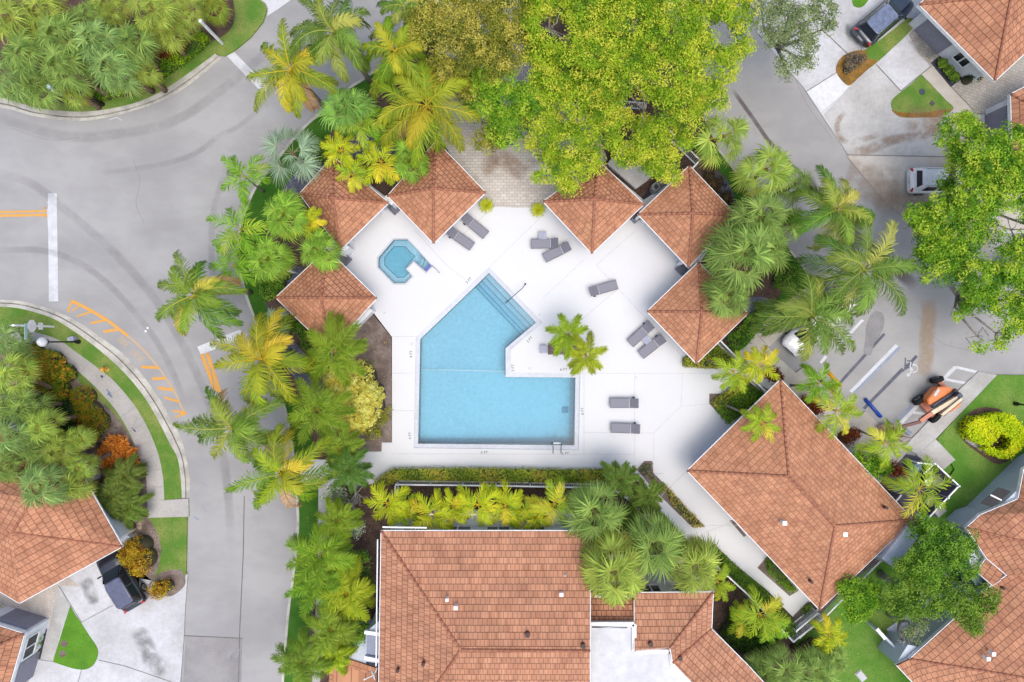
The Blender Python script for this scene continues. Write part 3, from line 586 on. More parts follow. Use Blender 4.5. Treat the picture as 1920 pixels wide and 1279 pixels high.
# ================================================================ BUILDINGS
def roof(t, V, faces, caps, m=TILE, th=.14, fascia=WHITE, fh=.13, name='roof', capr=.10, eaves=True, mats=None):
    """V: name -> (px, py, h); each face starts with its eave edge; returns the roof part"""
    Q = {k: P(*v) for k, v in V.items()}
    mb = MB(); edges = {}
    for fi, f in enumerate(faces):
        pts = [Q[k] for k in f]; n = Vector((0, 0, 0))
        for i in range(len(pts)): n += (pts[i]-pts[0]).cross(pts[(i+1) % len(pts)]-pts[0])
        fl = n.z < 0; n.normalize(); n = -n if fl else n
        u = (pts[1]-pts[0]).normalized(); v = n.cross(u).normalized(); ctr = sum(pts, Vector())/len(pts)
        if (ctr-pts[0]).dot(v) < 0: v = -v; 
        uv = [((p-pts[0]).dot(u)+fi*7.13, (p-pts[0]).dot(v)) for p in pts]
        idx = list(range(len(pts)))
        if fl: idx = idx[::-1]
        mb.cur = (mats[fi] if mats else 0)
        mb.add([pts[i] for i in idx], [tuple(range(len(pts)))], [[uv[i] for i in idx]])
        for i in range(len(f)): k = tuple(sorted((f[i], f[(i+1) % len(f)]))); edges[k] = edges.get(k, 0)+1
    mb.cur = 0
    out = [k for k, c in edges.items() if c == 1]
    for f in faces:                                    # underside
        pts = [Q[k]-Vector((0, 0, th)) for k in f]; mb.add(pts, [tuple(range(len(pts)))])
    for a, b in out:
        A, B_ = Q[a], Q[b]; dz = Vector((0, 0, th)); mb.add([A-dz, B_-dz, B_, A], [(0, 1, 2, 3)])
    r = mb.build(name, [m, TILE_SHADE_STAIN] if mats else m, t)  # second slot holds the tile with shade painted into its colour
    if eaves:
        fb = MB(); ctr = sum(Q.values(), Vector())/len(Q)
        for a, b in out:
            A, B_ = Q[a], Q[b]; d = (B_-A).normalized(); s = Vector((-d.y, d.x, 0)).normalized()
            if s.dot(ctr-A) > 0: s = -s
            o_ = s*.028-Vector((0, 0, fh/2+.02)); fb.beam(A+o_-d*.03, B_+o_+d*.03, .05, fh)
        fb.build('fascia', fascia, t)
    if caps:
        for a, b in caps:
            cb = MB(); A = Q[a] if isinstance(a, str) else P(*a); B_ = Q[b] if isinstance(b, str) else P(*b); L = (B_-A).length; n_ = max(1, int(L/.38)); d = (B_-A)/n_
            for i in range(n_):
                a0, a1 = A+d*i, A+d*(i+1.06); cb.tube([a0+Vector((0, 0, -.02)), a1+Vector((0, 0, .0))], [capr, capr*.86], 8)
            cb.build('ridge_caps', CAP, r)
    return r
def walls(t, eave_px, h, d=.6, base=.02, m=WALL, name='wall', top=None):
    poly = inset([tuple(P(a, b, h)[:2]) for a, b in eave_px], d)
    mb = MB(); mb.prism(poly, base, (top or h)-.17); mb.build(name, m, t); return poly
def panel(t, name, a, b, z0, z1, m, th=.06, out=.04, inward=None):
    """flat piece on a wall between world xy points a and b"""
    a, b = Vector(a), Vector(b); d = (b-a).normalized(); s = Vector((-d.y, d.x)); c = (a+b)/2
    ref = Vector((0, 0)) if inward is None else Vector(inward)
    if s.dot(ref-c) < 0: s = -s
    o = s*(out-th/2); mb = MB(); mb.beam((*(a+o), (z0+z1)/2), (*(b+o), (z0+z1)/2), th, z1-z0); return mb.build(name, m, t)
def window(t, a, b, z0, z1, ref=None, mull=1):
    f = MB(); a, b = Vector(a), Vector(b); d = (b-a).normalized(); s = Vector((-d.y, d.x)); c = (a+b)/2
    r0 = Vector((0, 0)) if ref is None else Vector(ref)
    if s.dot(r0-c) < 0: s = -s
    s = s*.05
    for A, B_ in (((*(a+s), z0), (*(b+s), z0)), ((*(a+s), z1), (*(b+s), z1))): f.beam(A, B_, .09, .09)
    for k in [0, 1]+[i/(mull+1) for i in range(1, mull+1)]:
        q = a.lerp(b, k)+s; f.beam((*q, z0+.045), (*q, z1-.045), .085, .085)
    w = f.build('window', WHITE, t); g = MB(); q0, q1 = a+s*.5, b+s*.5; g.beam((*q0, (z0+z1)/2), (*q1, (z0+z1)/2), .03, z1-z0-.05); g.build('pane', GLASS, w); return w
def along(poly, i, s0, s1):
    a, b = Vector(poly[i]), Vector(poly[(i+1) % len(poly)]); return tuple(a.lerp(b, s0)), tuple(a.lerp(b, s1))
# ---- six pool pavilions
PH = 2.7
def pavilion(label, L, T, Rr, Bt, C, shade_sides):
    ctr = [(L[i]+T[i]+Rr[i]+Bt[i])/4 for i in (0, 1)]
    g = P(*ctr, PH); t = thing('pavilion', label, 'pavilion', (g.x, g.y, .16), group='tiled pavilions round the pool deck')
    V = dict(l=(*L, PH), t=(*T, PH), r=(*Rr, PH), b=(*Bt, PH), c=(*C, PH+1.7))
    roof(t, V, [['l', 't', 'c'], ['t', 'r', 'c'], ['b', 'r', 'c'], ['l', 'b', 'c']], [('l', 'c'), ('t', 'c'), ('r', 'c'), ('b', 'c')], TILE, mats=shade_sides)  # marked slopes get their shade from the darker tile colour
    e = [tuple(P(*q, PH)[:2]) for q in (L, T, Rr, Bt)]; ii = inset(e, .62); 
    bm_ = MB(); I2 = [Vector(q) for q in ii]
    for i in range(4): bm_.beam((*I2[i], PH-.34), (*I2[(i+1) % 4], PH-.34), .16, .3)
    bm_.build('beam', WHITE, t)
    for q in I2:
        mb = MB(); mb.box((q.x, q.y, 1.18), (.34, .34, 2.04), rz=R(45)); mb.box((q.x, q.y, .26), (.46, .46, .2), rz=R(45)); mb.build('column', WALL, t)
    mb = MB(); mb.prism(inset(e, .3), PH-.19, PH-.165); mb.build('ceiling', WHITE, t)
    return t, I2
pavs = []
for a in [("brown tiled pavilion left of the small spa, upper part under bright palms", (562, 363), (624, 294), (728, 380), (638, 468), (624, 371), [1, 1, 0, 1]),
          ("brown tiled pavilion right of the spa with a yellow palm over its top", (727, 367), (818, 265), (910, 361), (813, 456), (812, 353), [1, 1, 0, 0]),
          ("tiled pavilion at the right end of the paver drive, half under the yellow-green tree", (1019, 378), (1122, 302), (1207, 383), (1110, 475), (1115, 373), [1, 1, 0, 0]),
          ("tiled pavilion beside the two condenser units, speckled with fallen flowers", (1197, 402), (1293, 311), (1380, 403), (1291, 501), (1299, 400), [0, 1, 0, 0]),
          ("tiled pavilion next to the pair of loungers with a table, under the big fan palm", (1214, 584), (1310, 492), (1402, 588), (1306, 681), (1316, 585), [0, 0, 0, 0]),
          ("tiled pavilion between the street and the pool, over the bare planting bed", (517, 558), (613, 468), (706, 559), (618, 656), (602, 558), [1, 1, 0, 0])]:
    pavs.append(pavilion(*a))
# low walls and screens between pavilions
def screen(label, pts, zt, m=WHITE, w=.2, base=.165):
    q = [Vector(P(a, b, .16)[:2]) for a, b in pts]; c = sum(q, Vector((0, 0)))/len(q)
    t = thing('screen_wall', label, 'wall', (*c, base)); mb = MB()
    for a, b in zip(q, q[1:]): mb.beam((*a, (base+zt)/2), (*b, (base+zt)/2), w, zt-base)
    mb.build('wall', m, t); mb = MB()
    for a, b in zip(q, q[1:]): mb.beam((*a, zt+.02), (*b, zt+.02), w+.08, .05)
    mb.build('cap', WHITE, t); return t
screen('short white wall in the gap between the two spa pavilions', [(731, 379), (745, 392)], 2.1)
screen('short white wall left of the spa where two pavilions meet', [(650, 482), (664, 468)], 2.1)
screen('white wall stub by the bare bed under the street side pavilion', [(672, 614), (703, 582)], 1.5)
screen('short white wall in the gap beside the condenser yard', [(1189, 415), (1207, 396)], 2.1)
screen('short white wall behind the right hand pavilion corner', [(1268, 498), (1279, 489)], 2.1)
for l, x, y, rz in (('grey lounge seat tucked between the two spa side pavilions', 741, 392, 45), ('grey lounge seat by the gap left of the spa', 649, 487, -45), ('grey lounge seat beside the wall of the condenser yard', 1190, 408, 45), ('grey lounge seat between the two right hand pavilions', 1277, 505, -45)):
    g = P(x, y, .165); t = thing('armchair', l, 'chair', g, R(rz), group='grey seats under the pavilion eaves')
    mb = MB(); mb.box((0, 0, .22), (.72, .7, .26)); mb.build('seat', GREYW, t, False)
    mb = MB(); mb.box((0, .32, .55), (.72, .1, .42)); mb.build('backrest', GREYW, t, False)
    for sx in (-1, 1): mb = MB(); mb.box((sx*.33, -.02, .45), (.08, .62, .2)); mb.build('armrest', GREYW, t, False)
# ---- generic vent pipes and roof fittings
def vent(px, py, h, m, label, r=.09, hh=.3, cap=True, sq=False):
    g = P(px, py, h); t = thing('roof_vent', label, 'vent', g); mb = MB()
    if sq: mb.box((g.x, g.y, h+hh/2-.1), (r*2, r*2, hh+.2)); 
    else: mb.lathe((g.x, g.y, h-.1), [(r, 0), (r, hh+.1)], 12)
    mb.build('pipe', m, t); mb = MB()
    if sq: mb.box((g.x, g.y, h+hh+.03), (r*2.5, r*2.5, .06))
    else: mb.lathe((g.x, g.y, h+hh), [(r*.7, 0), (r*.7, .015)], 12)
    mb.build('cap', WHITE if sq else DARK, t)
VB = plain('brown_metal', ph(112, 66, 58), .6)
# ---- townhouse at the bottom
t = thing('townhouse', 'large townhouse with brown tiled roof below the row of yellow palms', 'house', (*P(900, 1180)[:2], 0)); TH = t
EH = 5.2
V = dict(tl=(713, 996, EH), tr=(1107, 1010, EH), tl2=(719, 996, EH), br=(1107, 1420, EH), bl=(706, 1420, EH), h1=(864, 1219, EH+2.3), h2=(1107, 1221, EH+2.3), ll=(709, 1100, EH))
V = dict(tl=(715, 996, EH), tr=(1107, 996, EH), br=(1106, 1445, EH), bl=(708, 1445, EH), h1=(864, 1219, EH+2.2), h2=(1106, 1221, EH+2.2))
roof(t, V, [['tl', 'tr', 'h2', 'h1'], ['bl', 'tl', 'h1'], ['bl', 'br', 'h2', 'h1']], [('tl', 'h1'), ('bl', 'h1'), ('h1', 'h2')], tile_mat('roof_tile_long', ph(210, 154, 122, 1.14), ph(199, 141, 110, 1.14), ph(164, 114, 92), w=.30, hgt=.42, gw=.034, lap_dark=.3, stain=.2))
wp = walls(t, [(715, 996), (1107, 996), (1106, 1445), (708, 1445)], EH, .3)
for s0, s1, z0, z1 in ((.07, .20, 3.1, 4.6), (.28, .42, 3.1, 4.6), (.50, .62, 3.1, 4.6), (.70, .80, 3.1, 4.6), (.1, .2, .8, 2.0), (.5, .6, .8, 2.0)):
    a, b = along(wp, 0, s0, s1); window(t, a, b, z0, z1, mull=1)
# balcony along the north wall
a, b = along(wp, 0, .20, .96); A, B_ = Vector(a), Vector(b)
mb = MB(); mb.beam((A.x, A.y+.55, 2.6), (B_.x, B_.y+.55, 2.6), 1.1, .16); bal = mb.build('balcony', WALL, t)
mb = MB(); y = A.y+1.05
mb.beam((A.x, y, 3.7), (B_.x, y, 3.7), .08, .06); mb.beam((A.x, y, 2.8), (B_.x, y, 2.8), .06, .05)
for k in range(int((B_.x-A.x)/.14)): mb.beam((A.x+k*.14, y, 2.8), (A.x+k*.14, y, 3.69), .035, .035)
mb.build('railing', WHITEM, bal)
# west stair bay with glazing and lower tiled roof
wx = wp[0][0]
def yw(py, h): return P(700, py, h).y
mb = MB(); q = [(P(686, 1100, 4.2).x, yw(1185, 4.2)), (P(686, 1100, 4.2).x, yw(1240, 4.2)), (wx, yw(1248, 4.2)), (wx, yw(1150, 4.2))]; mb.prism(q, .1, 4.2); mb.build('stair_bay', WALLB, t)
x0 = P(684, 1100, 4.3).x
for ya, yb in ((1184, 1190), (1232, 1240)): mb = MB(); mb.beam((x0, yw(ya, 4.3), 4.3), (wx, yw(yb, 4.3), 4.3), .25, .3); mb.build('parapet', WHITE, t)
mb = MB(); q = [(x0+.1, yw(1188, 4.24)), (x0+.1, yw(1229, 4.24)), (wx-.02, yw(1236, 4.24)), (wx-.02, yw(1193, 4.24))]; mb.prism(q, 4.21, 4.24); mb.build('skylight', plain('dusky_glass', ph(110, 126, 160), .15, .7), t)
V = dict(a=(618, 1225, 3.0), b=(688, 1247, 3.0), c=(707, 1253, 3.0), d=(707, 1460, 4.6), e=(612, 1460, 3.0))
roof(t, V, [['a', 'c', 'd', 'e']], [], TILE, name='lower_roof', eaves=False)
mb = MB(); mb.prism([tuple(P(*q)[:2]) for q in ((642, 1196, 2.9), (686, 1192, 2.9), (686, 1250, 2.9), (617, 1226, 2.9))], .1, 2.85); mb.build('porch', WALLB, t)
mb = MB(); mb.prism(inset([tuple(P(*q)[:2]) for q in ((618, 1227, 3), (706, 1255, 3), (706, 1460, 3), (612, 1460, 3))], .3), .02, 2.84); mb.build('lower_wall', WALL, t)
# middle link, right wing, white flat roof
V = dict(a=(1108, 1112, 4.6), b=(1190, 1112, 4.6), c=(1190, 1169, 5.3), d=(1108, 1169, 5.3))
roof(t, V, [['a', 'b', 'c', 'd']], [], TILE_SHADE_STAIN, name='link_roof', eaves=False)
V = dict(tl=(1190, 1112, EH-.3), tr=(1337, 1111, EH-.3), r2=(1334, 1180, EH-.3), r3=(1404, 1250, EH-.3), r4=(1560, 1420, EH-.3), bl=(1190, 1221, EH+.9), k=(1257, 1216, EH+1.0), k2=(1262, 1243, EH+1.0), k3=(1432, 1420, EH+1.0))
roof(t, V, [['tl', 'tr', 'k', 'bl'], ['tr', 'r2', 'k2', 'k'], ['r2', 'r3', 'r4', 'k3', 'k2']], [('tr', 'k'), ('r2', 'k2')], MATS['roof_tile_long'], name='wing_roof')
mb = MB(); mb.prism(inset([tuple(P(*q, EH)[:2]) for q in ((1108, 1112), (1337, 1111), (1334, 1180), (1404, 1250), (1560, 1420), (1108, 1420))], .35), .02, EH-.5); mb.build('wing_wall', WALL, t)
ww = inset([tuple(P(*q, EH)[:2]) for q in ((1108, 1112), (1337, 1111), (1334, 1180), (1404, 1250), (1560, 1420), (1108, 1420))], .35)
for s0, s1 in ((.1, .3), (.45, .62), (.75, .9)): a, b = along(ww, 0, s0, s1); window(t, a, b, 2.9, 4.3)
fp = [tuple(P(*q, EH+.55)[:2]) for q in ((1108, 1170), (1189, 1170), (1189, 1221), (1257, 1221), (1260, 1243), (1432, 1420), (1108, 1420))]
mb = MB(); mb.prism(fp, EH-.4, EH+.45); mb.build('flat_roof', FLATR, t)
mb = MB()
for i in range(5):
    a, b = fp[i], fp[i+1]; mb.beam((*a, EH+.5), (*b, EH+.5), .28, .26)
mb.build('parapet', WHITE, t)
mb = MB(); a, b = P(1110, 1176, EH+.7), P(1176, 1177, EH+.7); mb.tube([a, b], .04, 6); mb.build('conduit', STEEL, t)
# drainpipe and gutter lines
mb = MB(); a, b = P(711, 1012, EH), P(707, 1250, EH); mb.beam(a+Vector((-.12, 0, -.08)), b+Vector((-.08, 0, -.08)), .07, .1); mb.build('gutter', WHITE, t)
mb = MB(); a, b = P(717, 992, EH), P(800, 992, EH); mb.beam(a+Vector((0, .12, -.05)), b+Vector((0, .08, -.05)), .09, .1); mb.build('gutter', WHITE, t)
for x, y, h_, m, l, r_, sq in ((839, 1122, 6.7, WHITE, 'small white square vent, upper of the pair on the townhouse roof', .08, 1), (855, 1137, 6.9, WHITE, 'white square vent, lower and larger of the pair on the townhouse roof', .10, 1), (1052, 1112, 6.4, WHITE, 'larger white vent near the fan palms on the townhouse roof', .10, 1), (1059, 1077, 6.0, WHITE, 'tiny white pipe nearest the fan palms on the townhouse roof', .07, 0),
                            (746, 1255, 6.0, VB, 'brown pipe vent near the satellite dish on the townhouse roof', .12, 0), (794, 1243, 6.7, VB, 'brown pipe vent by the lower hip of the townhouse roof', .12, 0), (989, 1188, 7.1, VB, 'brown dome vent above the ridge in the middle of the townhouse roof', .17, 0), (1093, 1209, 7.3, VB, 'brown dome vent at the right end of the townhouse ridge', .16, 0), (1219, 1206, 5.9, VB, 'dark vent on the small wing roof beside the white membrane', .17, 0), (1274, 1232, 5.9, VB, 'brown vent on the slanting far wing of the townhouse', .15, 0)):
    vent(x, y, h_, m, l, r_, .28, sq=bool(sq))
g = P(700, 1262, 4.6); t = thing('satellite_dish', 'white satellite dish on an arm over the low roof beside the townhouse', 'satellite dish', g)
Md = Matrix.Rotation(R(62), 3, Vector((math.cos(R(68)), math.sin(R(68)), 0)))
mb = MB(); prof = [(.02, -.08), (.2, -.06), (.38, 0), (.39, .015), (.2, -.03), (.02, -.05)]; mb.lathe(P(699, 1266, 5.0), prof, 18, Matrix.Rotation(R(-62), 3, Vector((-.36, .93, 0)))); mb.build('dish', WHITE, t)
mb = MB(); mb.tube([P(707, 1252, 4.9), P(704, 1260, 4.9), P(700, 1265, 5.0)], .035, 6); mb.build('bracket', WHITEM, t)
mb = MB(); mb.tube([P(699, 1267, 5.0), P(684, 1274, 5.0)], .03, 6); mb.box(P(684, 1274, 5.0), (.12, .08, .08)); mb.build('feed_arm', WHITEM, t)
# ---- pool office on the right
t = thing('clubhouse', 'single-storey hipped clubhouse with brown tiled roof right of the pool deck', 'building', (*P(1500, 930)[:2], 0)); OH = 3.0
V = dict(t=(1464, 712, OH), l=(1289, 883, OH), b=(1537, 1143, OH), r=(1712, 975, OH), h1=(1479, 893, OH+2.2), h2=(1566, 986, OH+2.2))
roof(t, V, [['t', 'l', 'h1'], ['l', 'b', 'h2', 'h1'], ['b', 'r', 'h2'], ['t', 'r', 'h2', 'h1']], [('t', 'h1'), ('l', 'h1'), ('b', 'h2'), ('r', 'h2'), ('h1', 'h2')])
wp = walls(t, [(1464, 712), (1289, 883), (1537, 1143), (1712, 975)], OH, .75)
for i, s0, s1 in ((0, .2, .35), (0, .6, .75), (1, .15, .25), (1, .45, .55), (1, .7, .8), (2, .3, .45), (3, .3, .4)):
    a, b = along(wp, i, s0, s1); c = P(1500, 930); window(t, a, b, .9, 2.1, ref=Vector(a)*2-Vector((c.x, c.y)))
mb = MB()
for k in range(40):
    a = P(1630-k*1.6, 1045+k*1.5, 1.0)
    pass
mb.beam(P(1700, 985, OH)+Vector((.3, -.3, -1.0)), P(1648, 1040, OH)+Vector((.5, -.5, -1.0)), 1.1, 2.6); mb.build('annex', WALLB, t)
for x, y, m, l, sq in ((1468, 979, WHITE, 'white square vent on the left slope of the clubhouse roof', 1), (1581, 1000, WHITE, 'white capped vent just below the ridge end of the clubhouse roof', 1), (1659, 951, VB, 'brown pipe vent near the right corner of the clubhouse roof', 0), (1519, 1089, VB, 'flat brown vent near the bottom corner of the clubhouse roof', 0)):
    vent(x, y, 4.4 if sq else 3.7, m, l, .12, .28, sq=bool(sq))
# ---- neighbouring houses
HH = 3.0
t = thing('house', 'house with broad brown tiles at the lower left beside the black parked car', 'house', (*P(60, 1030)[:2], 0))
V = dict(rt=(229, 1025, HH), bt=(36, 1131, HH), bl=(-80, 1062, HH), wl=(-260, 1000, HH), n1=(140, 868, HH), n2=(-60, 760, HH), h=(23, 999, HH+2.0), h2=(60, 935, HH+2.2), h3=(-160, 900, HH+2.0))
roof(t, V, [['bt', 'rt', 'h'], ['bt', 'bl', 'wl', 'h3', 'h'], ['rt', 'n1', 'h2', 'h'], ['n1', 'n2', 'h3', 'h2'], ['h', 'h2', 'h3']], [('rt', 'h'), ('h', 'h2'), ('n1', 'h2')], TILE_E)
wp = walls(t, [(229, 1025), (36, 1131), (-80, 1062), (-260, 1000), (-60, 760), (140, 868)], HH, .7)
mb = MB(); mb.prism([tuple(P(*q, 1.2)[:2]) for q in ((176, 950), (196, 940), (240, 1000), (226, 1012))], .02, 2.0); mb.build('side_wall', WALL, t)
mb = MB(); mb.box(P(239, 1008, .4)+Vector((0, 0, 0)), (.6, .6, .7), rz=R(-30)); mb.build('utility_box', WALLB, t)
t = thing('house', 'house corner with white trimmed gable window at the bottom left edge', 'house', (*P(10, 1240)[:2], 0))
V = dict(a=(-80, 1150, HH), b=(45, 1189, HH), c=(10, 1310, HH), d=(-150, 1310, HH), h=(-60, 1235, HH+1.8))
roof(t, V, [['a', 'b', 'h'], ['b', 'c', 'h'], ['c', 'd', 'h']], [('b', 'h')], TILE_E, fh=.3)
wp = inset([tuple(P(*q, HH)[:2]) for q in ((-80, 1150), (45, 1189), (10, 1310), (-150, 1310))], .15)
mb = MB(); mb.prism(wp, .02, HH-.17); mb.build('wall', WALL, t)
ee = [Vector(v) for v in wp]; a, b = along(wp, 1, .12, .5); window(t, a, b, 1.0, 2.2, ref=(0, -22)); 
a, b = along(wp, 0, .45, .95); panel(t, 'garage_door', a, b, .1, 2.2, GDOOR, ref_ if 0 else .08, .06)
a, b = along(wp, 1, .55, 1.0); panel(t, 'garage_door', a, b, .1, 2.2, GDOOR, .08, .06, inward=(0, -22))
# north-east house
t = thing('house', 'house with grey garage door and pale walls at the top right', 'house', (*P(1860, 60)[:2], 0))
V = dict(a=(1726, 8, HH), b=(1866, 150, HH), c=(2010, 20, HH), d=(1870, -140, HH), h1=(1905, -38, HH+2.0), h0=(1855, -60, HH+1.9))
V = dict(a=(1724, 8, HH), b=(1866, 151, HH), c=(2030, 0, HH), d=(1900, -150, HH), h1=(1897, -10, HH+2.1))
roof(t, V, [['a', 'b', 'h1'], ['b', 'c', 'h1'], ['c', 'd', 'h1'], ['a', 'd', 'h1']], [('b', 'h1'), ('a', 'h1')], TILE_E, fh=.32)
wp = walls(t, [(1724, 8), (1866, 151), (2030, 0), (1900, -150)], HH, .62)
a, b = along(wp, 0, .10, .50); panel(t, 'garage_door', a, b, .1, 2.25, GDOOR, .1, .06)
a, b = along(wp, 0, .62, .80); window(t, a, b, .9, 1.9)
a, b = along(wp, 0, -.02, .92); q0, q1 = Vector(a), Vector(b); 
t = thing('house', 'corner of a house with grey garage door at the right edge behind the bright tree', 'house', (*P(1900, 230)[:2], 0))
V = dict(a=(1896, 176, HH), b=(1990, 130, HH), c=(2100, 300, HH), d=(1900, 330, HH), h=(1980, 220, HH+1.6))
roof(t, V, [['a', 'b', 'h'], ['b', 'c', 'h'], ['c', 'd', 'h'], ['d', 'a', 'h']], [('a', 'h'), ('d', 'h')], TILE_E, fh=.32)
wp = walls(t, [(1896, 176), (1990, 130), (2100, 300), (1900, 330)], HH, .2)
a, b = along(wp, 3, .25, .92); panel(t, 'garage_door', a, b, .1, 2.3, GDOOR, .1, .06)
# south-east houses
t = thing('house', 'long blue-grey house with sweeping tiled roof at the lower right', 'house', (*P(1850, 1180)[:2], 0))
V = dict(p0=(1682, 1248, HH), p1=(1707, 1236, HH), p2=(1859, 1099, HH), v=(1889, 1079, HH+.5), u1=(1851, 1047, HH+.2), q1=(1813, 990, HH), q2=(1839, 966, HH), q3=(1910, 936, HH), q4=(1921, 880, HH), q5=(2100, 780, HH), far=(2200, 1080, HH+2.6), f1=(1935, 1019, HH+1.1), f2=(1960, 960, HH+1.3), s1=(1770, 1340, HH), s2=(1900, 1460, HH), hs=(2100, 1300, HH+2.8))
roof(t, V, [['p1', 'p2', 'v', 'far', 'hs'], ['p0', 'p1', 'hs', 's2', 's1'], ['u1', 'q1', 'f1', 'far', 'v'], ['q1', 'q2', 'q3', 'f2', 'f1'], ['q3', 'q4', 'q5', 'far', 'f1', 'f2'][:0] or ['q3', 'q4', 'q5', 'f2'], ['q5', 'far', 'f1', 'f2']], [('p1', 'hs'), ('q1', 'f1'), ('f1', 'f2')], TILE_E, fh=.3, fascia=WHITE)
V = dict(a=(1832, 1072, 2.9), b=(1851, 1046, 2.9), c=(1888, 1079, 3.3), d=(1862, 1098, 3.3))
roof(t, V, [['a', 'b', 'c', 'd']], [], TILE_E, name='porch_roof', fh=.2)
def wl(name, pts, z0, z1, m):
    mb = MB(); mb.prism([tuple(P(a, b, h)[:2]) for a, b, h in pts], z0, z1); return mb.build(name, m, t)
wl('wall', [(1712, 1244, HH), (1860, 1108, HH), (1960, 1200, HH), (1820, 1340, HH)], .02, 2.8, WALLB)
wl('wall', [(1822, 992, HH), (1843, 974, HH), (1990, 930, HH), (2050, 1060, HH), (1895, 1080, HH)], .02, 2.8, WALLB)
wl('patio_floor', [(1662, 1180, .2), (1790, 1090, .2), (1850, 1130, .2), (1712, 1240, .2)], .12, .2, WALLB)
mb = MB(); mb.beam(P(1645, 1180, 1.6)-Vector((0, 0, .75)), P(1690, 1226, 1.6)-Vector((0, 0, .75)), .16, 1.5); mb.build('garden_wall', WALLB, t)
mb = MB(); mb.beam(P(1644, 1179, 1.65), P(1660, 1198, 1.65), .24, .08); mb.build('wall_cap', WHITE, t)
wl('wing_wall', [(1681, 1246, 2.7), (1708, 1234, 2.7), (1722, 1214, 2.7), (1704, 1210, 2.7)], .02, 2.6, WALLB)
# upper facade of the same row with sloping lower band and black window
wl('side_wall', [(1776, 984, .1), (1906, 858, .1), (2060, 770, .1), (2100, 860, .1), (1860, 1010, .1)], .1, 2.75, WALLB)
mb = MB(); A_, B_ = P(1838, 948, 2.8), P(1896, 918, 2.8)
q = [P(1838, 944, 2.79), P(1860, 951, 2.79), P(1896, 921, 2.79), P(1873, 914, 2.79)]; mb.prism([tuple(v[:2]) for v in q], 2.76, 2.80); mb.build('skylight', plain('dark_skylight', (.035, .035, .04, 1), .6, .2), t)
mb = MB(); mb.beam(P(1857, 928, 2.83), P(1878, 938, 2.83), .1, .06); mb.build('skylight_bar', WHITE, t)
wl('bathroom_bay', [(1826, 1010, 2.4), (1850, 1044, 2.4), (1826, 1070, 2.4), (1812, 1040, 2.4)], .1, 2.4, WALLB)
wl('glazed_porch', [(1820, 1085, 2.2), (1838, 1070, 2.2), (1868, 1096, 2.2), (1846, 1118, 2.2)], .1, 2.2, plain('porch_glass', ph(110, 134, 150), .15, .6))
for x, y, h_, m, l, sq in ((1849, 1233, 4.3, WHITE, 'left one of two small white vents on the big roof at the lower right', 1), (1859, 1224, 4.3, WHITE, 'right one of two small white vents on the big roof at the lower right', 1), (1879, 1102, 3.7, VB, 'brown vent near the valley of the roof at the lower right', 0)): vent(x, y, h_, m, l, .11, .2, sq=bool(sq))
# ---- low service roof / slab by the pavilions and the condenser yard
t = thing('concrete_vault', 'flat grey concrete slab box under the yellow-green tree between two pavilions', 'utility vault', (*P(1180, 315)[:2], .1))
q = [(1143, 306), (1193, 350), (1211, 337), (1228, 321), (1176, 268)]; 
mb = MB(); mb.prism([tuple(P(a, b, 1.0)[:2]) for a, b in q], .1, .9); mb.build('body', CONC, t)
mb = MB(); mb.prism(inset([tuple(P(a, b, 1.1)[:2]) for a, b in q], -.12), .9, 1.06); mb.build('lid', surf('slab_top', ph(218, 216, 216), ph(192, 190, 190), scale=.6, fine=6), t)
for i, (x, y) in enumerate(((1225, 356), (1238, 344))):
    g = P(x, y, .12); t = thing('condenser', ('nearer' if i == 0 else 'farther')+' round grey air conditioning unit in the narrow fenced yard', 'air conditioner', g, group='round air conditioning units')
    mb = MB(); mb.lathe(g, [(.34, 0), (.36, .1), (.36, .95), (.30, 1.02)], 20); mb.build('casing', plain('unit_grey', ph(150, 152, 156), .5, metal=.2), t)
    mb = MB(); mb.lathe(g+Vector((0, 0, 1.0)), [(.16, 0), (.16, .05)], 16); mb.build('fan', DARK, t)
    mb = MB()
    for k in range(4): mb.tube([g+Vector((.2*math.cos(a)*1, .2*math.sin(a), 1.06)) for a in (k*1.57, k*1.57+.8, k*1.57+1.57)], .012, 4)
    mb.build('guard', STEEL, t)
sheet('dark_pad', [[(1199, 375), (1232, 338), (1245, 352), (1216, 388)]], .12, DKGRAV)
# utility cage and bin at right
t = thing('equipment_enclosure', 'open topped grey fenced equipment enclosure by the lawn at the right', 'enclosure', (*P(1740, 920)[:2], .12))
for a, b in (((1721, 868), (1750, 871)), ((1753, 869), (1797, 910)), ((1797, 912), (1742, 970)), ((1750, 871), (1732, 889)), ((1690, 928), (1678, 942))):
    mb = MB(); A_, B_ = P(*a, 1.6), P(*b, 1.6); mb.beam(A_-Vector((0, 0, .75)), B_-Vector((0, 0, .75)), .06, 1.45); mb.build('panel', plain('enclosure_grey', ph(112, 110, 126), .6), t)
    mb = MB(); mb.beam(A_, B_, .10, .06); mb.build('rail', WHITEM, t)
for x, y in ((1721, 868), (1752, 870), (1799, 912), (1779, 934), (1762, 952), (1742, 970)):
    mb = MB(); g = P(x, y, 1.7); mb.box((g.x, g.y, .9), (.11, .11, 1.65)); mb.build('post', WHITEM, t)
for i, (x, y, l) in enumerate(((1735, 935, 'grey machine box under the palm inside the fenced enclosure'), (1752, 955, 'low grey machine at the lower end of the fenced enclosure'), (1731, 898, 'dark narrow machine at the gate of the fenced enclosure'))):
    g = P(x, y, .13); t = thing('pump_unit', l, 'machine', g, R(40)); mb = MB(); mb.box((0, 0, .35), (.8, .55, .7)); mb.build('housing', GDOOR if i < 2 else DARK, t, False); mb = MB(); mb.box((0, 0, .73), (.7, .45, .05)); mb.build('lid', STEEL, t, False)
g = P(1706, 873, .13); t = thing('water_tank', 'round light blue lidded tank beside the grey enclosure', 'tank', g)
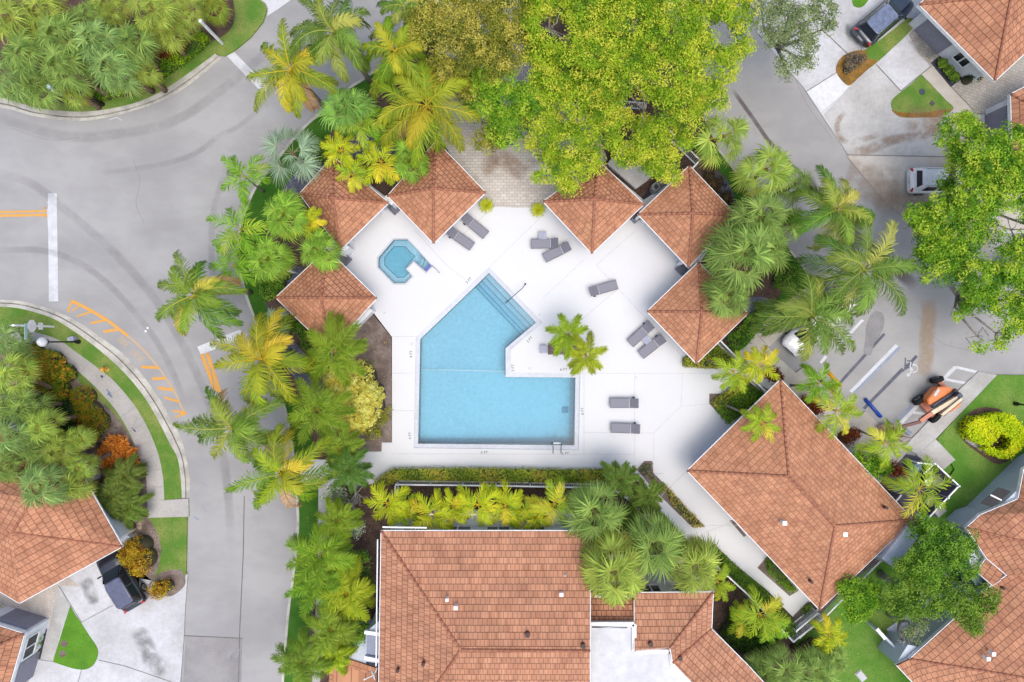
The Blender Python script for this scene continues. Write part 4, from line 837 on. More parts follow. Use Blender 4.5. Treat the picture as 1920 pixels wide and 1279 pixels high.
mb = MB(); mb.lathe(g, [(.34, 0), (.37, .2), (.37, .9), (.30, 1.0)], 22); mb.build('body', plain('tank_blue', ph(130, 168, 212), .5), t)
mb = MB(); mb.lathe(g+Vector((0, 0, 1.0)), [(.2, 0), (.19, .06), (.04, .08)], 18); mb.build('lid', MATS['tank_blue'], t)
# ================================================================ OBJECTS
# ---- loungers
FAB = NT('sling_fabric'); 
_tc = FAB.node('ShaderNodeTexCoord'); _w = FAB.node('ShaderNodeTexWave', inp={'Scale': 9.0, 'Distortion': .2}); FAB.link(_tc.outputs['Object'], _w.inputs[0])
FAB.link(FAB.ramp(_w.outputs['Fac'], [(0, ph(160, 160, 172)), (1, ph(142, 142, 156))]), FAB.b.inputs['Base Color']); FAB.b.inputs['Roughness'].default_value = .75; FAB = FAB.m
FABD = plain('sling_fabric_back', ph(136, 136, 150), .75)
FRM = plain('lounger_frame', ph(112, 112, 128), .5)
RAILW = plain('lounger_crossbar', ph(214, 214, 224), .4)
def lounger(label, px, py, ang, up):
    g = P(px, py, .16); t = thing('sun_lounger', label, 'sun lounger', (g.x, g.y, .16), R(ang), group='grey sling sun loungers on the pool deck')
    Wd = .68; zs = .34; mb = MB()
    for s in (-1, 1): mb.beam((-1.02, s*Wd/2, zs), (.42, s*Wd/2, zs), .05, .06); 
    mb.beam((-1.0, -Wd/2, zs), (-1.0, Wd/2, zs), .05, .06); mb.build('frame', FRM, t, False)
    mb = MB(); n = 6
    vs_ = []; 
    for i in range(n+1):
        x = -1.0+i*1.4/n; vs_ += [(x, -Wd/2+.02, zs+.035-.02*math.sin(i/n*3.14)), (x, Wd/2-.02, zs+.035-.02*math.sin(i/n*3.14))]
    mb.smooth = True; mb.add(vs_, [(2*i, 2*i+2, 2*i+3, 2*i+1) for i in range(n)]); mb.add([(v[0], v[1], v[2]-.012) for v in vs_], [(2*i, 2*i+1, 2*i+3, 2*i+2) for i in range(n)]); mb.build('seat', FAB, t, False)
    mb = MB(); a = R(up); e = (.45+.66*math.cos(a), zs+.66*math.sin(a))
    q = [(.45, -Wd/2+.02, zs+.03), (e[0], -Wd/2+.03, e[1]+.03), (e[0], Wd/2-.03, e[1]+.03), (.45, Wd/2-.02, zs+.03)]
    mb.add(q, [(0, 1, 2, 3)]); mb.add([(v[0], v[1], v[2]-.02) for v in q], [(3, 2, 1, 0)])
    for s in (-1, 1): mb.beam((.45, s*Wd/2, zs), (e[0], s*(Wd/2-.01), e[1]), .045, .05)
    mb.beam((e[0], -Wd/2, e[1]), (e[0], Wd/2, e[1]), .045, .05); mb.build('backrest', FABD, t, False)
    mb = MB(); mb.beam((.43, -Wd/2, zs+.05), (.43, Wd/2, zs+.05), .035, .02); mb.build('crossbar', RAILW, t, False)
    for x, y in ((-.8, -.3), (-.8, .3), (.25, -.3), (.25, .3)): mb = MB(); mb.tube([(x, y, 0), (x, y*1.05, zs)], .022, 6); mb.build('leg', FRM, t, False)
    mb = MB(); mb.tube([(.78, Wd/2+.02, .12), (.78, Wd/2+.09, .12)], .09, 12); mb.tube([(.78, Wd/2-.05, .12), (.78, Wd/2+.04, .12)], .02, 6); mb.build('wheel', DARK, t, False)
    return t
for a in [("grey lounger nearest the corner of the pavilion right of the spa", 865, 449, 145, 22), ("grey lounger nearest the small potted tuft by the paver drive", 892, 426, 140, 20),
          ("grey lounger lying level beneath the pale side table at the top of the deck", 1021, 458, 1, 40), ("grey lounger set askew touching the level one at the top of the deck", 1043, 474, 26, 28),
          ("lone grey lounger slightly tilted in the middle of the right deck", 1131, 541, 196, 18), ("upper left grey lounger of the pair sharing a table by the right pavilion", 1199, 627, 43, 20),
          ("lower right grey lounger of the pair sharing a table by the right pavilion", 1220, 650, 38, 22), ("upper of two parallel grey loungers right of the pool's square corner", 1168, 755, 0, 28),
          ("lower of two parallel grey loungers right of the pool's square corner", 1170, 802, -2, 20)]: lounger(*a)
TBL = plain('pale_resin', ph(188, 192, 216), .5)
for l, x, y, rz in (('pale slatted side table above the level lounger at the top of the deck', 1017, 443, 0), ('pale side table at the left end of the palm planter', 1019, 655, 90), ('pale side table squeezed between two loungers by the right pavilion', 1211, 637, 40)):
    g = P(x, y, .16); t = thing('side_table', l, 'side table', (g.x, g.y, .16), R(rz), group='pale slatted side tables')
    mb = MB()
    for k in range(7): mb.box(((k-3)*.082, 0, .40), (.072, .56, .025))
    mb.box((0, .25, .375), (.56, .05, .03)); mb.box((0, -.25, .375), (.56, .05, .03)); mb.build('top', TBL, t, False)
    for sx in (-1, 1):
        for sy in (-1, 1): mb = MB(); mb.box((sx*.25, sy*.25, .18), (.05, .05, .36)); mb.build('leg', TBL, t, False)
for l, x, y, r_, m in (('small round grey drain in the deck above the pool steps', 982, 472, .1, 1), ('round deck drain near the street side pavilion corner', 721, 586, .09, 1), ('pale round deck lid below the pair of loungers with a table', 1193, 708, .12, 0), ('pale round skimmer lid under the pool left of the ladder', 1078, 852, .10, 0), ('pale round skimmer lid left of the pool above the depth mark', 772, 645, .12, 0), ('faint round lid inside the notch of the pool', 993, 691, .1, 0), ('faint round lid right of the pool steps', 1012, 590, .1, 0)):
    g = P(x, y, .163); t = MB(); t.lathe(g, [(r_, 0), (r_*.96, .012)], 16); o = t.build('deck_drain', STEEL if m else LEDGE); tag(o, l, 'drain')
# ---- fences
def fence(label, pts, h, base=.12, sp=.13, name='picket_fence', m=WHITEM, post=2.2, rails=2, ends=True):
    q = [Vector(P(a, b, base)[:2]) for a, b in pts]; c = q[0]
    t = thing(name, label, 'fence', (*c, base)); pk = MB(); rls = {}; posts = []
    for a, b in zip(q, q[1:]):
        L = (b-a).length; d = (b-a)/L; n = max(1, int(L/sp))
        for k in range(n): p = a+d*(k+.5)*L/n; pk.box((*p, base+h/2), (.028, .028, h-.1), rz=math.atan2(d.y, d.x))
        for zz in [base+h-.03, base+.18][:rails]: rls.setdefault(zz, MB()).beam((*a, zz), (*b, zz), .10, .05)
        m_ = max(1, int(L/post))
        for k in range(m_+1):
            p = a+(b-a)*k/m_
            if all((p-o).length > .3 for o in posts): posts.append(p)
    pk.build('pickets', m, t); [r_.build('rail', m, t) for r_ in rls.values()]
    for p in posts: mb = MB(); mb.box((p.x, p.y, base+h/2+.02), (.085, .085, h+.1)); mb.build('post', m, t)
    return t
def base_of(pts, h, base=.12):
    """photo pixels of a fence's top rail -> pixels of its foot"""
    return [(CX+(x-CX)*(H-base)/(H-h-base)*((H-h-base)/(H-base))**2, CY+(y-CY)*(H-h-base)/(H-base)) for x, y in pts]
for l, pts, h in (("long white picket fence between the clipped hedge and the row of yellow palms", [(742, 909), (930, 911), (1122, 915)], 1.5),
                  ("short white picket return at the left end of the townhouse garden fence", [(741, 912), (741, 937)], 1.5),
                  ("white picket fence half hidden among the large fan palms above the townhouse wing", [(1150, 917), (1190, 945), (1232, 996)], 1.5),
                  ("long white picket fence along the hedge below the clubhouse path", [(1344, 1062), (1400, 1113), (1487, 1203)], 1.5),
                  ("wide white picket fence under the bottom corner of the clubhouse roof", [(1489, 1203), (1545, 1160), (1652, 1052)], 1.5),
                  ("white picket fence beneath the bottom corner hedge of the right pavilion", [(1352, 640), (1384, 673), (1408, 694)], 1.5),
                  ("white picket fence piece running to the clubhouse by the palms", [(1406, 706), (1440, 737)], 1.5),
                  ("white picket fence in the dark gap of the yellow-green tree", [(1254, 243), (1313, 300), (1298, 317)], 1.4),
                  ("upper white picket fence seen through the big yellow-green tree", [(962, 150), (1060, 157)], 1.4),
                  ("lower white picket fence seen through the big yellow-green tree", [(1150, 188), (1205, 193)], 1.4),
                  ("white picket fence behind the plumed palms left of the bare bed", [(622, 655), (622, 740), (617, 842)], 1.5),
                  ("white picket fence crossing the walk left of the pool", [(656, 846), (656, 905)], 1.6),
                  ("white picket fence under the palms left of the spa", [(468, 507), (545, 508)], 1.4)):
    fence(l, base_of(pts, h), h)
# slatted gate trellis by the clubhouse foot
fence("slatted white gate panel at the foot of the clubhouse roof", base_of([(1493, 1184), (1534, 1150)], 1.2), 1.2, sp=.1, name='slatted_gate')
fence("second slatted white panel along the clubhouse foot", base_of([(1500, 1196), (1541, 1160)], 1.3), 1.3, sp=.1, name='slatted_gate')
# ---- gate pillars at the left walk
for l, x, y in (("grey pier at the upper side of the left walk gate", 664, 872), ("grey pier at the lower side of the left walk gate", 670, 905)):
    g = P(x, y, .16); t = thing('gate_pier', l, 'pillar', g, group='grey piers of the left gate'); mb = MB(); mb.box((0, 0, .8), (.4, .4, 1.6)); mb.build('shaft', GDOOR, t, False); mb = MB(); mb.box((0, 0, 1.63), (.5, .5, .08)); mb.build('cap', STEEL, t, False)
# ---- vehicles
TYRE = plain('tyre', (.018, .018, .02, 1), .8, .2); RIM = plain('alloy', (.5, .5, .52, 1), .3, .5, .8)
LENS = plain('headlight_lens', ph(220, 226, 232), .1, .8); RED = plain('tail_light_red', (.45, .012, .015, 1), .2, .6); PLATE = plain('number_plate', ph(230, 230, 234), .5)
def car(name, label, cat, x, y, ang, paint, roofm, L=4.75, Wd=1.9, hr=1.70, van=False, z0=0.0, trim=None):
    t = thing(name, label, cat, (x, y, z0), R(ang)); k = L/4.7; w = Wd/1.92
    st = [(-2.35, .74, .42, .78, .90), (-2.30, .86, .32, .88, .97), (-2.15, .92, .27, .96, 1.03), (-1.4, .96, .24, .98, 1.06), (0, .96, .24, .98, 1.06), (.85, .955, .24, .96, 1.06), (1.15, .94, .24, .93, 1.05), (1.7, .93, .26, .86, .98), (2.08, .88, .28, .78, .90), (2.25, .80, .32, .70, .80), (2.34, .64, .40, .58, .66)]
    mb = MB(); mb.smooth = True; rings = []
    for (sx, hw, zl, zs, zt) in st:
        h_ = [(hw*.88, zl), (hw, zl+.14), (hw, zs-.16), (hw*.965, zs-.02), (hw*.80, zt-.015), (hw*.4, zt+.01)]
        ring = [(sx*k, yy*w, zz) for yy, zz in h_]+[(sx*k, -yy*w, zz) for yy, zz in h_[::-1]]; rings.append(ring)
    n = len(rings[0]); vs_ = [p for r_ in rings for p in r_]
    mb.add(vs_, [(i*n+j, i*n+(j+1) % n, (i+1)*n+(j+1) % n, (i+1)*n+j) for i in range(len(rings)-1) for j in range(n)]); mb.smooth = False
    mb.add(rings[0], [tuple(range(n))]); mb.add(rings[-1], [tuple(range(n))[::-1]])
    mb.build('body', paint, t, False)
    # greenhouse
    zb, zr = 1.02, hr-.06; b = dict(r=-2.12, f=1.0, w=.86); rf = dict(r=-1.86, f=.22, w=.67)
    if van: b = dict(r=-2.25, f=1.55, w=.90); rf = dict(r=-2.15, f=.95, w=.80)
    def ring(d, z_, cr, ins=0):
        x0, x1, hw = (d['r']+ins)*k, (d['f']-ins)*k, (d['w']-ins)*w; out = []
        for cx_, cy_, a0 in ((x1-cr, hw-cr, 0), (x0+cr, hw-cr, 90), (x0+cr, -hw+cr, 180), (x1-cr, -hw+cr, 270)):
            for j in range(4): a = R(a0+30*j); out.append((cx_+cr*math.cos(a), cy_+cr*math.sin(a), z_))
        return out
    r0, r1 = ring(b, zb, .22), ring(rf, zr, .24); m_ = len(r0)
    mb = MB(); mb.smooth = True; mb.add(r0+r1, [(j, (j+1) % m_, m_+(j+1) % m_, m_+j) for j in range(m_)]); mb.smooth = False; mb.add(r1, [tuple(range(m_))]); mb.build('cabin', paint, t, False)
    r2, r3 = ring(rf, zr+.005, .24), ring(rf, zr+.055, .2, .07); mb = MB(); mb.smooth = True; mb.add(r2+r3, [(j, (j+1) % m_, m_+(j+1) % m_, m_+j) for j in range(m_)]); mb.smooth = False; mb.add(r3, [tuple(range(m_))]); 
    rp = mb.build('roof', roofm, t, False)
    def quad(nm, corners, mt, off):
        q = [Vector(c) for c in corners]; nn = (q[1]-q[0]).cross(q[2]-q[0]).normalized(); c = sum(q, Vector())/4
        if nn.dot(c-Vector((0, 0, .8))) < 0: nn = -nn
        m2 = MB(); A = [p+nn*off for p in q]; m2.add(A, [(0, 1, 2, 3)]); m2.add([p-nn*.0 for p in q], [(3, 2, 1, 0)]); return m2.build(nm, mt, t, False)
    def pt(fx, sy, u):       # on the cabin skin: fx position label, u height 0..1
        return None
    lb, lf, br, bf = rf['r']*k, rf['f']*k, b['r']*k, b['f']*k; hw0, hw1 = b['w']*w, rf['w']*w
    lz = lambda u: zb+(zr-zb)*u
    def sk(x_, s, u): return (x_, s*(hw0+(hw1-hw0)*u), lz(u))
    u0, u1 = .08, .90
    quad('windshield', [(bf+(lf-bf)*u0, -hw0*.82, lz(u0)), (bf+(lf-bf)*u0, hw0*.82, lz(u0)), (bf+(lf-bf)*u1, hw1*.86, lz(u1)), (bf+(lf-bf)*u1, -hw1*.86, lz(u1))], GLASS, .02)
    quad('rear_window', [(br+(lb-br)*.25, -hw0*.74, lz(.25)), (br+(lb-br)*.25, hw0*.74, lz(.25)), (br+(lb-br)*u1, hw1*.78, lz(u1)), (br+(lb-br)*u1, -hw1*.78, lz(u1))], GLASS, .02)
    for s in (-1, 1):
        segs = ((br*.80, -.72*k), (-.62*k, .20*k), (.28*k, bf*.62)) if not van else ((.3*k, bf*.72),)
        for x0, x1 in segs:
            fr_ = x1 > 0; 
            quad('side_window', [sk(x0, s, u0), sk(x1+(.12 if fr_ else 0), s, u0), sk(x1-(.30 if fr_ else 0), s, u1), sk(x0+(.16 if x0 < -1 else 0), s, u1)], GLASS, .012)
        m2 = MB(); m2.tube([(lb+.25, s*hw1*.93, hr+.01), (lb+.4, s*hw1*.95, hr+.04), (lf-.5, s*hw1*.95, hr+.04), (lf-.3, s*hw1*.93, hr)], .018, 6); m2.build('roof_rail', trim or STEEL, t, False)
        m2 = MB(); m2.box((.86*k, s*(.96*w+.10), 1.05), (.12, .22, .15)); m2.box((.86*k, s*.92*w, 1.02), (.06, .1, .06)); m2.build('mirror', paint, t, False)
        m2 = MB(); m2.box((2.18*k, s*.66*w, .70), (.22, .34, .12), rz=-s*.35); m2.build('headlight', LENS, t, False)
        m2 = MB(); m2.box((-2.27*k, s*.74*w, .93), (.12, .26, .16), rz=s*.3); m2.build('tail_light', RED, t, False)
        for xx in (-1.42*k, 1.42*k):
            m2 = MB(); y1 = s*.975*w; m2.smooth = True
            m2.tube([(xx, y1-s*.24, .35), (xx, y1-s*.235, .35), (xx, y1-.02*s, .35), (xx, y1, .35)], [.30, .355, .355, .31], 22); wh = m2.build('wheel', TYRE, t, False)
            m3 = MB(); m3.tube([(xx, y1-.01*s, .35), (xx, y1+.004*s, .35)], [.225, .215], 18)
            m3.build('rim', RIM, wh, False)
            m3 = MB()
            for j in range(5): a = j*math.tau/5; m3.beam((xx, y1+s*.012, .35), (xx+.2*math.cos(a), y1+s*.012, .35+.2*math.sin(a)), .05, .02)
            m3.build('spokes', STEELD, wh, False)
    m2 = MB(); m2.box((-2.37*k, 0, .72), (.02, .5, .14)); m2.build('number_plate', PLATE, t, False)
    m2 = MB(); m2.box((2.35*k, 0, .60), (.03, .8, .16)); m2.build('grille', DARK, t, False)
    return t
BLK = plain('black_car_paint', (.012, .014, .022, 1), .22, .5, coat=1); BLKR = plain('black_car_roof', (.075, .085, .15, 1), .3, .6, coat=.4, var=.1)
NAV = plain('dark_blue_paint', (.012, .022, .04, 1), .2, .5, coat=1); NAVR = plain('panorama_roof', (.13, .16, .25, 1), .25, .7, var=.15)
WHP = plain('white_car_paint', (.80, .80, .83, 1), .3, .5, coat=1); 
car('parked_car', 'black estate car half under the eaves at the lower left drive', 'car', -28.9, -17.55, 121, BLK, BLKR, z0=.13, hr=1.72)
car('parked_car', 'dark blue car with large glass roof on the top right drive', 'car', 27.5, 23.9, 41, NAV, NAVR, z0=.08)
car('parked_car', 'white car with black rear window poking out under the bright tree', 'car', 31.7, 11.85, 0, WHP, WHP, z0=.08)
car('parked_van', 'white van under the two coconut palms in the parking bays', 'van', 22.5, 1.35, 227, WHP, WHP, L=5.7, Wd=2.0, hr=2.0, van=True)
# ---- orange boom lift
ORG = plain('orange_paint', ph(252, 136, 44), .35, .5, coat=.3); SAL = plain('faded_orange_metal', ph(226, 142, 112), .5); CRM = plain('cream_metal', ph(246, 228, 196), .45); BRN = plain('rusty_brown_metal', ph(138, 92, 88), .6)
LZ = lambda a, b, h: P(1640+a/7.52, 680+b/7.52, h)
t = thing('boom_lift', 'orange boom lift with cream arm parked over the hatched bay', 'boom lift', (*P(1755, 752)[:2], 0)); ca, sa = math.cos(R(48)), math.sin(R(48))
fwd = Vector((ca, sa, 0)); sd = Vector((-sa, ca, 0)); c0 = Vector((*P(1752, 750)[:2], 0))
def lwheel(c, ang, r_=.47, w_=.34):
    ax = Vector((-math.sin(ang), math.cos(ang), 0)); mb = MB(); mb.smooth = True
    mb.tube([c-ax*w_/2, c-ax*(w_/2-.04), c+ax*(w_/2-.04), c+ax*w_/2], [r_*.8, r_, r_, r_*.8], 24); wh = mb.build('wheel', TYRE, t)
    for s in (-1, 1): mb = MB(); mb.tube([c+ax*s*(w_/2-.02), c+ax*s*(w_/2+.012)], [r_*.55, r_*.5], 18); mb.build('rim', plain('grey_rim', ph(120, 124, 140), .5), wh); mb = MB(); mb.tube([c+ax*s*(w_/2), c+ax*s*(w_/2+.05)], [.12, .10], 10); mb.build('hub', DARK, wh)
w1, w2, w3, w4 = (Vector((*P(x, y, .45)[:2], .47)) for x, y in ((1756, 712), (1722, 750), (1752, 782), (1788, 745)))
for c, a in ((w1, 20), (w2, 42), (w3, 52), (w4, 30)): lwheel(c, R(a))
mb = MB(); mb.beam(w2, w3, .36, .34); mb.build('rear_axle', SAL, t); mb = MB(); mb.beam(w1, w4, .3, .3); mb.build('front_axle', SAL, t)
mb = MB(); mb.beam((w2+w3)/2, (w1+w4)/2, 1.0, .42); mb.build('chassis', SAL, t)
mb = MB(); q = [tuple(LZ(a, b, 1.5)[:2]) for a, b in ((745, 520), (800, 450), (890, 345), (1010, 340), (1085, 352), (1110, 400), (1040, 460), (880, 560), (800, 600), (760, 580))]
mb.prism(q, .75, 1.5); mb.build('engine_cover', ORG, t)
mb = MB(); mb.prism(inset(q, .06), 1.5, 1.54); mb.build('cover_panel', ORG, t)
mb = MB(); a, b = LZ(845, 470, 1.56), LZ(905, 375, 1.56); mb.beam(a, b, .2, .02); mb.build('decal', PLATE, t)
mb = MB(); q = [tuple(LZ(a, b, 1.35)[:2]) for a, b in ((950, 740), (1060, 620), (1190, 490), (1225, 540), (1205, 610), (1090, 690))]; mb.prism(q, .7, 1.35); mb.build('counterweight', ORG, t)
mb = MB(); mb.beam(LZ(810, 620, 1.45), LZ(1150, 400, 1.45), .34, .5); mb.build('turntable', STEELD, t)
mb = MB(); mb.beam(LZ(1110, 390, 1.62), LZ(1150, 430, 1.62), .35, .2); mb.build('hydraulics', DARK, t)
mb = MB(); mb.beam(LZ(800, 705, 1.75), LZ(1185, 480, 2.0), .30, .3); mb.build('lower_boom', CRM, t)
mb = MB(); mb.beam(LZ(940, 735, 2.0), LZ(1215, 510, 2.15), .24, .26); mb.build('upper_boom', CRM, t)
for s in (-.13, .13): 
    mb = MB(); a, b = LZ(940, 735, 2.0), LZ(1215, 510, 2.15); d = (b-a).normalized(); n_ = Vector((-d.y, d.x, 0))*s; mb.beam(a+n_+Vector((0, 0, .14)), b+n_+Vector((0, 0, .14)), .03, .02); mb.build('stripe', DARK, t)
mb = MB(); mb.box(LZ(1180, 465, 2.0), (.34, .34, .4), rz=R(40)); mb.build('knuckle', STEELD, t)
mb = MB(); mb.beam(LZ(640, 820, 1.5), LZ(810, 700, 1.7), .28, .28); mb.build('jib_root', SAL, t)
mb = MB(); mb.beam(LZ(380, 905, 1.1), LZ(650, 830, 1.45), .2, .22); mb.build('jib', BRN, t)
mb = MB(); mb.tube([LZ(660, 770, 1.5), LZ(740, 720, 1.6)], .05, 6); mb.build('cylinder', DARK, t)
# basket
bk = [LZ(110, 915, 1.1), LZ(290, 870, 1.1), LZ(500, 1060, 1.1), LZ(330, 1170, 1.1)]
bz = [Vector((*p[:2], .35)) for p in bk]; bx = MB(); bx.prism([tuple(p[:2]) for p in bk], .30, .35); bs = bx.build('basket', BRN, t)
mb = MB()
for zz in (.35, .75, 1.35):
    for i in range(4): a, b = bk[i], bk[(i+1) % 4]; mb.tube([(a.x, a.y, zz), (b.x, b.y, zz)], .028, 6)
for i in range(4):
    for f_ in (0, .5): a = bk[i].lerp(bk[(i+1) % 4], f_); mb.tube([(a.x, a.y, .35), (a.x, a.y, 1.35)], .026, 6)
mb.build('guard_rail', plain('pale_pink_rail', ph(214, 176, 168), .5), bs)
mb = MB(); mb.box(LZ(460, 975, 1.35), (.5, .32, .25), rz=R(-40)); mb.build('control_box', plain('control_blue_grey', ph(130, 142, 164), .5), bs)
# ---- wheel stops, barrier, signs, lamps
for nm, l, pa, pb, m in (('wheel_stop', 'long blue bar on the ground at the head of the wheelchair bay', (1622, 748), (1652, 782), plain('blue_paint', ph(34, 82, 190), .4)), ('wheel_stop', 'yellow bar on the ground behind the palm at the parking edge', (1552, 697), (1577, 724), plain('yellow_paint', ph(248, 188, 30), .45))):
    a, b = P(*pa, .1), P(*pb, .1); t = thing(nm, l, 'wheel stop', (a+b)/2); mb = MB(); mb.smooth = True; mb.tube([a, b], .13, 10); mb.build('bar', m, t); 
    for q_ in (.15, .85): mb = MB(); c = a.lerp(b, q_); mb.box((c.x, c.y, .03), (.3, .3, .05), rz=R(-48)); mb.build('foot', m, t)
def post_thing(name, label, cat, foot, h, w, m, head=None):
    g = P(*foot, .12); t = thing(name, label, cat, g); mb = MB(); mb.box((0, 0, h/2), (w, w, h)); mb.build('post', m, t, False); mb = MB(); mb.box((0, 0, h+.03), (w*1.3, w*1.3, .06)); mb.build('cap', m, t, False); return t
post_thing('white_post', 'tall white square post on the grass verge at the top left', 'post', (417, 82), 3.6, .16, WHITE)
t = post_thing('sign_post', 'leaning white sign post among the fan palms by the top left kerb', 'sign', (152, 196), 3.4, .15, WHITE)
mb = MB(); mb.box((0, .3, 3.2), (.05, 1.1, .25), rz=R(8)); mb.build('name_blade', WHITE, t, False)
mb = MB(); mb.lathe((0, 0, 3.5), [(.12, 0), (.2, .06), (.12, .14)], 12); mb.build('finial', plain('pale_aqua', ph(190, 226, 226), .4), t, False)
BLKM = plain('black_metal', (.01, .01, .012, 1), .4)
def lamp(label, foot, h, globe=True, name='street_lamp', lean=None):
    g = P(*foot, .12); t = thing(name, label, 'street lamp', g)
    mb = MB(); mb.lathe((0, 0, 0), [(.16, 0), (.16, .25), (.09, .4)], 12); mb.build('base', BLKM, t, False)
    mb = MB(); mb.tube([(0, 0, .3), (0, 0, h)], [.075, .05], 10); mb.build('pole', BLKM, t, False)
    mb = MB(); mb.lathe((0, 0, h), [(.05, 0), (.22, .1), (.22, .14), (.08, .16)], 12); mb.build('collar', BLKM, t, False)
    if globe: mb = MB(); mb.lathe((0, 0, h+.16), [(.1, 0), (.24, .1), (.33, .28), (.33, .4), (.24, .58), (.1, .68)], 20); mb.build('globe', plain('opal_globe', ph(240, 240, 246), .3), t, False)
    return t
lamp('black street lamp with a white globe on the curved walk at the left', (148, 641), 3.5)
lamp('thin black lamp pole without visible globe beside the kerb at the top left', (193, 196), 2.6, globe=False)
lamp('black pole lying toward the frame edge on the right lawn', (1903, 757), 1.6, globe=False)
g = P(141, 636, .12); t = thing('utility_box', 'small pale utility box at the foot of the globe lamp', 'utility box', g, R(20)); mb = MB(); mb.box((0, 0, .25), (.42, .3, .5)); mb.build('body', TBL, t, False); mb = MB(); mb.box((0, 0, .52), (.46, .34, .04)); mb.build('lid', TBL, t, False)
# stop sign seen from behind on a tall white post with name blades
g = P(101, 612.5, .12); t = thing('stop_sign', 'octagonal road sign seen from behind on a white post with street name blades', 'road sign', g)
mb = MB(); mb.box((0, 0, 2.1), (.12, .14, 4.2)); mb.build('post', WHITE, t, False)
oc = [Vector((.09, .46*math.cos(R(22.5+45*k)), 2.45+.46*math.sin(R(22.5+45*k)))) for k in range(8)]
mb = MB(); mb.add(oc, [tuple(range(8))]); mb.add([v+Vector((-.02, 0, 0)) for v in oc], [tuple(range(8))[::-1]])
for i in range(8): a, b = oc[i], oc[(i+1) % 8]; mb.add([a, b, b-Vector((.02, 0, 0)), a-Vector((.02, 0, 0))], [(3, 2, 1, 0)])
pn = mb.build('octagon_panel', plain('sign_back_grey', (.72, .73, .78, 1), .45), t, False)
mb = MB(); mb.add([v+Vector((-.024, 0, 0)) for v in oc], [tuple(range(8))[::-1]]); mb.build('red_face', plain('sign_red', (.45, .01, .01, 1), .4), pn, False)
mb = MB(); mb.box((.09, 0, 1.55), (.02, .5, .45)); mb.build('small_panel', MATS['sign_back_grey'], t, False)
mb = MB(); mb.box((.08, -.42, 3.05), (.03, 1.15, .28)); nb = mb.build('name_blade', plain('pale_aqua', None) if 'pale_aqua' in MATS else WHITE, t, False)
mb = MB(); mb.box((0, 0, 4.05), (.5, .03, .2)); mb.build('name_blade', WHITE, t, False)
# yellow fire hydrant
g = P(200, 692, .12); t = thing('fire_hydrant', 'yellow fire hydrant on the edge of the curved walk', 'fire hydrant', g); HY = plain('hydrant_yellow', ph(250, 192, 84), .45)
mb = MB(); mb.lathe((0, 0, 0), [(.2, 0), (.2, .06), (.13, .07), (.13, .55), (.17, .58), (.17, .63), (.12, .72), (.04, .78)], 14); mb.build('barrel', HY, t, False)
for dx, dy in ((.2, 0), (-.2, 0), (0, -.22)): mb = MB(); mb.tube([(dx*.4, dy*.4, .42), (dx, dy, .42)], .075, 10); mb.build('nozzle', HY, t, False)
mb = MB(); mb.lathe((0, 0, .78), [(.03, 0), (.03, .06)], 6); mb.build('bonnet_nut', HY, t, False)
mb = MB(); c = P(191, 706, .126); mb.lathe(c, [(.1, 0), (.1, .008)], 14); o = mb.build('valve_cover', STEELD); tag(o, 'small round iron cover in the walk beside the yellow hydrant', 'cover')
mb = MB(); c = P(217, 802, .118); mb.lathe(c, [(.12, 0), (.12, .008)], 14); o = mb.build('valve_cover', STEEL); tag(o, 'small grey cover in the sandy bed inside the curved walk', 'cover')
# utility marks sprayed on the pavement
BLP = plain('blue_spray', ph(96, 130, 176), .8)
strips('spray_mark', [[(120+a/5.33, 550+b/5.33) for a, b in q] for q in (((425, 960), (450, 985), (470, 1010)), ((455, 985), (440, 1005), (480, 1035)), ((470, 1015), (482, 1045)))], .07, .1285, BLP)
strips('spray_mark', [z('E', (735, 1105), (755, 1130), (745, 1120))], .08, .1285, BLP)
strips('spray_mark', [z('A', (262, 1130), (290, 1112)), z('A', (275, 1110), (280, 1145)), z('A', (610, 668), (650, 655), (680, 672))], .06, .02, PAINTW)
strips('spray_mark', [z('I', (1120, 165), (1150, 180)), z('I', (1130, 300), (1150, 325)), z('I', (1080, 355), (1110, 372))], .09, .02, PAINTB)
for x, y, l in ((273, 621, 'lower left pale reflective stud of the pair in the left road'), (277, 615, 'upper right pale reflective stud of the pair in the left road')): mb = MB(); mb.lathe(P(x, y, .0), [(.09, 0.005), (.06, .03)], 8); o = mb.build('road_stud', WHITE); tag(o, l, 'road stud', 'pair of studs in the left road')
AMB = plain('amber_stud', ph(240, 170, 60), .4)
for x, y, l in ((84, 390, 'upper amber stud where the far left double yellow line meets the stop bar'), (85, 406, 'lower amber stud where the far left double yellow line meets the stop bar'), (377, 671, 'left amber stud at the top of the slanting double yellow line'), (390, 666, 'right amber stud at the top of the slanting double yellow line')): mb = MB(); mb.box(P(x, y, .018), (.12, .12, .025)); o = mb.build('road_stud', AMB); tag(o, l, 'road stud', 'amber studs at the ends of the double yellow lines')
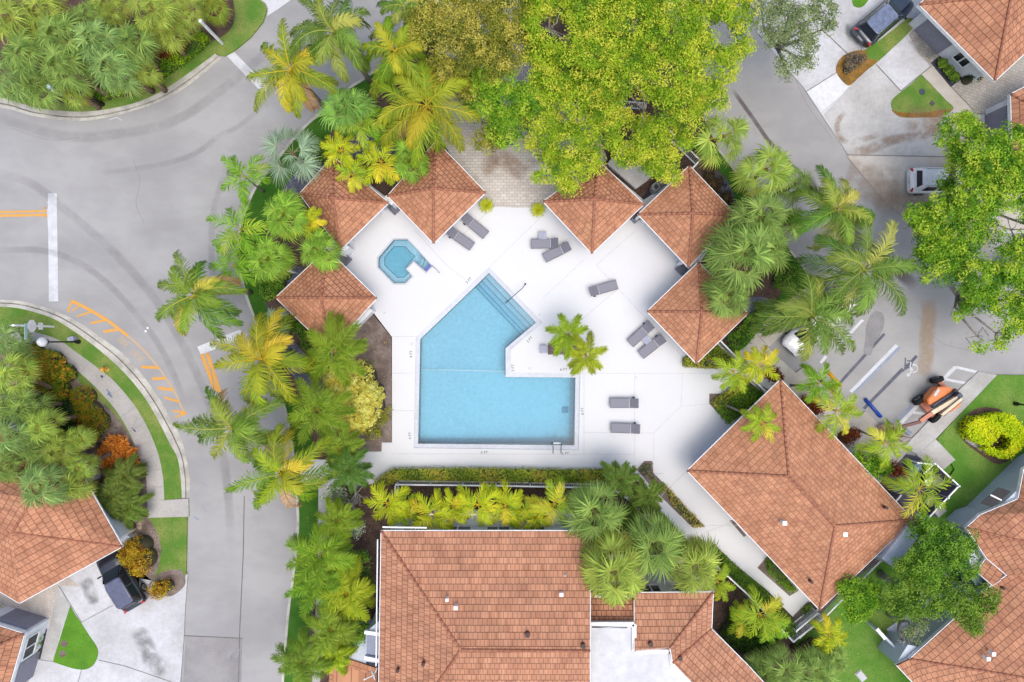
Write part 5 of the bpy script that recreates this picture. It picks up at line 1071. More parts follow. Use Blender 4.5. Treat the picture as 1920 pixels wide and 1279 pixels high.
# garden details
for x, y, l in ((262, 982, 'upper pale round stepping stone in the lower left bed'), (262, 989, 'middle pale round stepping stone in the lower left bed'), (254, 1003, 'lower pale round stepping stone in the lower left bed')):
    mb = MB(); mb.lathe(P(x, y, .112), [(.18, 0), (.17, .05)], 14); o = mb.build('stepping_stone', surf('sandstone', ph(208, 186, 160), ph(186, 164, 140), scale=3, fine=20)); tag(o, l, 'stone')
for x, y, rz, l in ((1614, 1267, 50, 'white concrete utility lid in the lawn at the bottom right'),):
    t = thing('utility_cover', l, 'cover', P(x, y, .1), R(-50)); mb = MB(); mb.box((0, 0, .06), (.72, .42, .1)); mb.build('slab', CONC_B, t, False); mb = MB(); mb.box((0, 0, .02), (.84, .54, .06)); mb.build('rim', CONC, t, False)
g = P(1910, 180, .1); t = thing('storage_box', 'brown wicker box on the pavers at the right edge', 'box', g, R(8)); mb = MB(); mb.box((0, 0, .2), (.5, .5, .4)); mb.build('body', SOILG, t, False); mb = MB(); mb.box((0, 0, .42), (.54, .54, .04)); mb.build('lid', VB, t, False)
g = P(50, 1163, .12); t = thing('door_mat', 'dark brown door mat on the small pavers at the lower left', 'mat', g, R(-14)); mb = MB(); mb.box((0, 0, .012), (.85, .5, .02)); mb.build('pile', plain('mat_brown', ph(96, 80, 74), .95), t, False); mb = MB(); mb.box((0, 0, .006), (.9, .55, .012)); mb.build('edge', DARK, t, False)
for x, y, l in ((1729, 172, 'grey round lid in the green triangle of lawn, nearer the garage'), (1748, 194, 'small square cover in the green triangle of lawn')): mb = MB(); mb.lathe(P(x, y, .094), [(.24, 0), (.22, .02)], 10 if y < 180 else 4); o = mb.build('lawn_cover', STEELD if y < 180 else plain('lid_grey', ph(96, 92, 88), .8)); tag(o, l, 'cover')
for x, y, l in ((120, 1207, 'upper brown patch ring in the green wedge of lawn at lower left'), (117, 1226, 'lower brown patch ring in the green wedge of lawn at lower left')): mb = MB(); mb.lathe(P(x, y, .127), [(.26, 0), (.2, .012)], 12); o = mb.build('sprinkler_patch', SOILG); tag(o, l, 'bare patch')
random.seed(5); EDG = surf('edging_stone', ph(206, 204, 210), ph(170, 168, 176), scale=2, fine=10)
for k in range(7):
    a = (1815+k*5.0, 824+k*3.3); mb = MB(); c = P(*a, .2); n_ = 7; mb.lathe((c.x, c.y, .115), [(.16+.05*random.random(), 0), (.14, .12), (.06, .16)], 7); o = mb.build('edging_stone', EDG); tag(o, ['first', 'second', 'third', 'fourth', 'fifth', 'sixth', 'seventh'][k]+' rough pale edging stone from the left below the clipped yellow hedge ring', 'stone', 'pale edging stones under the hedge ring')
# ================================================================ PLANTS
class NM:
    """numpy mesh of quads with a colour per vertex"""
    def __init__(s): s.V = []; s.C = []; s.F = []; s.n = 0
    def quads(s, q, c):
        """q (n,4,3), c (n,3) or (n,4,3)"""
        n = len(q)
        if c.ndim == 2: c = np.repeat(c[:, None, :], 4, 1)
        s.V.append(q.reshape(-1, 3)); s.C.append(c.reshape(-1, 3)); s.F.append(np.arange(n*4).reshape(-1, 4)+s.n); s.n += n*4
    def grid(s, v, c, f):
        s.V.append(v); s.C.append(c); s.F.append(f+s.n); s.n += len(v)
    def build(s, name, mat_, parent=None):
        V = np.concatenate(s.V).astype(np.float32); C = np.clip(np.concatenate(s.C), .003, .85); F = np.concatenate(s.F)
        if parent: V = V-np.array(root_loc(parent), dtype=np.float32)
        me = bpy.data.meshes.new(name); me.vertices.add(len(V)); me.vertices.foreach_set('co', V.ravel())
        me.loops.add(F.size); me.loops.foreach_set('vertex_index', F.ravel().astype(np.int32))
        me.polygons.add(len(F)); me.polygons.foreach_set('loop_start', np.arange(0, F.size, 4, dtype=np.int32)); me.polygons.foreach_set('loop_total', np.full(len(F), 4, dtype=np.int32))
        ca = me.color_attributes.new('Col', 'FLOAT_COLOR', 'POINT'); ca.data.foreach_set('color', np.concatenate([C, np.ones((len(C), 1))], 1).astype(np.float32).ravel())
        me.update(); me.validate(); return link_mesh(name, me, mat_, parent)
GN = 1.6
def pc(r, g, b, k=1.0): return np.array([min(.8, x*k*GN) for x in ph(r, g, b)[:3]])
UP = np.array([0, 0, 1.0])
def unit(v): return v/np.maximum(1e-9, np.linalg.norm(v, axis=-1, keepdims=True))
def pinnate(nm, org, az, e0, droop, L, ll, n, w, pal, rng, curl=0., lift=.25, sag=.35, prof=.6, a0=75, a1=28, rach=.03, tipmix=.4, start=.14):
    K = 14; t = np.linspace(0, 1, K); el = e0-droop*t**1.25; a = az+curl*t
    d = np.stack([np.cos(el)*np.cos(a), np.cos(el)*np.sin(a), np.sin(el)], 1); p = org+np.concatenate([np.zeros((1, 3)), np.cumsum((d[1:]+d[:-1])/2*L/(K-1), 0)])
    # rachis ribbon (three-sided)
    s = unit(np.cross(d, UP)); u = np.cross(s, d); r = (rach*(1-.8*t))[:, None]
    ring = np.stack([p+s*r, p+u*r*1.2, p-s*r], 1).reshape(-1, 3); f = []
    for i in range(K-1):
        for j in range(3): f.append((i*3+j, i*3+(j+1) % 3, i*3+3+(j+1) % 3, i*3+3+j))
    rc = np.repeat((pal[2][None]*(1-t[:, None]*.3)+pal[1][None]*t[:, None]*.3), 3, 0); nm.grid(ring, rc, np.array(f))
    ts = np.linspace(start, .995, n); P_ = np.stack([np.interp(ts, t, p[:, i]) for i in range(3)], 1); D = unit(np.stack([np.interp(ts, t, d[:, i]) for i in range(3)], 1))
    Sd = unit(np.cross(D, UP)); U = np.cross(Sd, D)
    for sg in (-1, 1):
        al = np.radians(np.interp(ts, [0, 1], [a0, a1])+rng.normal(0, 6, n)); lf = lift+rng.normal(0, .12 if lift < .5 else .4, n)
        dr = unit(np.cos(al)[:, None]*D+np.sin(al)[:, None]*sg*Sd+lf[:, None]*U)
        ln = ll*np.sin(np.pi*np.clip(.10+.86*ts, 0, 1))**prof*rng.uniform(.85, 1.1, n); ln = ln[:, None]
        d2 = unit(dr-UP*sag*rng.uniform(.6, 1.6, n)[:, None]); d3 = unit(d2-UP*sag*1.5)
        wv = unit(D-(D*dr).sum(1, keepdims=True)*dr)*w/2
        p1 = P_+dr*ln*.4; p2 = p1+d2*ln*.35; p3 = p2+d3*ln*.25
        mixv = rng.uniform(0, 1, n)[:, None]; c0 = pal[0]*(1-mixv)+pal[1]*mixv; c0 = c0*rng.uniform(.8, 1.15, (n, 1)); tip = c0*(1-tipmix)+pal[2]*tipmix
        pts = np.stack([P_-wv*.7, P_+wv*.7, p1+wv, p1-wv, p2+wv*.75, p2-wv*.75, p3+wv*.12, p3-wv*.12], 1)
        cs = np.stack([c0, c0, c0, c0, (c0+tip)/2, (c0+tip)/2, tip, tip], 1)
        b = np.arange(n)[:, None]*8; ff = np.concatenate([b+np.array([0, 1, 2, 3]), b+np.array([3, 2, 4, 5]), b+np.array([5, 4, 6, 7])]); nm.grid(pts.reshape(-1, 3), cs.reshape(-1, 3), ff)
def fanleaf(nm, org, az, el, pet, Rr, ns, pal, rng, span=125, sag=.35, fold=.06, pr=.018, dead=0.):
    d0 = np.array([math.cos(el)*math.cos(az), math.cos(el)*math.sin(az), math.sin(el)]); el2 = el-.45; d1 = np.array([math.cos(el2)*math.cos(az), math.cos(el2)*math.sin(az), math.sin(el2)])
    m_ = org+d0*pet*.6; hub = m_+d1*pet*.4; s = unit(np.cross(d0, UP)[None])[0]
    pts = [org, m_, hub]; ring = np.concatenate([[q+s*pr*k, q+UP*pr*k, q-s*pr*k] for q, k in zip(pts, (1.4, 1, .8))]); f = [(i*3+j, i*3+(j+1) % 3, i*3+3+(j+1) % 3, i*3+3+j) for i in range(2) for j in range(3)]
    nm.grid(ring, np.repeat(pal[2][None], 9, 0), np.array(f))
    el3 = el2-.30; db = np.array([math.cos(el3)*math.cos(az), math.cos(el3)*math.sin(az), math.sin(el3)]); u = np.cross(s, db)
    be = np.radians(np.linspace(-span, span, ns)+rng.normal(0, 2, ns)); dr = np.cos(be)[:, None]*db+np.sin(be)[:, None]*s+u*(.12+.10*np.abs(np.sin(be)))[:, None]; dr = unit(dr)
    ln = (Rr*(1-.30*(np.abs(be)/np.radians(span))**1.5)*rng.uniform(.88, 1.08, ns))[:, None]
    wv = unit(np.cross(dr, u[None])); wd = (ln*.40*np.radians(2*span)/ns*.46)
    p1 = hub+dr*ln*.38+u*fold*((np.arange(ns) % 2)-.5)[:, None]*.5; d2 = unit(dr-UP*sag*rng.uniform(.4, 1.6, ns)[:, None]); p2 = p1+d2*ln*.32; d3 = unit(d2-UP*sag*1.8); p3 = p2+d3*ln*.32
    mixv = rng.uniform(0, 1, ns)[:, None]; c0 = (pal[0]*(1-mixv)+pal[1]*mixv)*rng.uniform(.82, 1.12)*rng.uniform(.68, 1.25, (ns, 1)); tip = c0*.65+pal[3]*.35
    if dead: c0 = c0*(1-dead)+pal[3]*dead; tip = tip*(1-dead)+pal[3]*dead
    h_ = np.repeat(hub[None], ns, 0)
    V = np.stack([h_-wv*.01, h_+wv*.01, p1+wv*wd, p1-wv*wd, p2+wv*wd*.55, p2-wv*wd*.55, p3+wv*.006, p3-wv*.006], 1)
    cs = np.stack([c0*.8+pal[2]*.2, c0*.8+pal[2]*.2, c0, c0, c0, c0, tip, tip], 1); b = np.arange(ns)[:, None]*8
    nm.grid(V.reshape(-1, 3), cs.reshape(-1, 3), np.concatenate([b+np.array([0, 1, 2, 3]), b+np.array([3, 2, 4, 5]), b+np.array([5, 4, 6, 7])]))
BARK = surf('palm_bark', ph(176, 166, 156), ph(146, 132, 122), ph(120, 106, 98), scale=1.2, fine=7, warp=(1, 1, 3), bump=.4)
BARKB = surf('brown_bark', ph(140, 112, 94), ph(104, 84, 72), ph(170, 150, 130), scale=1.5, fine=9, bump=.6)
BARKG = surf('pale_branch', ph(196, 190, 182), ph(160, 152, 144), scale=2, fine=9, bump=.3)
def palm_base(name, label, cat, head, h, group, rng, base=None, rad=(.16, .10), bark=None, bend=.0):
    hp = P(*head, h)
    if base: b = P(*base, .1)
    else: b = Vector((hp.x+rng.uniform(-.5, .5), hp.y+rng.uniform(-.5, .5), .1))
    t = thing(name, label, cat, b, 0, group); mb = MB(); mb.smooth = True; pts = []
    for i in range(7):
        k = i/6; q = b.lerp(hp, k); q.x = b.x+(hp.x-b.x)*(k**(1+bend)); q.y = b.y+(hp.y-b.y)*(k**(1+bend)); pts.append(q)
    mb.tube(pts, [rad[0]*1.35]+[rad[0]+(rad[1]-rad[0])*i/6 for i in range(1, 7)], 10); mb.build('trunk', bark or BARK, t); return t, np.array(hp)
GA = 2.39996
C_YEL = (pc(104, 138, 36), pc(160, 174, 46), pc(224, 200, 62)); C_GOLD = (pc(122, 146, 36), pc(184, 180, 48), pc(240, 196, 66)); C_GRN = (pc(84, 120, 40), pc(132, 158, 56), pc(196, 192, 90)); C_DGR = (pc(78, 112, 42), pc(126, 152, 60), pc(190, 192, 96))
C_MIX = (pc(84, 124, 40), pc(140, 164, 60), pc(206, 198, 80))
DEADC = (pc(208, 160, 110), pc(224, 184, 130), pc(206, 150, 96))
def coconut(label, head, r, h, pal, seed, nf=19, base=None, dead=1, group='coconut palms with long arching fronds'):
    rng = np.random.default_rng(seed); t, o = palm_base('coconut_palm', label, 'palm', head, h, group, rng, base, (.17, .12), bend=.35)
    nm = NM(); Rw = r*S*(H-h)/H
    for i in range(nf):
        k = i/(nf-1); az = i*GA+rng.uniform(-.25, .25); e0 = 1.25-1.35*k+rng.uniform(-.1, .1); L = Rw*(1.12+.25*k)*rng.uniform(.85, 1.1)
        p_ = pal if not (dead and i >= nf-dead) else DEADC; p_ = p_ if rng.random() > .3 or p_ is DEADC else tuple(np.array(q)*np.array([.72, .95, .8]) for q in p_);
        if i % 4 == 3 and p_ is pal: p_ = (pal[1], pal[2], pal[2])
        if i < 4 and p_ is not DEADC: p_ = (p_[1], (p_[1]+p_[2])/2, p_[2]); L = L*.8
        p_ = tuple(c*rng.uniform(.8, 1.15) for c in p_)
        pinnate(nm, o+np.array([0, 0, rng.uniform(-.1, .15)]), az+rng.uniform(-.25, .25), e0, 1.3+.7*rng.random(), L*rng.uniform(.85, 1.12), Rw*.36, 54, .048, p_, rng, curl=rng.uniform(-.9, .9), lift=rng.uniform(-.1, .15), sag=.95, prof=.42, rach=.05, a0=64, a1=18, tipmix=.3)
    nm.build('crown', FOL, t)
    mb = MB()
    for i in range(5): a = i*1.25+seed; mb.lathe((o[0]+.26*math.cos(a), o[1]+.26*math.sin(a), h-.32), [(.03, -.12), (.11, -.04), (.12, .05), (.04, .14)], 8)
    mb.build('coconuts', plain('young_coconut', ph(170, 160, 60), .5), t)
coconut("yellow-green coconut palm arching over the top road beside the white stop bar", (547, 133), 78, 6.3, C_YEL, 1, base=(608, 200), dead=3)
coconut("dark green coconut palm over the road at the top centre-left", (625, 62), 80, 6.5, C_DGR, 2, nf=20, base=(694, 153), dead=1)
coconut("golden coconut palm left of the olive tree crown", (741, 97), 72, 6.5, C_YEL, 3, base=(770, 190), dead=1)
coconut("largest golden coconut palm hanging over the pavilion by the paver drive", (800, 199), 96, 6.2, C_GOLD, 4, nf=21, base=(806, 262), dead=1)
coconut("green coconut palm standing alone over the left road", (366, 553), 82, 6.0, C_MIX, 5, nf=17, base=(470, 548), dead=2)
coconut("golden coconut palm over the end of the short white stop bar", (492, 674), 92, 5.8, C_GOLD, 6, nf=18, base=(545, 660), dead=0)
coconut("darker green coconut palm above the lower double yellow line", (437, 801), 82, 6.2, C_GRN, 7, nf=16, base=(545, 820), dead=2)
coconut("yellow coconut palm over the street at the left end of the walk", (529, 888), 88, 5.8, C_YEL, 8, nf=16, base=(590, 850), dead=2)
coconut("green coconut palm over the right road below the long driveway", (1566, 396), 82, 6.6, C_GRN, 9, nf=16, base=(1490, 430), dead=0)
coconut("dark green coconut palm above the white van, farther from the pool", (1618, 507), 98, 6.8, C_DGR, 10, nf=18, base=(1530, 530), dead=0)
coconut("dark green coconut palm above the white van, nearer the pool", (1520, 592), 92, 6.8, C_DGR, 11, nf=19, base=(1465, 590), dead=0)
coconut("small green coconut palm at the top edge beside the olive tree", (760, 15), 55, 5.5, C_DGR, 12, nf=13, dead=0)
# ---- fan palms
F_SAB = (pc(104, 138, 62), pc(154, 180, 88), pc(176, 186, 100), pc(196, 196, 110)); F_BLU = (pc(108, 144, 76), pc(156, 184, 106), pc(184, 196, 106), pc(206, 204, 116)); F_OLV = (pc(130, 158, 62), pc(176, 190, 84), pc(200, 190, 90), pc(224, 180, 80)); F_YG = (pc(128, 164, 60), pc(176, 196, 90), pc(208, 196, 70), pc(224, 196, 90)); F_SIL = (pc(124, 150, 122), pc(160, 184, 152), pc(176, 176, 130), pc(190, 190, 160)); F_LIM = (pc(110, 160, 48), pc(160, 194, 70), pc(180, 190, 70), pc(220, 200, 100))
def fan_palm(label, head, r, h, pal, seed, n=30, base=None, group=None, ns=20, bark=None, rad=(.17, .15), sag=.4, emax=1.45, emin=-.35, dead=.12, name='fan_palm'):
    rng = np.random.default_rng(seed+100); t, o = palm_base(name, label, 'palm', head, h, group, rng, base, rad, bark or BARKB)
    nm = NM(); Rw = r*S*(H-h)/H
    for i in range(n):
        k = i/(n-1); az = i*GA+rng.uniform(-.45, .45); el = emax+(emin-emax)*k**.8+rng.uniform(-.25, .25); sc = rng.uniform(.78, 1.14)
        fanleaf(nm, o+np.array([0, 0, -.15*k]), az, el, Rw*.56*sc, Rw*.62*sc*rng.uniform(.85, 1.1), ns+int(rng.integers(-3, 4)), tuple(c*rng.uniform(.84, 1.14) for c in pal), rng, span=rng.uniform(95, 130), sag=sag*rng.uniform(.8, 2.0), dead=(dead*3*rng.random() if k > .8 else 0), fold=.1)
    for i in range(4 if n > 14 else 1):          # young centre leaves, still half folded
        fanleaf(nm, o, i*1.7+seed, 1.15, Rw*.16, Rw*.42, 12, tuple(c*1.08 for c in pal), rng, span=70, sag=.25)
    nm.build('crown', FOL, t)
G1 = 'fan palms crowding the top left island'; G2 = 'fan palms over the lower left corner'; G3 = 'fan palms between the right pavilions and the road'; G4 = 'fan palms above the townhouse wing'; G5 = 'fan palms at the bottom right edge'
TLL = 'fan palm in the crowd on the top left island'
for i, (x, y, r, h, p, l) in enumerate([(30, 45, 56, 4.6, F_OLV, 'olive fan palm in the very top left corner'), (85, 28, 50, 4.2, F_OLV, 'fan palm at the top edge second from the left corner'), (117, 72, 54, 4.8, F_SAB, 'green fan palm in the upper left of the island, right of the corner palm'), (58, 105, 52, 4.4, F_SAB, 'fan palm left in the second row of the island'),
        (20, 150, 46, 3.6, F_BLU, 'low fan palm by the left frame edge above the kerb'), (75, 165, 44, 3.2, F_SAB, 'low fan palm just above the grass verge at the left'), (125, 128, 50, 4.4, F_SAB, 'fan palm in the middle of the left island group'), (185, 82, 56, 5.0, F_BLU, 'bluish fan palm highest in the middle of the island'), (215, 132, 52, 4.4, F_BLU, 'bluish fan palm at the front middle of the island'),
        (172, 35, 42, 3.8, F_SAB, 'fan palm behind the bluish ones at the top edge'), (205, 15, 38, 4.0, F_OLV, 'small olive fan palm at the top edge, middle of the island'), (252, 82, 50, 4.4, F_SAB, 'fan palm right of the bluish pair'), (290, 22, 52, 4.8, F_OLV, 'broad olive fan palm at the top right of the island'), (318, 62, 38, 3.6, F_OLV, 'olive fan palm above the red croton'), (262, 130, 38, 3.2, F_OLV, 'fan palm with bare trunk beside the red croton'),
        (350, 22, 36, 4.0, F_OLV, 'small fan palm near the tall white post'), (400, 12, 34, 2.6, (pc(120, 150, 50), pc(156, 176, 60), pc(190, 170, 60), pc(226, 160, 60)), 'low tufted palm in the mulch by the top left grass'), (140, 172, 30, 2.4, F_OLV, 'small loose fan palm behind the leaning sign post')]):
    fan_palm(l, (x, y), r, h, p, i, n=26, group=G1)
for i, (x, y, r, h, p, l, b) in enumerate([(16, 640, 42, 3.0, F_BLU, 'soft grey fan palm covering the left end of the curved walk', None), (26, 700, 44, 4.4, F_YG, 'pale yellow fan palm with a bare trunk at the left edge', (112, 733)), (10, 760, 44, 4.2, F_SAB, 'fan palm at the left edge below the bare trunk', None), (50, 765, 42, 4.0, F_SAB, 'fan palm in the middle of the lower left group', None), (20, 815, 50, 4.8, F_BLU, 'large bluish fan palm at the left edge above the tiled roof', None),
        (80, 798, 36, 4.6, F_YG, 'pale fan palm on a leaning trunk over the dark shrubs', (156, 777)), (62, 838, 42, 4.4, F_SAB, 'fan palm left of the small roof peak by the orange bush', None), (112, 846, 38, 4.0, F_OLV, 'fan palm leaning toward the orange spiky bush', None), (20, 868, 44, 4.6, F_SAB, 'fan palm at the left edge directly over the tiles', None), (84, 912, 56, 5.2, F_BLU, 'widest bluish fan palm over the tiled roof at lower left', None), (145, 826, 30, 3.6, F_YG, 'small yellow fan palm above the orange bush', (170, 816)), (152, 876, 30, 3.8, F_YG, 'small yellowish fan palm left of the bushy palms', None), (140, 912, 34, 4.2, F_OLV, 'fan palm at the edge of the lower left roof', None)]):
    fan_palm(l, (x, y), r, h, p, 30+i, n=24, base=b, group=G2)
for i, (x, y, r, h, p, l, n_) in enumerate([(1356, 256, 60, 5.0, F_YG, 'pale open fan palm between the yellow-green tree and the right road', 17), (1436, 318, 60, 5.0, F_YG, 'open fan palm leaning over the right road kerb', 18), (1490, 345, 40, 4.6, F_SAB, 'fan palm farthest out over the right road', 16), (1424, 412, 60, 5.0, F_SAB, 'green fan palm right of the speckled pavilion', 28), (1388, 478, 72, 5.6, F_SAB, 'biggest green fan palm overlapping two right hand pavilions', 36), (1366, 552, 52, 4.8, F_SAB, 'fan palm over the corner of the lowest right pavilion', 28), (1438, 468, 48, 4.4, F_SAB, 'fan palm between the biggest one and the right kerb', 22), (1470, 420, 44, 4.2, F_SAB, 'fan palm near the coconut palm at the right road', 20)]):
    fan_palm(l, (x, y), r, h, p, 50+i, n=n_, group=G3, ns=22)
for i, (x, y, r, h, p, l, n_) in enumerate([(1114, 956, 66, 5.0, F_SAB, 'loose fan palm at the right end of the yellow palm row', 28), (1224, 1020, 64, 5.2, F_SAB, 'fan palm in the middle of the group beside the path', 36), (1150, 1068, 74, 6.6, F_OLV, 'largest fan palm overlapping the townhouse tiles', 36), (1299, 1058, 60, 5.0, F_OLV, 'fan palm with orange tips nearest the white fence', 36)]):
    fan_palm(l, (x, y), r, h, p, 60+i, n=n_, group=G4, ns=24)
for i, (x, y, r, h, l) in enumerate([(1470, 1250, 46, 3.4, 'fan palm at the bottom edge left of the lawn'), (1530, 1256, 44, 3.2, 'fan palm at the bottom edge beside the lawn'), (1425, 1262, 38, 3.0, 'fan palm at the bottom edge nearest the townhouse wing'), (1565, 1235, 26, 2.4, 'small fan palm tip reaching onto the lawn')]):
    fan_palm(l, (x, y), r, h, F_SAB, 70+i, n=24, group=G5)
fan_palm('silvery blue fan palm with few large leaves near the left kerb', (548, 288), 60, 4.2, F_SIL, 80, n=13, ns=24, emin=-.2, emax=1.0, sag=.2)
fan_palm('green fan palm just above the left pavilion roof', (650, 205), 54, 5.0, (pc(110, 160, 70), pc(150, 190, 90), pc(180, 190, 90), pc(200, 200, 120)), 81, n=26)
for i, (x, y, r, h, l) in enumerate([(535, 404, 54, 4.8, 'bushy fan palm beside the lower edge of the upper left pavilion'), (600, 472, 46, 5.0, 'fan palm with brown centre over two left pavilions'), (505, 487, 48, 4.4, 'fan palm left of the one with the brown centre'), (768, 303, 42, 4.6, 'dark fan palm over the gap of the two upper left pavilions')]):
    fan_palm(l, (x, y), r, h, F_LIM, 85+i, n=28, group='bright fan palms round the left pavilions', sag=.5)
fan_palm('small silvery fan palm below the street side pavilion', (520, 600), 34, 3.0, F_SIL, 90, n=10, ns=20, emax=1.0)
# ---- plumed foxtail palms
X_G = (pc(98, 142, 36), pc(150, 184, 54), pc(196, 200, 90)); X_Y = (pc(134, 172, 36), pc(184, 200, 50), pc(214, 206, 76)); X_D = (pc(78, 120, 40), pc(118, 156, 60), pc(160, 178, 92))
def foxtail(label, head, r, h, pal, seed, nf=13, base=None, group='plumed palms with bottle-brush fronds'):
    rng = np.random.default_rng(seed+300); tn = np.array([rng.uniform(.85, 1.3), rng.uniform(.9, 1.08), rng.uniform(.8, 1.2)]); pal = tuple(c*tn for c in pal); t, o = palm_base('foxtail_palm', label, 'palm', head, h, group, rng, base, (.13, .08), bend=.3); nm = NM(); Rw = r*S*(H-h)/H
    for i in range(nf):
        k = i/(nf-1); az = i*GA+rng.uniform(-.2, .2)+seed
        cu = rng.uniform(-.5, .5); dr_ = 1.1+.5*rng.random(); L_ = Rw*1.15*rng.uniform(.8, 1.12); p_ = tuple(c*rng.uniform(.82, 1.15) for c in pal)
        for lf in (.0, .75, -.45): pinnate(nm, o, az, 1.05-.9*k, dr_, L_, Rw*.42, 30, .034, p_, rng, curl=cu, lift=lf, sag=.7, prof=.3, rach=.03, a0=60, a1=20, tipmix=.35, start=.14)
    nm.build('crown', FOL, t)
for i, a in enumerate([("plumed palm at the lower tip of the street side pavilion", (628, 660), 62, 4.4, X_G), ("plumed palm left of the pale yellow shrub", (596, 768), 58, 4.4, X_G), ("plumed palm under the pale yellow shrub", (640, 842), 44, 3.2, X_G), ("plumed palm over the walk next to the picket crossing", (655, 880), 40, 3.6, X_D),
        ("plumed palm in the lawn strip left of the townhouse, uppermost large one", (602, 1040), 62, 5.0, X_G), ("plumed palm in the lawn strip level with the bare twiggy shrub", (634, 975), 40, 4.4, X_G), ("plumed palm in the middle of the lawn strip left of the townhouse", (598, 1095), 52, 4.8, X_G), ("yellow-green plumed palm nearest the townhouse gutter", (650, 1112), 56, 4.6, X_Y), ("plumed palm left of the grey stair bay", (622, 1178), 50, 4.4, X_G), ("spiky plumed palm over the kerb at the bottom left of the townhouse", (570, 1238), 48, 4.0, X_G), ("plumed palm at the bottom edge beside the low roof", (628, 1232), 36, 3.6, X_Y),
        ("plumed palm growing from the deck planter, left one", (1066, 626), 42, 3.6, X_Y), ("plumed palm growing from the deck planter, right one", (1099, 667), 42, 3.6, X_Y), ("dark plumed palm at the right end of the long hedge", (1162, 898), 38, 3.2, X_D), ("dark plumed palm beside the narrow planter strip", (1212, 930), 32, 2.8, X_D), ("dark low palm inside the fence corner by the fan palms", (1180, 972), 28, 2.4, X_D),
        ("soft green palm below the orange spiky bush", (236, 892), 38, 1.3, X_D), ("soft green palm at the lower left by the house wall", (208, 932), 40, 1.5, X_D), ("soft green palm nearest the curved walk at lower left", (242, 950), 36, 1.2, X_D)]):
    foxtail(*a, i, nf=8 if i in (11, 12) else 13, base=((1092, 655) if i == 12 else (1075, 652) if i == 11 else None))
# ---- short palms with broad bright leaves
A_Y = (pc(146, 178, 26), pc(206, 206, 40), pc(236, 202, 56)); A_G = (pc(88, 146, 32), pc(142, 184, 48), pc(186, 196, 66)); A_M = (pc(116, 160, 34), pc(176, 196, 48), pc(216, 198, 70))
def shortpalm(label, head, r, h, pal, seed, nf=9, base=None, group='short bright palms with broad leaflets'):
    rng = np.random.default_rng(seed+500); t, o = palm_base('christmas_palm', label, 'palm', head, h, group, rng, base, (.08, .055), bend=.5); nm = NM(); Rw = r*S*(H-h)/H
    for i in range(nf):
        k = i/(nf-1); az = i*GA+rng.uniform(-.3, .3)+seed*1.7; pl = pal if rng.random() > .2 else (pal[1], pal[2], pal[2])
        pinnate(nm, o, az, 1.0-.75*k, 1.25, Rw*1.22*rng.uniform(.85, 1.1), Rw*.52, 19, .058, tuple(c*rng.uniform(.82, 1.12) for c in pl), rng, curl=rng.uniform(-.4, .4), lift=.25, sag=.7, prof=.45, rach=.028, a0=58, a1=20, tipmix=.35, start=.18)
    nm.build('crown', FOL, t)
R8 = 'row of yellow palms behind the long picket fence'
for i, a in enumerate([("yellow palm at the left end of the row outside the fence corner", (727, 944), 38, 3.6, A_Y), ("second palm from the left in the yellow row", (758, 962), 30, 3.2, A_M), ("third palm from the left in the yellow row, with an orange frond", (812, 964), 40, 3.6, A_Y), ("fourth palm from the left in the yellow row, slightly higher up", (849, 950), 32, 3.6, A_Y), ("fifth palm from the left in the yellow row, upright and large", (896, 947), 40, 4.0, A_Y), ("sixth palm from the left in the yellow row, with golden side", (948, 947), 36, 3.8, A_Y), ("seventh palm from the left in the yellow row", (978, 958), 30, 3.4, A_M), ("eighth palm from the left in the yellow row, tips almost at the tiles", (1003, 966), 32, 3.6, A_Y), ("last and largest palm at the right end of the yellow row", (1038, 944), 42, 4.0, A_M)]):
    shortpalm(*a, i, group=R8)
for i, a in enumerate([("green palm leaning over the left road kerb above the others", (460, 332), 42, 4.2, A_G), ("green palm at the left kerb in the middle of the three", (452, 430), 48, 4.6, A_G), ("green palm at the left kerb, lowest of the three", (437, 500), 42, 4.2, A_G), ("small yellow palm at the left corner of the upper left pavilion", (580, 420), 28, 4.4, A_Y), ("yellow palm on the upper edge of the left pavilion roof, left one", (640, 284), 32, 4.4, A_Y), ("yellow palm on the upper edge of the left pavilion roof, right one", (715, 304), 38, 4.6, A_Y), ("yellow palm lowest over the left pavilion tiles", (662, 328), 30, 4.2, A_M), ("green palm between the pavilion and the big golden coconut palm", (730, 246), 36, 4.2, A_G), ("green palm in front of the fan palm above the left pavilion", (678, 232), 40, 4.6, A_G),
        ("palm leaning out over the hedge bed by the gate, left one", (1375, 696), 34, 3.6, A_M), ("palm with golden tips at the gate by the clubhouse tip", (1424, 684), 34, 3.8, A_Y), ("palm on a curved pale trunk over the clubhouse tiles", (1428, 792), 32, 4.8, A_M), ("green palm by the yellow bar at the parking edge", (1533, 718), 38, 3.8, A_G), ("palm at the clubhouse edge facing the blue bar", (1567, 770), 42, 3.8, A_M), ("palm beside the boom lift basket", (1657, 830), 40, 3.8, A_M), ("yellowish big palm inside the fenced enclosure", (1722, 916), 50, 4.2, A_M), ("lone yellow palm on the lawn below the clubhouse", (1555, 1190), 32, 2.4, A_Y), ("bright palm between the townhouse wing and the long fence", (1424, 1150), 44, 3.4, A_M), ("low yellow palm just under the long white fence", (1392, 1160), 30, 2.2, A_M), ("bright palm at the inner end of the long white fence", (1447, 1178), 28, 2.6, A_G), ("small palm under the fan palm with orange tips", (1345, 1090), 30, 1.8, A_M)]):
    b = {11: (1355, 757), 9: (1322, 674), 10: (1440, 700)}.get(i)
    shortpalm(*a, 20+i, base=b, group='short bright palms round the grounds')
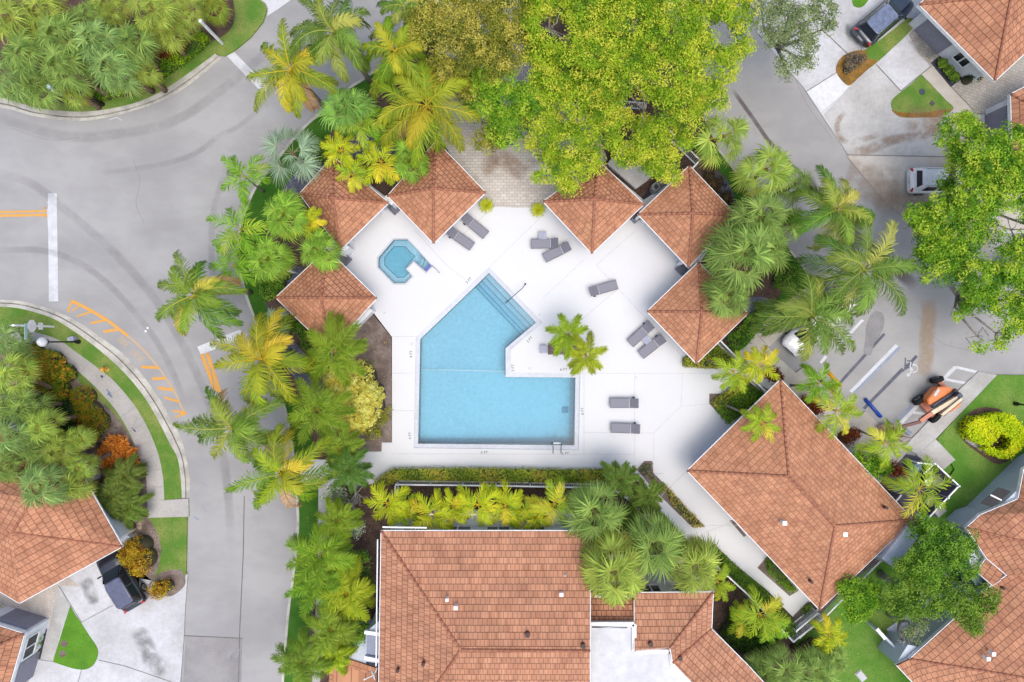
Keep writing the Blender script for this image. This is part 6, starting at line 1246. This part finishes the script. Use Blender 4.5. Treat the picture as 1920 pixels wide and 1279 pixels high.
for l, x, y in (("small yellow tufted plant in a pot left of the paver drive", 912, 388), ("small yellow tufted plant in a pot right of the paver drive", 1008, 396)):
    rng = np.random.default_rng(int(x)); g = P(x, y, .16); t = thing('potted_plant', l, 'potted plant', g, group='potted tufts flanking the paver drive'); mb = MB(); mb.lathe(g, [(.17, 0), (.24, .4), (.2, .42)], 14); mb.build('pot', WHITE, t); nm = NM()
    for i in range(22): pinnate(nm, np.array(g)+np.array([0, 0, .45]), i*GA, 1.2-1.0*i/22, 1.2, .62, .12, 10, .05, A_Y, rng, lift=.2, sag=.2, rach=.015, start=.05)
    nm.build('crown', FOL, t)
# ---- leaf clouds: trees, hedges, bushes
def leafcloud(nm, c, nrm, size, pal, rng, shade=None, asp=.55, spread=.8):
    n = len(c); nn = unit(nrm+rng.normal(0, spread, (n, 3))); tv = unit(np.cross(nn, rng.normal(0, 1, (n, 3)))); bv = np.cross(nn, tv)
    s = (size*rng.uniform(.7, 1.3, n))[:, None]; q = np.stack([c-tv*s*.5, c+bv*s*asp*.5, c+tv*s*.5, c-bv*s*asp*.5], 1)
    k = shade if shade is not None else rng.uniform(0, 1, n); k = np.clip(k+rng.normal(0, .09, n), 0, 1)[:, None]; P_ = np.array(pal); m = len(P_)-1
    i0 = np.minimum((k[:, 0]*m).astype(int), m-1); f = k*m-i0[:, None]; col = P_[i0]*(1-f)+P_[i0+1]*f; nm.quads(q, col*rng.uniform(.92, 1.08, (n, 1)))
def clumpy(nm, centres, rad, per, size, pal, rng, flat=.6, asp=.55, spread=.8):
    """each centre grows a tuft of leaves; tone varies from tuft to tuft"""
    n = len(centres); tone = rng.uniform(0, 1, n); r_ = rad*rng.uniform(.7, 1.35, n)
    idx = np.repeat(np.arange(n), per); d = unit(rng.normal(0, 1, (len(idx), 3))); d[:, 2] = np.abs(d[:, 2])*1.0-.15; rr = rng.uniform(.35, 1, len(idx))**.6
    off = d*(rr*r_[idx])[:, None]*np.array([1, 1, flat]); c = centres[idx]+off
    leafcloud(nm, c, unit(off)+UP*.7, size, pal, rng, tone[idx], asp, spread)
def tree(label, blobs, pal, seed, base=None, h=6.5, dens=1.0, leaf=.14, crad=.48, per=74, group=None, name='shade_tree', bark=None, branches=True, hole=.0, flat=.6, asp=.6, twig=False):
    """blobs: (px, py, r_px, height of the centre)"""
    rng = np.random.default_rng(seed+900); B_ = [(np.array(P(x, y, hh)), r*S*(H-hh)/H, hh) for x, y, r, hh in blobs]
    cm = sum(b[0]*b[1] for b in B_)/sum(b[1] for b in B_); g = P(*base, .1) if base else Vector((cm[0], cm[1], .1)); t = thing(name, label, 'tree', g, 0, group); nm = NM(); cs = []
    for c, r, hh in B_:
        n = int(8.6*dens*r*r/(crad*crad)*.62)+4; d = unit(rng.normal(0, 1, (n, 3))); d[:, 2] = np.abs(d[:, 2])*1.0-.25; rr = rng.uniform(.25, 1, n)**.5
        p = c+d*(rr*r)[:, None]*np.array([1, 1, .62])
        if hole:
            ph_ = np.sin(p[:, 0]*1.1+seed)+np.sin(p[:, 1]*1.3+seed*2)+np.sin((p[:, 0]+p[:, 1])*.7+1); p = p[ph_ > -2.1+hole*.8]
        cs.append(p)
    cs = np.concatenate(cs); clumpy(nm, cs, crad, per, leaf, pal, rng, flat, asp); nm.build('crown', FOL, t)
    mb = MB(); mb.smooth = True; top = Vector((cm[0], cm[1], max(1.5, cm[2]*.5))); mb.tube([g, g.lerp(top, .5)+Vector((.1, -.1, 0)), top], [.30, .22, .18], 10)
    for c, r, hh in B_:
        e = Vector(c)-Vector((0, 0, r*.15)); m_ = top.lerp(e, .5)+Vector((rng.uniform(-.3, .3), rng.uniform(-.3, .3), -.2)); mb.tube([top, m_, e], [.14, .09, .05], 7)
        if branches:
            for k in range(5 if not twig else 9):
                dd = unit(rng.normal(0, 1, 3)); dd[2] = abs(dd[2])*.6+.1; f = e+Vector(dd*r*.95*np.array([1, 1, .62 if not twig else .75])); mm = e.lerp(f, .35)+Vector(rng.normal(0, .22, 3)); m2 = e.lerp(f, .7)+Vector(rng.normal(0, .22, 3)); mb.tube([e, mm, m2, f], [.045, .032, .02, .008], 5)
    mb.build('trunk', bark or BARKG, t); return t
T_Y = [pc(84, 126, 24), pc(142, 178, 36), pc(184, 202, 54), pc(216, 212, 80)]; T_G = [pc(66, 116, 24), pc(114, 162, 36), pc(156, 192, 50), pc(190, 206, 70)]; T_O = [pc(84, 102, 30), pc(136, 142, 48), pc(178, 172, 70), pc(204, 192, 92)]; T_D = [pc(50, 92, 24), pc(84, 132, 36), pc(118, 162, 48), pc(140, 178, 60)]; T_M = [pc(70, 110, 30), pc(110, 146, 44), pc(146, 176, 64)]; T_S = [pc(96, 116, 74), pc(134, 152, 96), pc(164, 178, 118)]
tree("olive brown flowering tree at the top, left of the bright yellow-green one", [(800, 45, 44, 7), (850, 25, 52, 7.4), (900, 60, 56, 7.6), (950, 30, 50, 7.4), (860, 100, 48, 6.8), (930, 110, 44, 6.8), (830, 140, 38, 6.2), (880, 165, 32, 5.6), (900, -30, 60, 7.4), (980, 80, 34, 6.6)], T_O, 1, leaf=.14, dens=1.0)
tree("huge yellow-green shade tree spreading over the top centre", [(1030, 50, 62, 7.4), (1100, 20, 60, 8), (1110, 90, 60, 8), (1180, 50, 64, 8.6), (1180, 130, 62, 8.2), (1255, 60, 64, 8.4), (1260, 140, 60, 8), (1330, 50, 56, 7.6), (1330, 120, 52, 7.2), (1375, 20, 42, 7), (1380, 85, 30, 6.4), (1050, 130, 44, 6.6), (1002, 40, 42, 6.6), (1030, 160, 40, 6), (1080, 185, 44, 6.2), (1012, 100, 42, 6.4), (1120, 150, 44, 7), (1150, 210, 34, 6.2), (1330, 180, 36, 6.2), (1280, 205, 42, 6.4), (1210, 205, 46, 6.8), (1200, -30, 80, 8), (1040, -20, 60, 7.6), (1320, -20, 60, 7.4), (1140, 180, 36, 6.4)], T_Y, 2, leaf=.14, hole=.15)
tree("yellow-green tree drooping over the concrete slab and the condenser pavilion", [(1150, 240, 48, 5.6), (1210, 262, 46, 5.6), (1260, 262, 36, 5.4), (1175, 285, 34, 5.0), (1100, 230, 38, 5.4), (1250, 300, 24, 4.8), (1262, 330, 15, 4.6), (1235, 318, 18, 4.6), (1215, 300, 22, 4.9)], T_Y, 3, leaf=.14, hole=.2)
tree("yellow-green tree hanging over the right half of the paver drive", [(1060, 270, 44, 5.4), (1030, 310, 36, 5.0), (1080, 320, 32, 5.0), (1110, 300, 24, 5.0), (1020, 225, 34, 5.2), (1060, 345, 18, 4.6), (1000, 280, 22, 4.8)], T_Y, 4, leaf=.14, hole=.35)
tree("medium green tree left of the paver drive behind the golden palm", [(925, 140, 42, 6.2), (900, 185, 34, 5.4), (945, 195, 42, 5.8), (950, 240, 36, 5.2), (1000, 180, 32, 5.6)], T_G, 5, leaf=.15)
tree("dull olive small tree at the top end of the paver drive", [(915, 262, 24, 4.2), (985, 215, 26, 4.4), (925, 235, 20, 4.4)], T_O, 6, leaf=.15)
tree("bright green tree covering the white car and the right edge", [(1800, 250, 42, 6), (1850, 300, 52, 7), (1822, 330, 40, 6.4), (1900, 280, 44, 6.8), (1900, 350, 54, 7.2), (1830, 370, 54, 7), (1775, 398, 42, 6.2), (1720, 412, 32, 5.6), (1740, 440, 40, 5.8), (1810, 440, 42, 6.2), (1900, 430, 44, 6.6), (1960, 320, 60, 7), (1960, 430, 60, 7), (1805, 225, 16, 5.2), (1792, 300, 24, 5.4), (1775, 345, 16, 5)], T_G, 7, leaf=.15, hole=.3)
tree("bright green tree over the right road below the one at the car", [(1770, 490, 50, 6.2), (1830, 520, 48, 6.4), (1890, 500, 44, 6.4), (1740, 465, 30, 5.4), (1840, 575, 36, 5.8), (1895, 590, 44, 6), (1835, 630, 28, 5.2), (1870, 625, 28, 5.4), (1950, 560, 60, 6.4), (1810, 590, 22, 5.2)], T_G, 8, leaf=.15, hole=.5, base=(1905, 470))
tree("grey-green feathery tree over the top right sidewalk", [(1430, 10, 44, 6), (1480, 30, 40, 6), (1500, 75, 34, 5.6), (1475, 125, 24, 5), (1540, 20, 32, 5.6), (1510, 115, 18, 4.8), (1550, 50, 16, 5), (1450, 70, 24, 5.4)], T_S, 9, leaf=.13, crad=.42, per=34, hole=.5, dens=1.1, base=(1505, 22))
tree("dense dark green round tree beside the lower right corner of the clubhouse", [(1740, 1010, 40, 5), (1790, 1020, 42, 5.2), (1760, 1060, 46, 5.2), (1805, 1065, 28, 4.8), (1710, 1060, 30, 4.4), (1722, 985, 20, 4.2)], T_D, 10, leaf=.14, hole=.4, dens=.8)
tree("mid green loose tree at the lower right between lawn and house", [(1690, 1090, 38, 4.6), (1730, 1125, 40, 4.8), (1770, 1115, 34, 4.8), (1700, 1135, 28, 4.2), (1675, 1130, 22, 4)], T_M, 11, leaf=.14, hole=.6, dens=.65)
tree("olive green tree reaching over the lower right roof", [(1810, 1130, 34, 5), (1845, 1125, 28, 5), (1825, 1160, 26, 5), (1790, 1140, 24, 4.8)], T_M, 12, leaf=.14, dens=.75)
tree("thin blue-green twiggy tree over the patio at lower right", [(1715, 1185, 22, 3.2), (1690, 1200, 16, 3), (1728, 1160, 18, 3.2)], T_S, 13, leaf=.13, crad=.35, per=22, hole=.8, twig=True)
tree("small bright green tree at the foot of the clubhouse", [(1600, 1115, 30, 3.6), (1625, 1110, 24, 3.4), (1608, 1145, 24, 3.4), (1640, 1128, 18, 3.2)], T_G[:3], 14, leaf=.15)
tree("round bright green bush tree between the clubhouse and the two fan palms", [(1630, 868, 26, 2.6), (1648, 882, 18, 2.4), (1612, 855, 14, 2.2)], T_G, 15, leaf=.15)
tree("leggy white flowering shrub tree left of the townhouse garden", [(628, 925, 26, 2.8), (650, 945, 28, 3), (668, 925, 24, 2.8), (645, 985, 22, 2.6), (668, 990, 18, 2.4)], [pc(70, 110, 40), pc(110, 150, 60), pc(190, 200, 180), pc(230, 232, 228)], 16, leaf=.12, crad=.36, per=24, hole=.8, twig=True)
tree("dark shrub tree between the plumed palms and the townhouse gutter", [(660, 1060, 28, 3), (668, 1100, 24, 2.8), (650, 1140, 32, 3.2), (665, 1180, 28, 3), (640, 1190, 26, 2.8), (655, 1210, 18, 2.6)], T_D, 17, leaf=.14)
# mounds
def bush(label, blobs, pal, seed, h=1.0, leaf=.12, name='bush', cat='bush', group=None, per=22, crad=.26, dens=1.0, core=True):
    rng = np.random.default_rng(seed+1500); g = P(blobs[0][0], blobs[0][1], .1); t = thing(name, label, cat, g, 0, group); nm = NM(); cs = []; mb = MB(); mb.smooth = True
    for x, y, r in blobs:
        c = np.array(P(x, y, h*.6)); rw = r*S; n = int(6*dens*rw*rw/(crad*crad)*.8)+4; an = rng.uniform(0, 6.283, n); d = np.stack([np.cos(an), np.sin(an), 0*an], 1); p = c+d*rw*.95*np.sqrt(rng.random((n, 1))); rad_ = np.linalg.norm((p-c)[:, :2], axis=1)/rw
        p[:, 2] = .15+h*np.sqrt(np.clip(1-rad_**2*.9, .05, 1))*.85; p[:, :2] = p[:, :2]+(np.array(P(x, y, .1))[:2]-c[:2])*.5; cs.append(p)
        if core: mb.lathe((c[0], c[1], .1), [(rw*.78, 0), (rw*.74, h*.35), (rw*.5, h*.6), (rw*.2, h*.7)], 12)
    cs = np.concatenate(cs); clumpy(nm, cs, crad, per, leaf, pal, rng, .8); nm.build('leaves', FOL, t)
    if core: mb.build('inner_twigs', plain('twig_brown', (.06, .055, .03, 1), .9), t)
    return t
CR = [pc(110, 60, 20), pc(170, 120, 20), pc(176, 170, 40), pc(216, 170, 50)]; CRR = [pc(80, 30, 24), pc(120, 56, 30), pc(170, 90, 40)]
bush("large pale yellow flowering shrub in the bed left of the pool", [(668, 712, 38), (645, 745, 38), (685, 742, 36), (675, 775, 36), (655, 790, 24), (640, 715, 30), (696, 765, 22), (632, 770, 22)], [pc(168, 158, 50), pc(222, 206, 90), pc(238, 226, 116), pc(244, 234, 140)], 1, h=3.4, leaf=.13, crad=.22, per=32)
bush("red and green croton between the fan palms and the top left hedge", [(315, 95, 22), (338, 88, 18), (300, 108, 14)], CRR, 2, h=.9)
bush("olive and orange croton at the left end of the curved walk bed", [(60, 668, 28), (95, 680, 28), (120, 700, 22), (75, 705, 30), (110, 735, 24)], [pc(80, 110, 20), pc(130, 140, 30), pc(196, 140, 40)], 3, h=1.1, leaf=.2)
bush("dark green round shrub between the two bare trunks at the left", [(95, 765, 32), (130, 770, 22), (120, 800, 26), (145, 815, 20)], [pc(26, 52, 24), pc(44, 78, 30), pc(64, 100, 36)], 4, h=1.2)
bush("green and rust croton at the curved walk bed's widest point", [(165, 775, 30), (182, 790, 24), (158, 745, 22), (170, 810, 22)], [pc(90, 120, 20), pc(140, 140, 24), pc(170, 110, 30)], 5, h=1.1)
bush("dark hedge clump at the left frame edge above the tiles", [(10, 900, 26), (24, 920, 20), (0, 880, 20)], [pc(50, 80, 16), pc(80, 110, 26)], 6, h=3.6)
bush("round yellow and red croton beside the black car", [(250, 1035, 24), (265, 1050, 26), (262, 1025, 20)], CR, 7, h=1.6)
bush("small yellow croton at the corner of the lower left drive", [(298, 1104, 17), (312, 1100, 14)], CR, 8, h=.9)
bush("small croton under the lower left house wall", [(240, 988, 13), (232, 980, 8)], CR, 9, h=.8)
bush("clipped yellow shrub at the left frame edge near the door mat", [(8, 1155, 10), (2, 1145, 10)], [pc(110, 120, 30), pc(190, 180, 60)], 10, h=.7)
bush("low green planter hedge at the lower left house", [(74, 1190, 8), (70, 1205, 9), (66, 1220, 9)], T_M, 11, h=.6)
for i, (x, y, l) in enumerate(((1764, 120, 'upper green plant in the dark gravel bed by the top right garage'), (1776, 134, 'middle green plant in the dark gravel bed by the top right garage'), (1786, 146, 'lower green plant in the dark gravel bed by the top right garage'))): bush(l, [(x, y, 8)], T_M, 12+i, h=.5, core=False, crad=.15, dens=2)
bush("dark cone shrub by the corner of the top right house", [(1820, 145, 12), (1828, 138, 8)], [pc(24, 50, 20), pc(40, 70, 26)], 15, h=1.1)
bush("mottled shrub in the dry groundcover of the top right drive", [(1596, 118, 14), (1608, 112, 12), (1590, 130, 10)], [pc(84, 76, 68), pc(130, 120, 108), pc(150, 130, 80)], 16, h=.5)
bush("dark red shrubs along the speckled pavilion's outer edge", [(1332, 330, 14), (1345, 345, 14), (1358, 372, 14), (1366, 385, 12)], [pc(40, 34, 30), pc(80, 66, 50), pc(120, 100, 60)], 17, h=.8)
bush("dark green shrub near the gravel beside the lowest right pavilion", [(1380, 640, 18), (1396, 628, 16), (1405, 608, 14)], T_D, 18, h=.8)
bush("dark round shrub in the turf by the right kerb", [(1478, 512, 20), (1462, 528, 14)], T_D, 19, h=.9)
bush("dark green shrub left of the street side pavilion", [(505, 545, 20), (522, 530, 18), (500, 520, 14), (535, 515, 12)], T_D, 20, h=.8)
bush("dark green shrubs below the street side pavilion", [(565, 615, 18), (585, 640, 18), (600, 665, 16), (590, 690, 18)], T_D, 21, h=.9)
bush("dark shrub beside the silvery palm near the upper left pavilion", [(590, 300, 18), (605, 280, 18), (570, 320, 12)], T_D, 22, h=.9)
bush("weedy yellow patch in the bare bed left of the pool", [(690, 690, 14), (728, 775, 10), (715, 790, 12), (700, 810, 16)], [pc(130, 140, 40), pc(180, 180, 60)], 23, h=.4, core=False, dens=.5)
bush("red leaved shrub at the tip of the clubhouse roof", [(1447, 702, 13), (1455, 710, 10)], CRR, 24, h=.8)
for i, (bl, l) in enumerate((([(1512, 755, 12), (1530, 770, 12)], 'red shrub nearest the yellow bar along the clubhouse edge'), ([(1585, 820, 14), (1600, 812, 10)], 'dark red shrub in the middle of the clubhouse edge'), ([(1670, 878, 14), (1685, 886, 10)], 'red brown shrub by the fenced enclosure at the clubhouse edge'))): bush(l, bl, CRR, 25+i*7, h=.8)
bush("brown leafed shrubs by the foot of the picket corner at lower right", [(1508, 1215, 12), (1522, 1205, 10), (1495, 1225, 10)], [pc(90, 80, 60), pc(130, 110, 80)], 26, h=.6)
bush("dark undergrowth right of the townhouse wing", [(1375, 1185, 24), (1400, 1200, 26), (1385, 1160, 24), (1420, 1215, 22), (1445, 1200, 18)], [pc(30, 60, 20), pc(60, 96, 30), pc(90, 130, 40)], 27, h=1.0)
# orange spiky bromeliad mound
def spiky(label, spots, pal, seed, h=.9, L=.7):
    rng = np.random.default_rng(seed); g = P(*spots[0][:2], .1); t = thing('spiky_plant', label, 'bush', g); nm = NM()
    for x, y, r in spots:
        for k in range(int(r*1.6)):
            a = rng.uniform(0, 6.28); rr = r*S*math.sqrt(rng.random())*.8; o = np.array(P(x, y, .5))+np.array([rr*math.cos(a), rr*math.sin(a), .15*rng.random()])
            for j in range(9):
                az = j*GA+rng.random(); el = rng.uniform(.2, 1.2); d = np.array([math.cos(el)*math.cos(az), math.cos(el)*math.sin(az), math.sin(el)]); s = unit(np.cross(d, UP)[None])[0]*.03; l_ = L*rng.uniform(.4, .8); p1 = o+d*l_*.5; p2 = p1+(d-UP*.5)*l_*.5
                c = pal[0]*(1-(m:=rng.random()))+pal[1]*m; nm.quads(np.array([[o-s, o+s, p1+s, p1-s], [p1-s, p1+s, p2+s*.2, p2-s*.2]]), np.array([c, c*1.15]))
    nm.build('leaves', FOL, t)
spiky("spiky orange clump by the inner edge of the curved walk", [(220, 835, 26), (235, 850, 24), (200, 850, 18), (210, 870, 20), (252, 870, 14)], (pc(150, 76, 24), pc(226, 150, 60)), 1)
# hedges
def hedge(label, poly, h, pal, seed, leaf=.11, dens=1.0, base=.12, group=None, name='hedge'):
    rng = np.random.default_rng(seed+2000); top = W(poly, h+base); core = inset(top, .12); t = thing(name, label, 'hedge', (*Vector(top[0]), base), 0, group)
    mb = MB(); mb.prism(core, base-.02, base+h*.8); mb.build('inner_twigs', plain('twig_green', (.05, .075, .02, 1), .9), t)
    xs = np.array(top); lo, hi = xs.min(0), xs.max(0); nn = int((hi-lo).prod()*130*dens); p = rng.uniform(lo, hi, (nn, 2)); ins = np.zeros(nn, bool); j = len(xs)-1
    for i in range(len(xs)):
        c = ((xs[i, 1] > p[:, 1]) != (xs[j, 1] > p[:, 1])) & (p[:, 0] < (xs[j, 0]-xs[i, 0])*(p[:, 1]-xs[i, 1])/(xs[j, 1]-xs[i, 1]+1e-9)+xs[i, 0]); ins ^= c; j = i
    p = p[ins]; bumpy = .10*np.sin(p[:, 0]*2.3+seed)+.08*np.sin(p[:, 1]*3.1); c = np.column_stack([p, base+h+bumpy*.8-rng.random(len(p))*.12]); tone = np.clip(.5+.35*np.sin(p[:, 0]*1.7+p[:, 1]*2.1)+rng.normal(0, .25, len(p)), 0, 1)
    cc = np.repeat(c, 3, 0)+rng.normal(0, .07, (len(c)*3, 3)); nm = NM(); leafcloud(nm, cc, np.repeat(UP[None], len(cc), 0), leaf, pal, rng, np.repeat(tone, 3), spread=.5)
    for i in range(len(xs)):
        a, b = xs[i], xs[(i+1) % len(xs)]; L = np.linalg.norm(b-a); n = int(L*h*110*dens)
        if n: u = rng.random(n)[:, None]; q = a+(b-a)*u; nr = np.array([(b-a)[1], -(b-a)[0]])/L; c = np.column_stack([q+rng.normal(0, .06, (n, 2)), base+rng.random(n)*h]); leafcloud(nm, c, np.repeat([[*nr, .3]], n, 0), leaf, pal, rng)
    nm.build('leaves', FOL, t)
HG = [pc(96, 122, 28, 1.1), pc(142, 162, 44, 1.1), pc(178, 186, 60, 1.1), pc(196, 170, 76, 1.1)]; HB = [pc(80, 130, 14), pc(130, 176, 20), pc(176, 204, 30)]; HD = [pc(66, 104, 18, 1.1), pc(104, 144, 28, 1.1), pc(136, 170, 44, 1.1)]; HV = [pc(120, 110, 50), pc(176, 166, 70), pc(214, 200, 90), pc(150, 130, 80)]
hedge("long clipped hedge between the pool deck and the white picket fence", [(700, 905), (733, 881), (900, 880), (1060, 882), (1150, 882), (1150, 905), (900, 903), (745, 900), (715, 915)], .9, HG, 1)
hedge("hedge running down beside the path between fan palms and clubhouse", [(1215, 950), (1230, 950), (1292, 1020), (1340, 1025), (1380, 1064), (1440, 1112), (1480, 1160), (1500, 1180), (1485, 1196), (1420, 1130), (1350, 1062), (1290, 1045)], .8, HD, 2)
hedge("bright clipped hedge along the kerb of the top left island", [(150, 178), (190, 184), (240, 172), (290, 152), (330, 125), (370, 95), (392, 72), (375, 55), (350, 72), (310, 110), (270, 135), (230, 150), (180, 160)], .6, HB, 3)
hedge("low bright shrubs at the left end of the top left island verge", [(20, 160), (60, 170), (60, 185), (10, 175)], .5, HB, 4)
hedge("short clipped hedge under the lowest corner of the right pavilion", [(1284, 674), (1340, 645), (1380, 672), (1372, 684), (1345, 690), (1284, 688)], .7, HG, 5)
hedge("dark part of the hedge wedge between deck and clubhouse", [(1346, 770), (1400, 722), (1440, 735), (1368, 795)], .8, HD, 6)
hedge("yellowish front row of the hedge wedge between deck and clubhouse", [(1336, 756), (1392, 711), (1402, 720), (1350, 768)], .7, [pc(120, 130, 30), pc(176, 180, 50), pc(206, 200, 80)], 7)
hedge("narrow yellow variegated hedge in the planter strip of the path", z('K', (845, 190), (870, 185), (960, 290), (1075, 412), (1015, 412), (920, 310)), .45, HV, 8, dens=.8)
hedge("sparse grey groundcover in the upper end of the planter strip", z('K', (705, 90), (742, 50), (782, 50), (788, 115), (850, 185), (830, 195)), .2, [pc(120, 104, 96), pc(160, 146, 130), pc(170, 160, 90)], 9, dens=.5)
hedge("low green hedge against the lower left wall of the clubhouse", z('L', (0, 590), (50, 640), (165, 765), (120, 780), (0, 660)), .5, HD, 10)
hedge("small dark groundcover square by the slatted gate", z('L', (190, 870), (240, 850), (255, 880), (200, 930)), .3, HD, 11)
# clipped yellow ring hedge on the right lawn
ring = [(1700+a/7.1, 700+b/7.1) for a, b in ((800, 780), (830, 680), (930, 600), (1050, 590), (1140, 560), (1280, 540), (1400, 570), (1500, 660), (1570, 740), (1590, 860), (1540, 990), (1400, 1120), (1330, 1130), (1220, 1110), (1130, 1060), (1050, 1010), (1130, 1000), (1230, 1040), (1330, 1020), (1400, 920), (1390, 850), (1290, 800), (1220, 850), (1130, 960), (1000, 940), (860, 870))]
hedge("clipped bright yellow hedge shaped like an open ring on the right lawn", ring, 1.1, [pc(160, 190, 12, 1.15), pc(200, 216, 20, 1.15), pc(222, 226, 36, 1.1)], 12, leaf=.14, dens=1.5)
hedge("short dark hedge strip at the turf edge left of the right pavilion gravel", [(1392, 610), (1432, 568), (1442, 574), (1400, 622)], .5, HD, 13)
# fallen yellow flowers on the condenser pavilion

# fallen leaves, nobody could count them
rng = np.random.default_rng(77); nm = NM()
def litter(poly, zz, n, cols, size=.10):
    xs = np.array(W(poly)); lo, hi = xs.min(0), xs.max(0); p = rng.uniform(lo, hi, (n*3, 2)); ins = np.zeros(len(p), bool); j = len(xs)-1
    for i in range(len(xs)):
        c = ((xs[i, 1] > p[:, 1]) != (xs[j, 1] > p[:, 1])) & (p[:, 0] < (xs[j, 0]-xs[i, 0])*(p[:, 1]-xs[i, 1])/(xs[j, 1]-xs[i, 1]+1e-9)+xs[i, 0]); ins ^= c; j = i
    p = p[ins][:n]; leafcloud(nm, np.column_stack([p, np.full(len(p), zz)]), np.repeat(UP[None], len(p), 0), size, cols, rng, spread=.15)
BR = [pc(120, 84, 60), pc(170, 130, 84), pc(196, 168, 110)]
litter([(600, 920), (700, 930), (700, 1180), (560, 1270), (560, 1000)], .145, 260, BR)
litter([(740, 915), (1120, 918), (1120, 950), (740, 950)], .115, 320, BR)
litter([(650, 600), (735, 632), (735, 840), (640, 840)], .125, 260, BR)
litter([(0, 610), (120, 660), (270, 850), (270, 970), (150, 1000), (0, 900)], .135, 260, BR)
litter([(1020, 160), (1250, 200), (1230, 330), (1000, 330), (900, 260)], .16, 420, [pc(150, 130, 50), pc(200, 180, 60)])
litter([(1560, 1120), (1700, 1080), (1700, 1260), (1560, 1279)], .13, 160, BR)
litter([(1380, 180), (1560, 330), (1900, 640), (1700, 700), (1500, 560)], .03, 240, BR, .08)
litter([(390, 100), (480, 60), (600, 100), (520, 300), (440, 460), (380, 700), (480, 900), (400, 1000)], .03, 170, BR, .08)
litter([(870, 250), (1030, 260), (1025, 385), (900, 385)], .15, 120, BR, .08)
litter([(280, 980), (345, 975), (345, 1070), (290, 1070)], .135, 60, BR, .08)
o = nm.build('fallen_leaves', FOL); o['kind'] = 'stuff'; o['label'] = 'brown and yellow fallen leaves scattered over beds, road edges and the paver drive'; o['category'] = 'leaf litter'
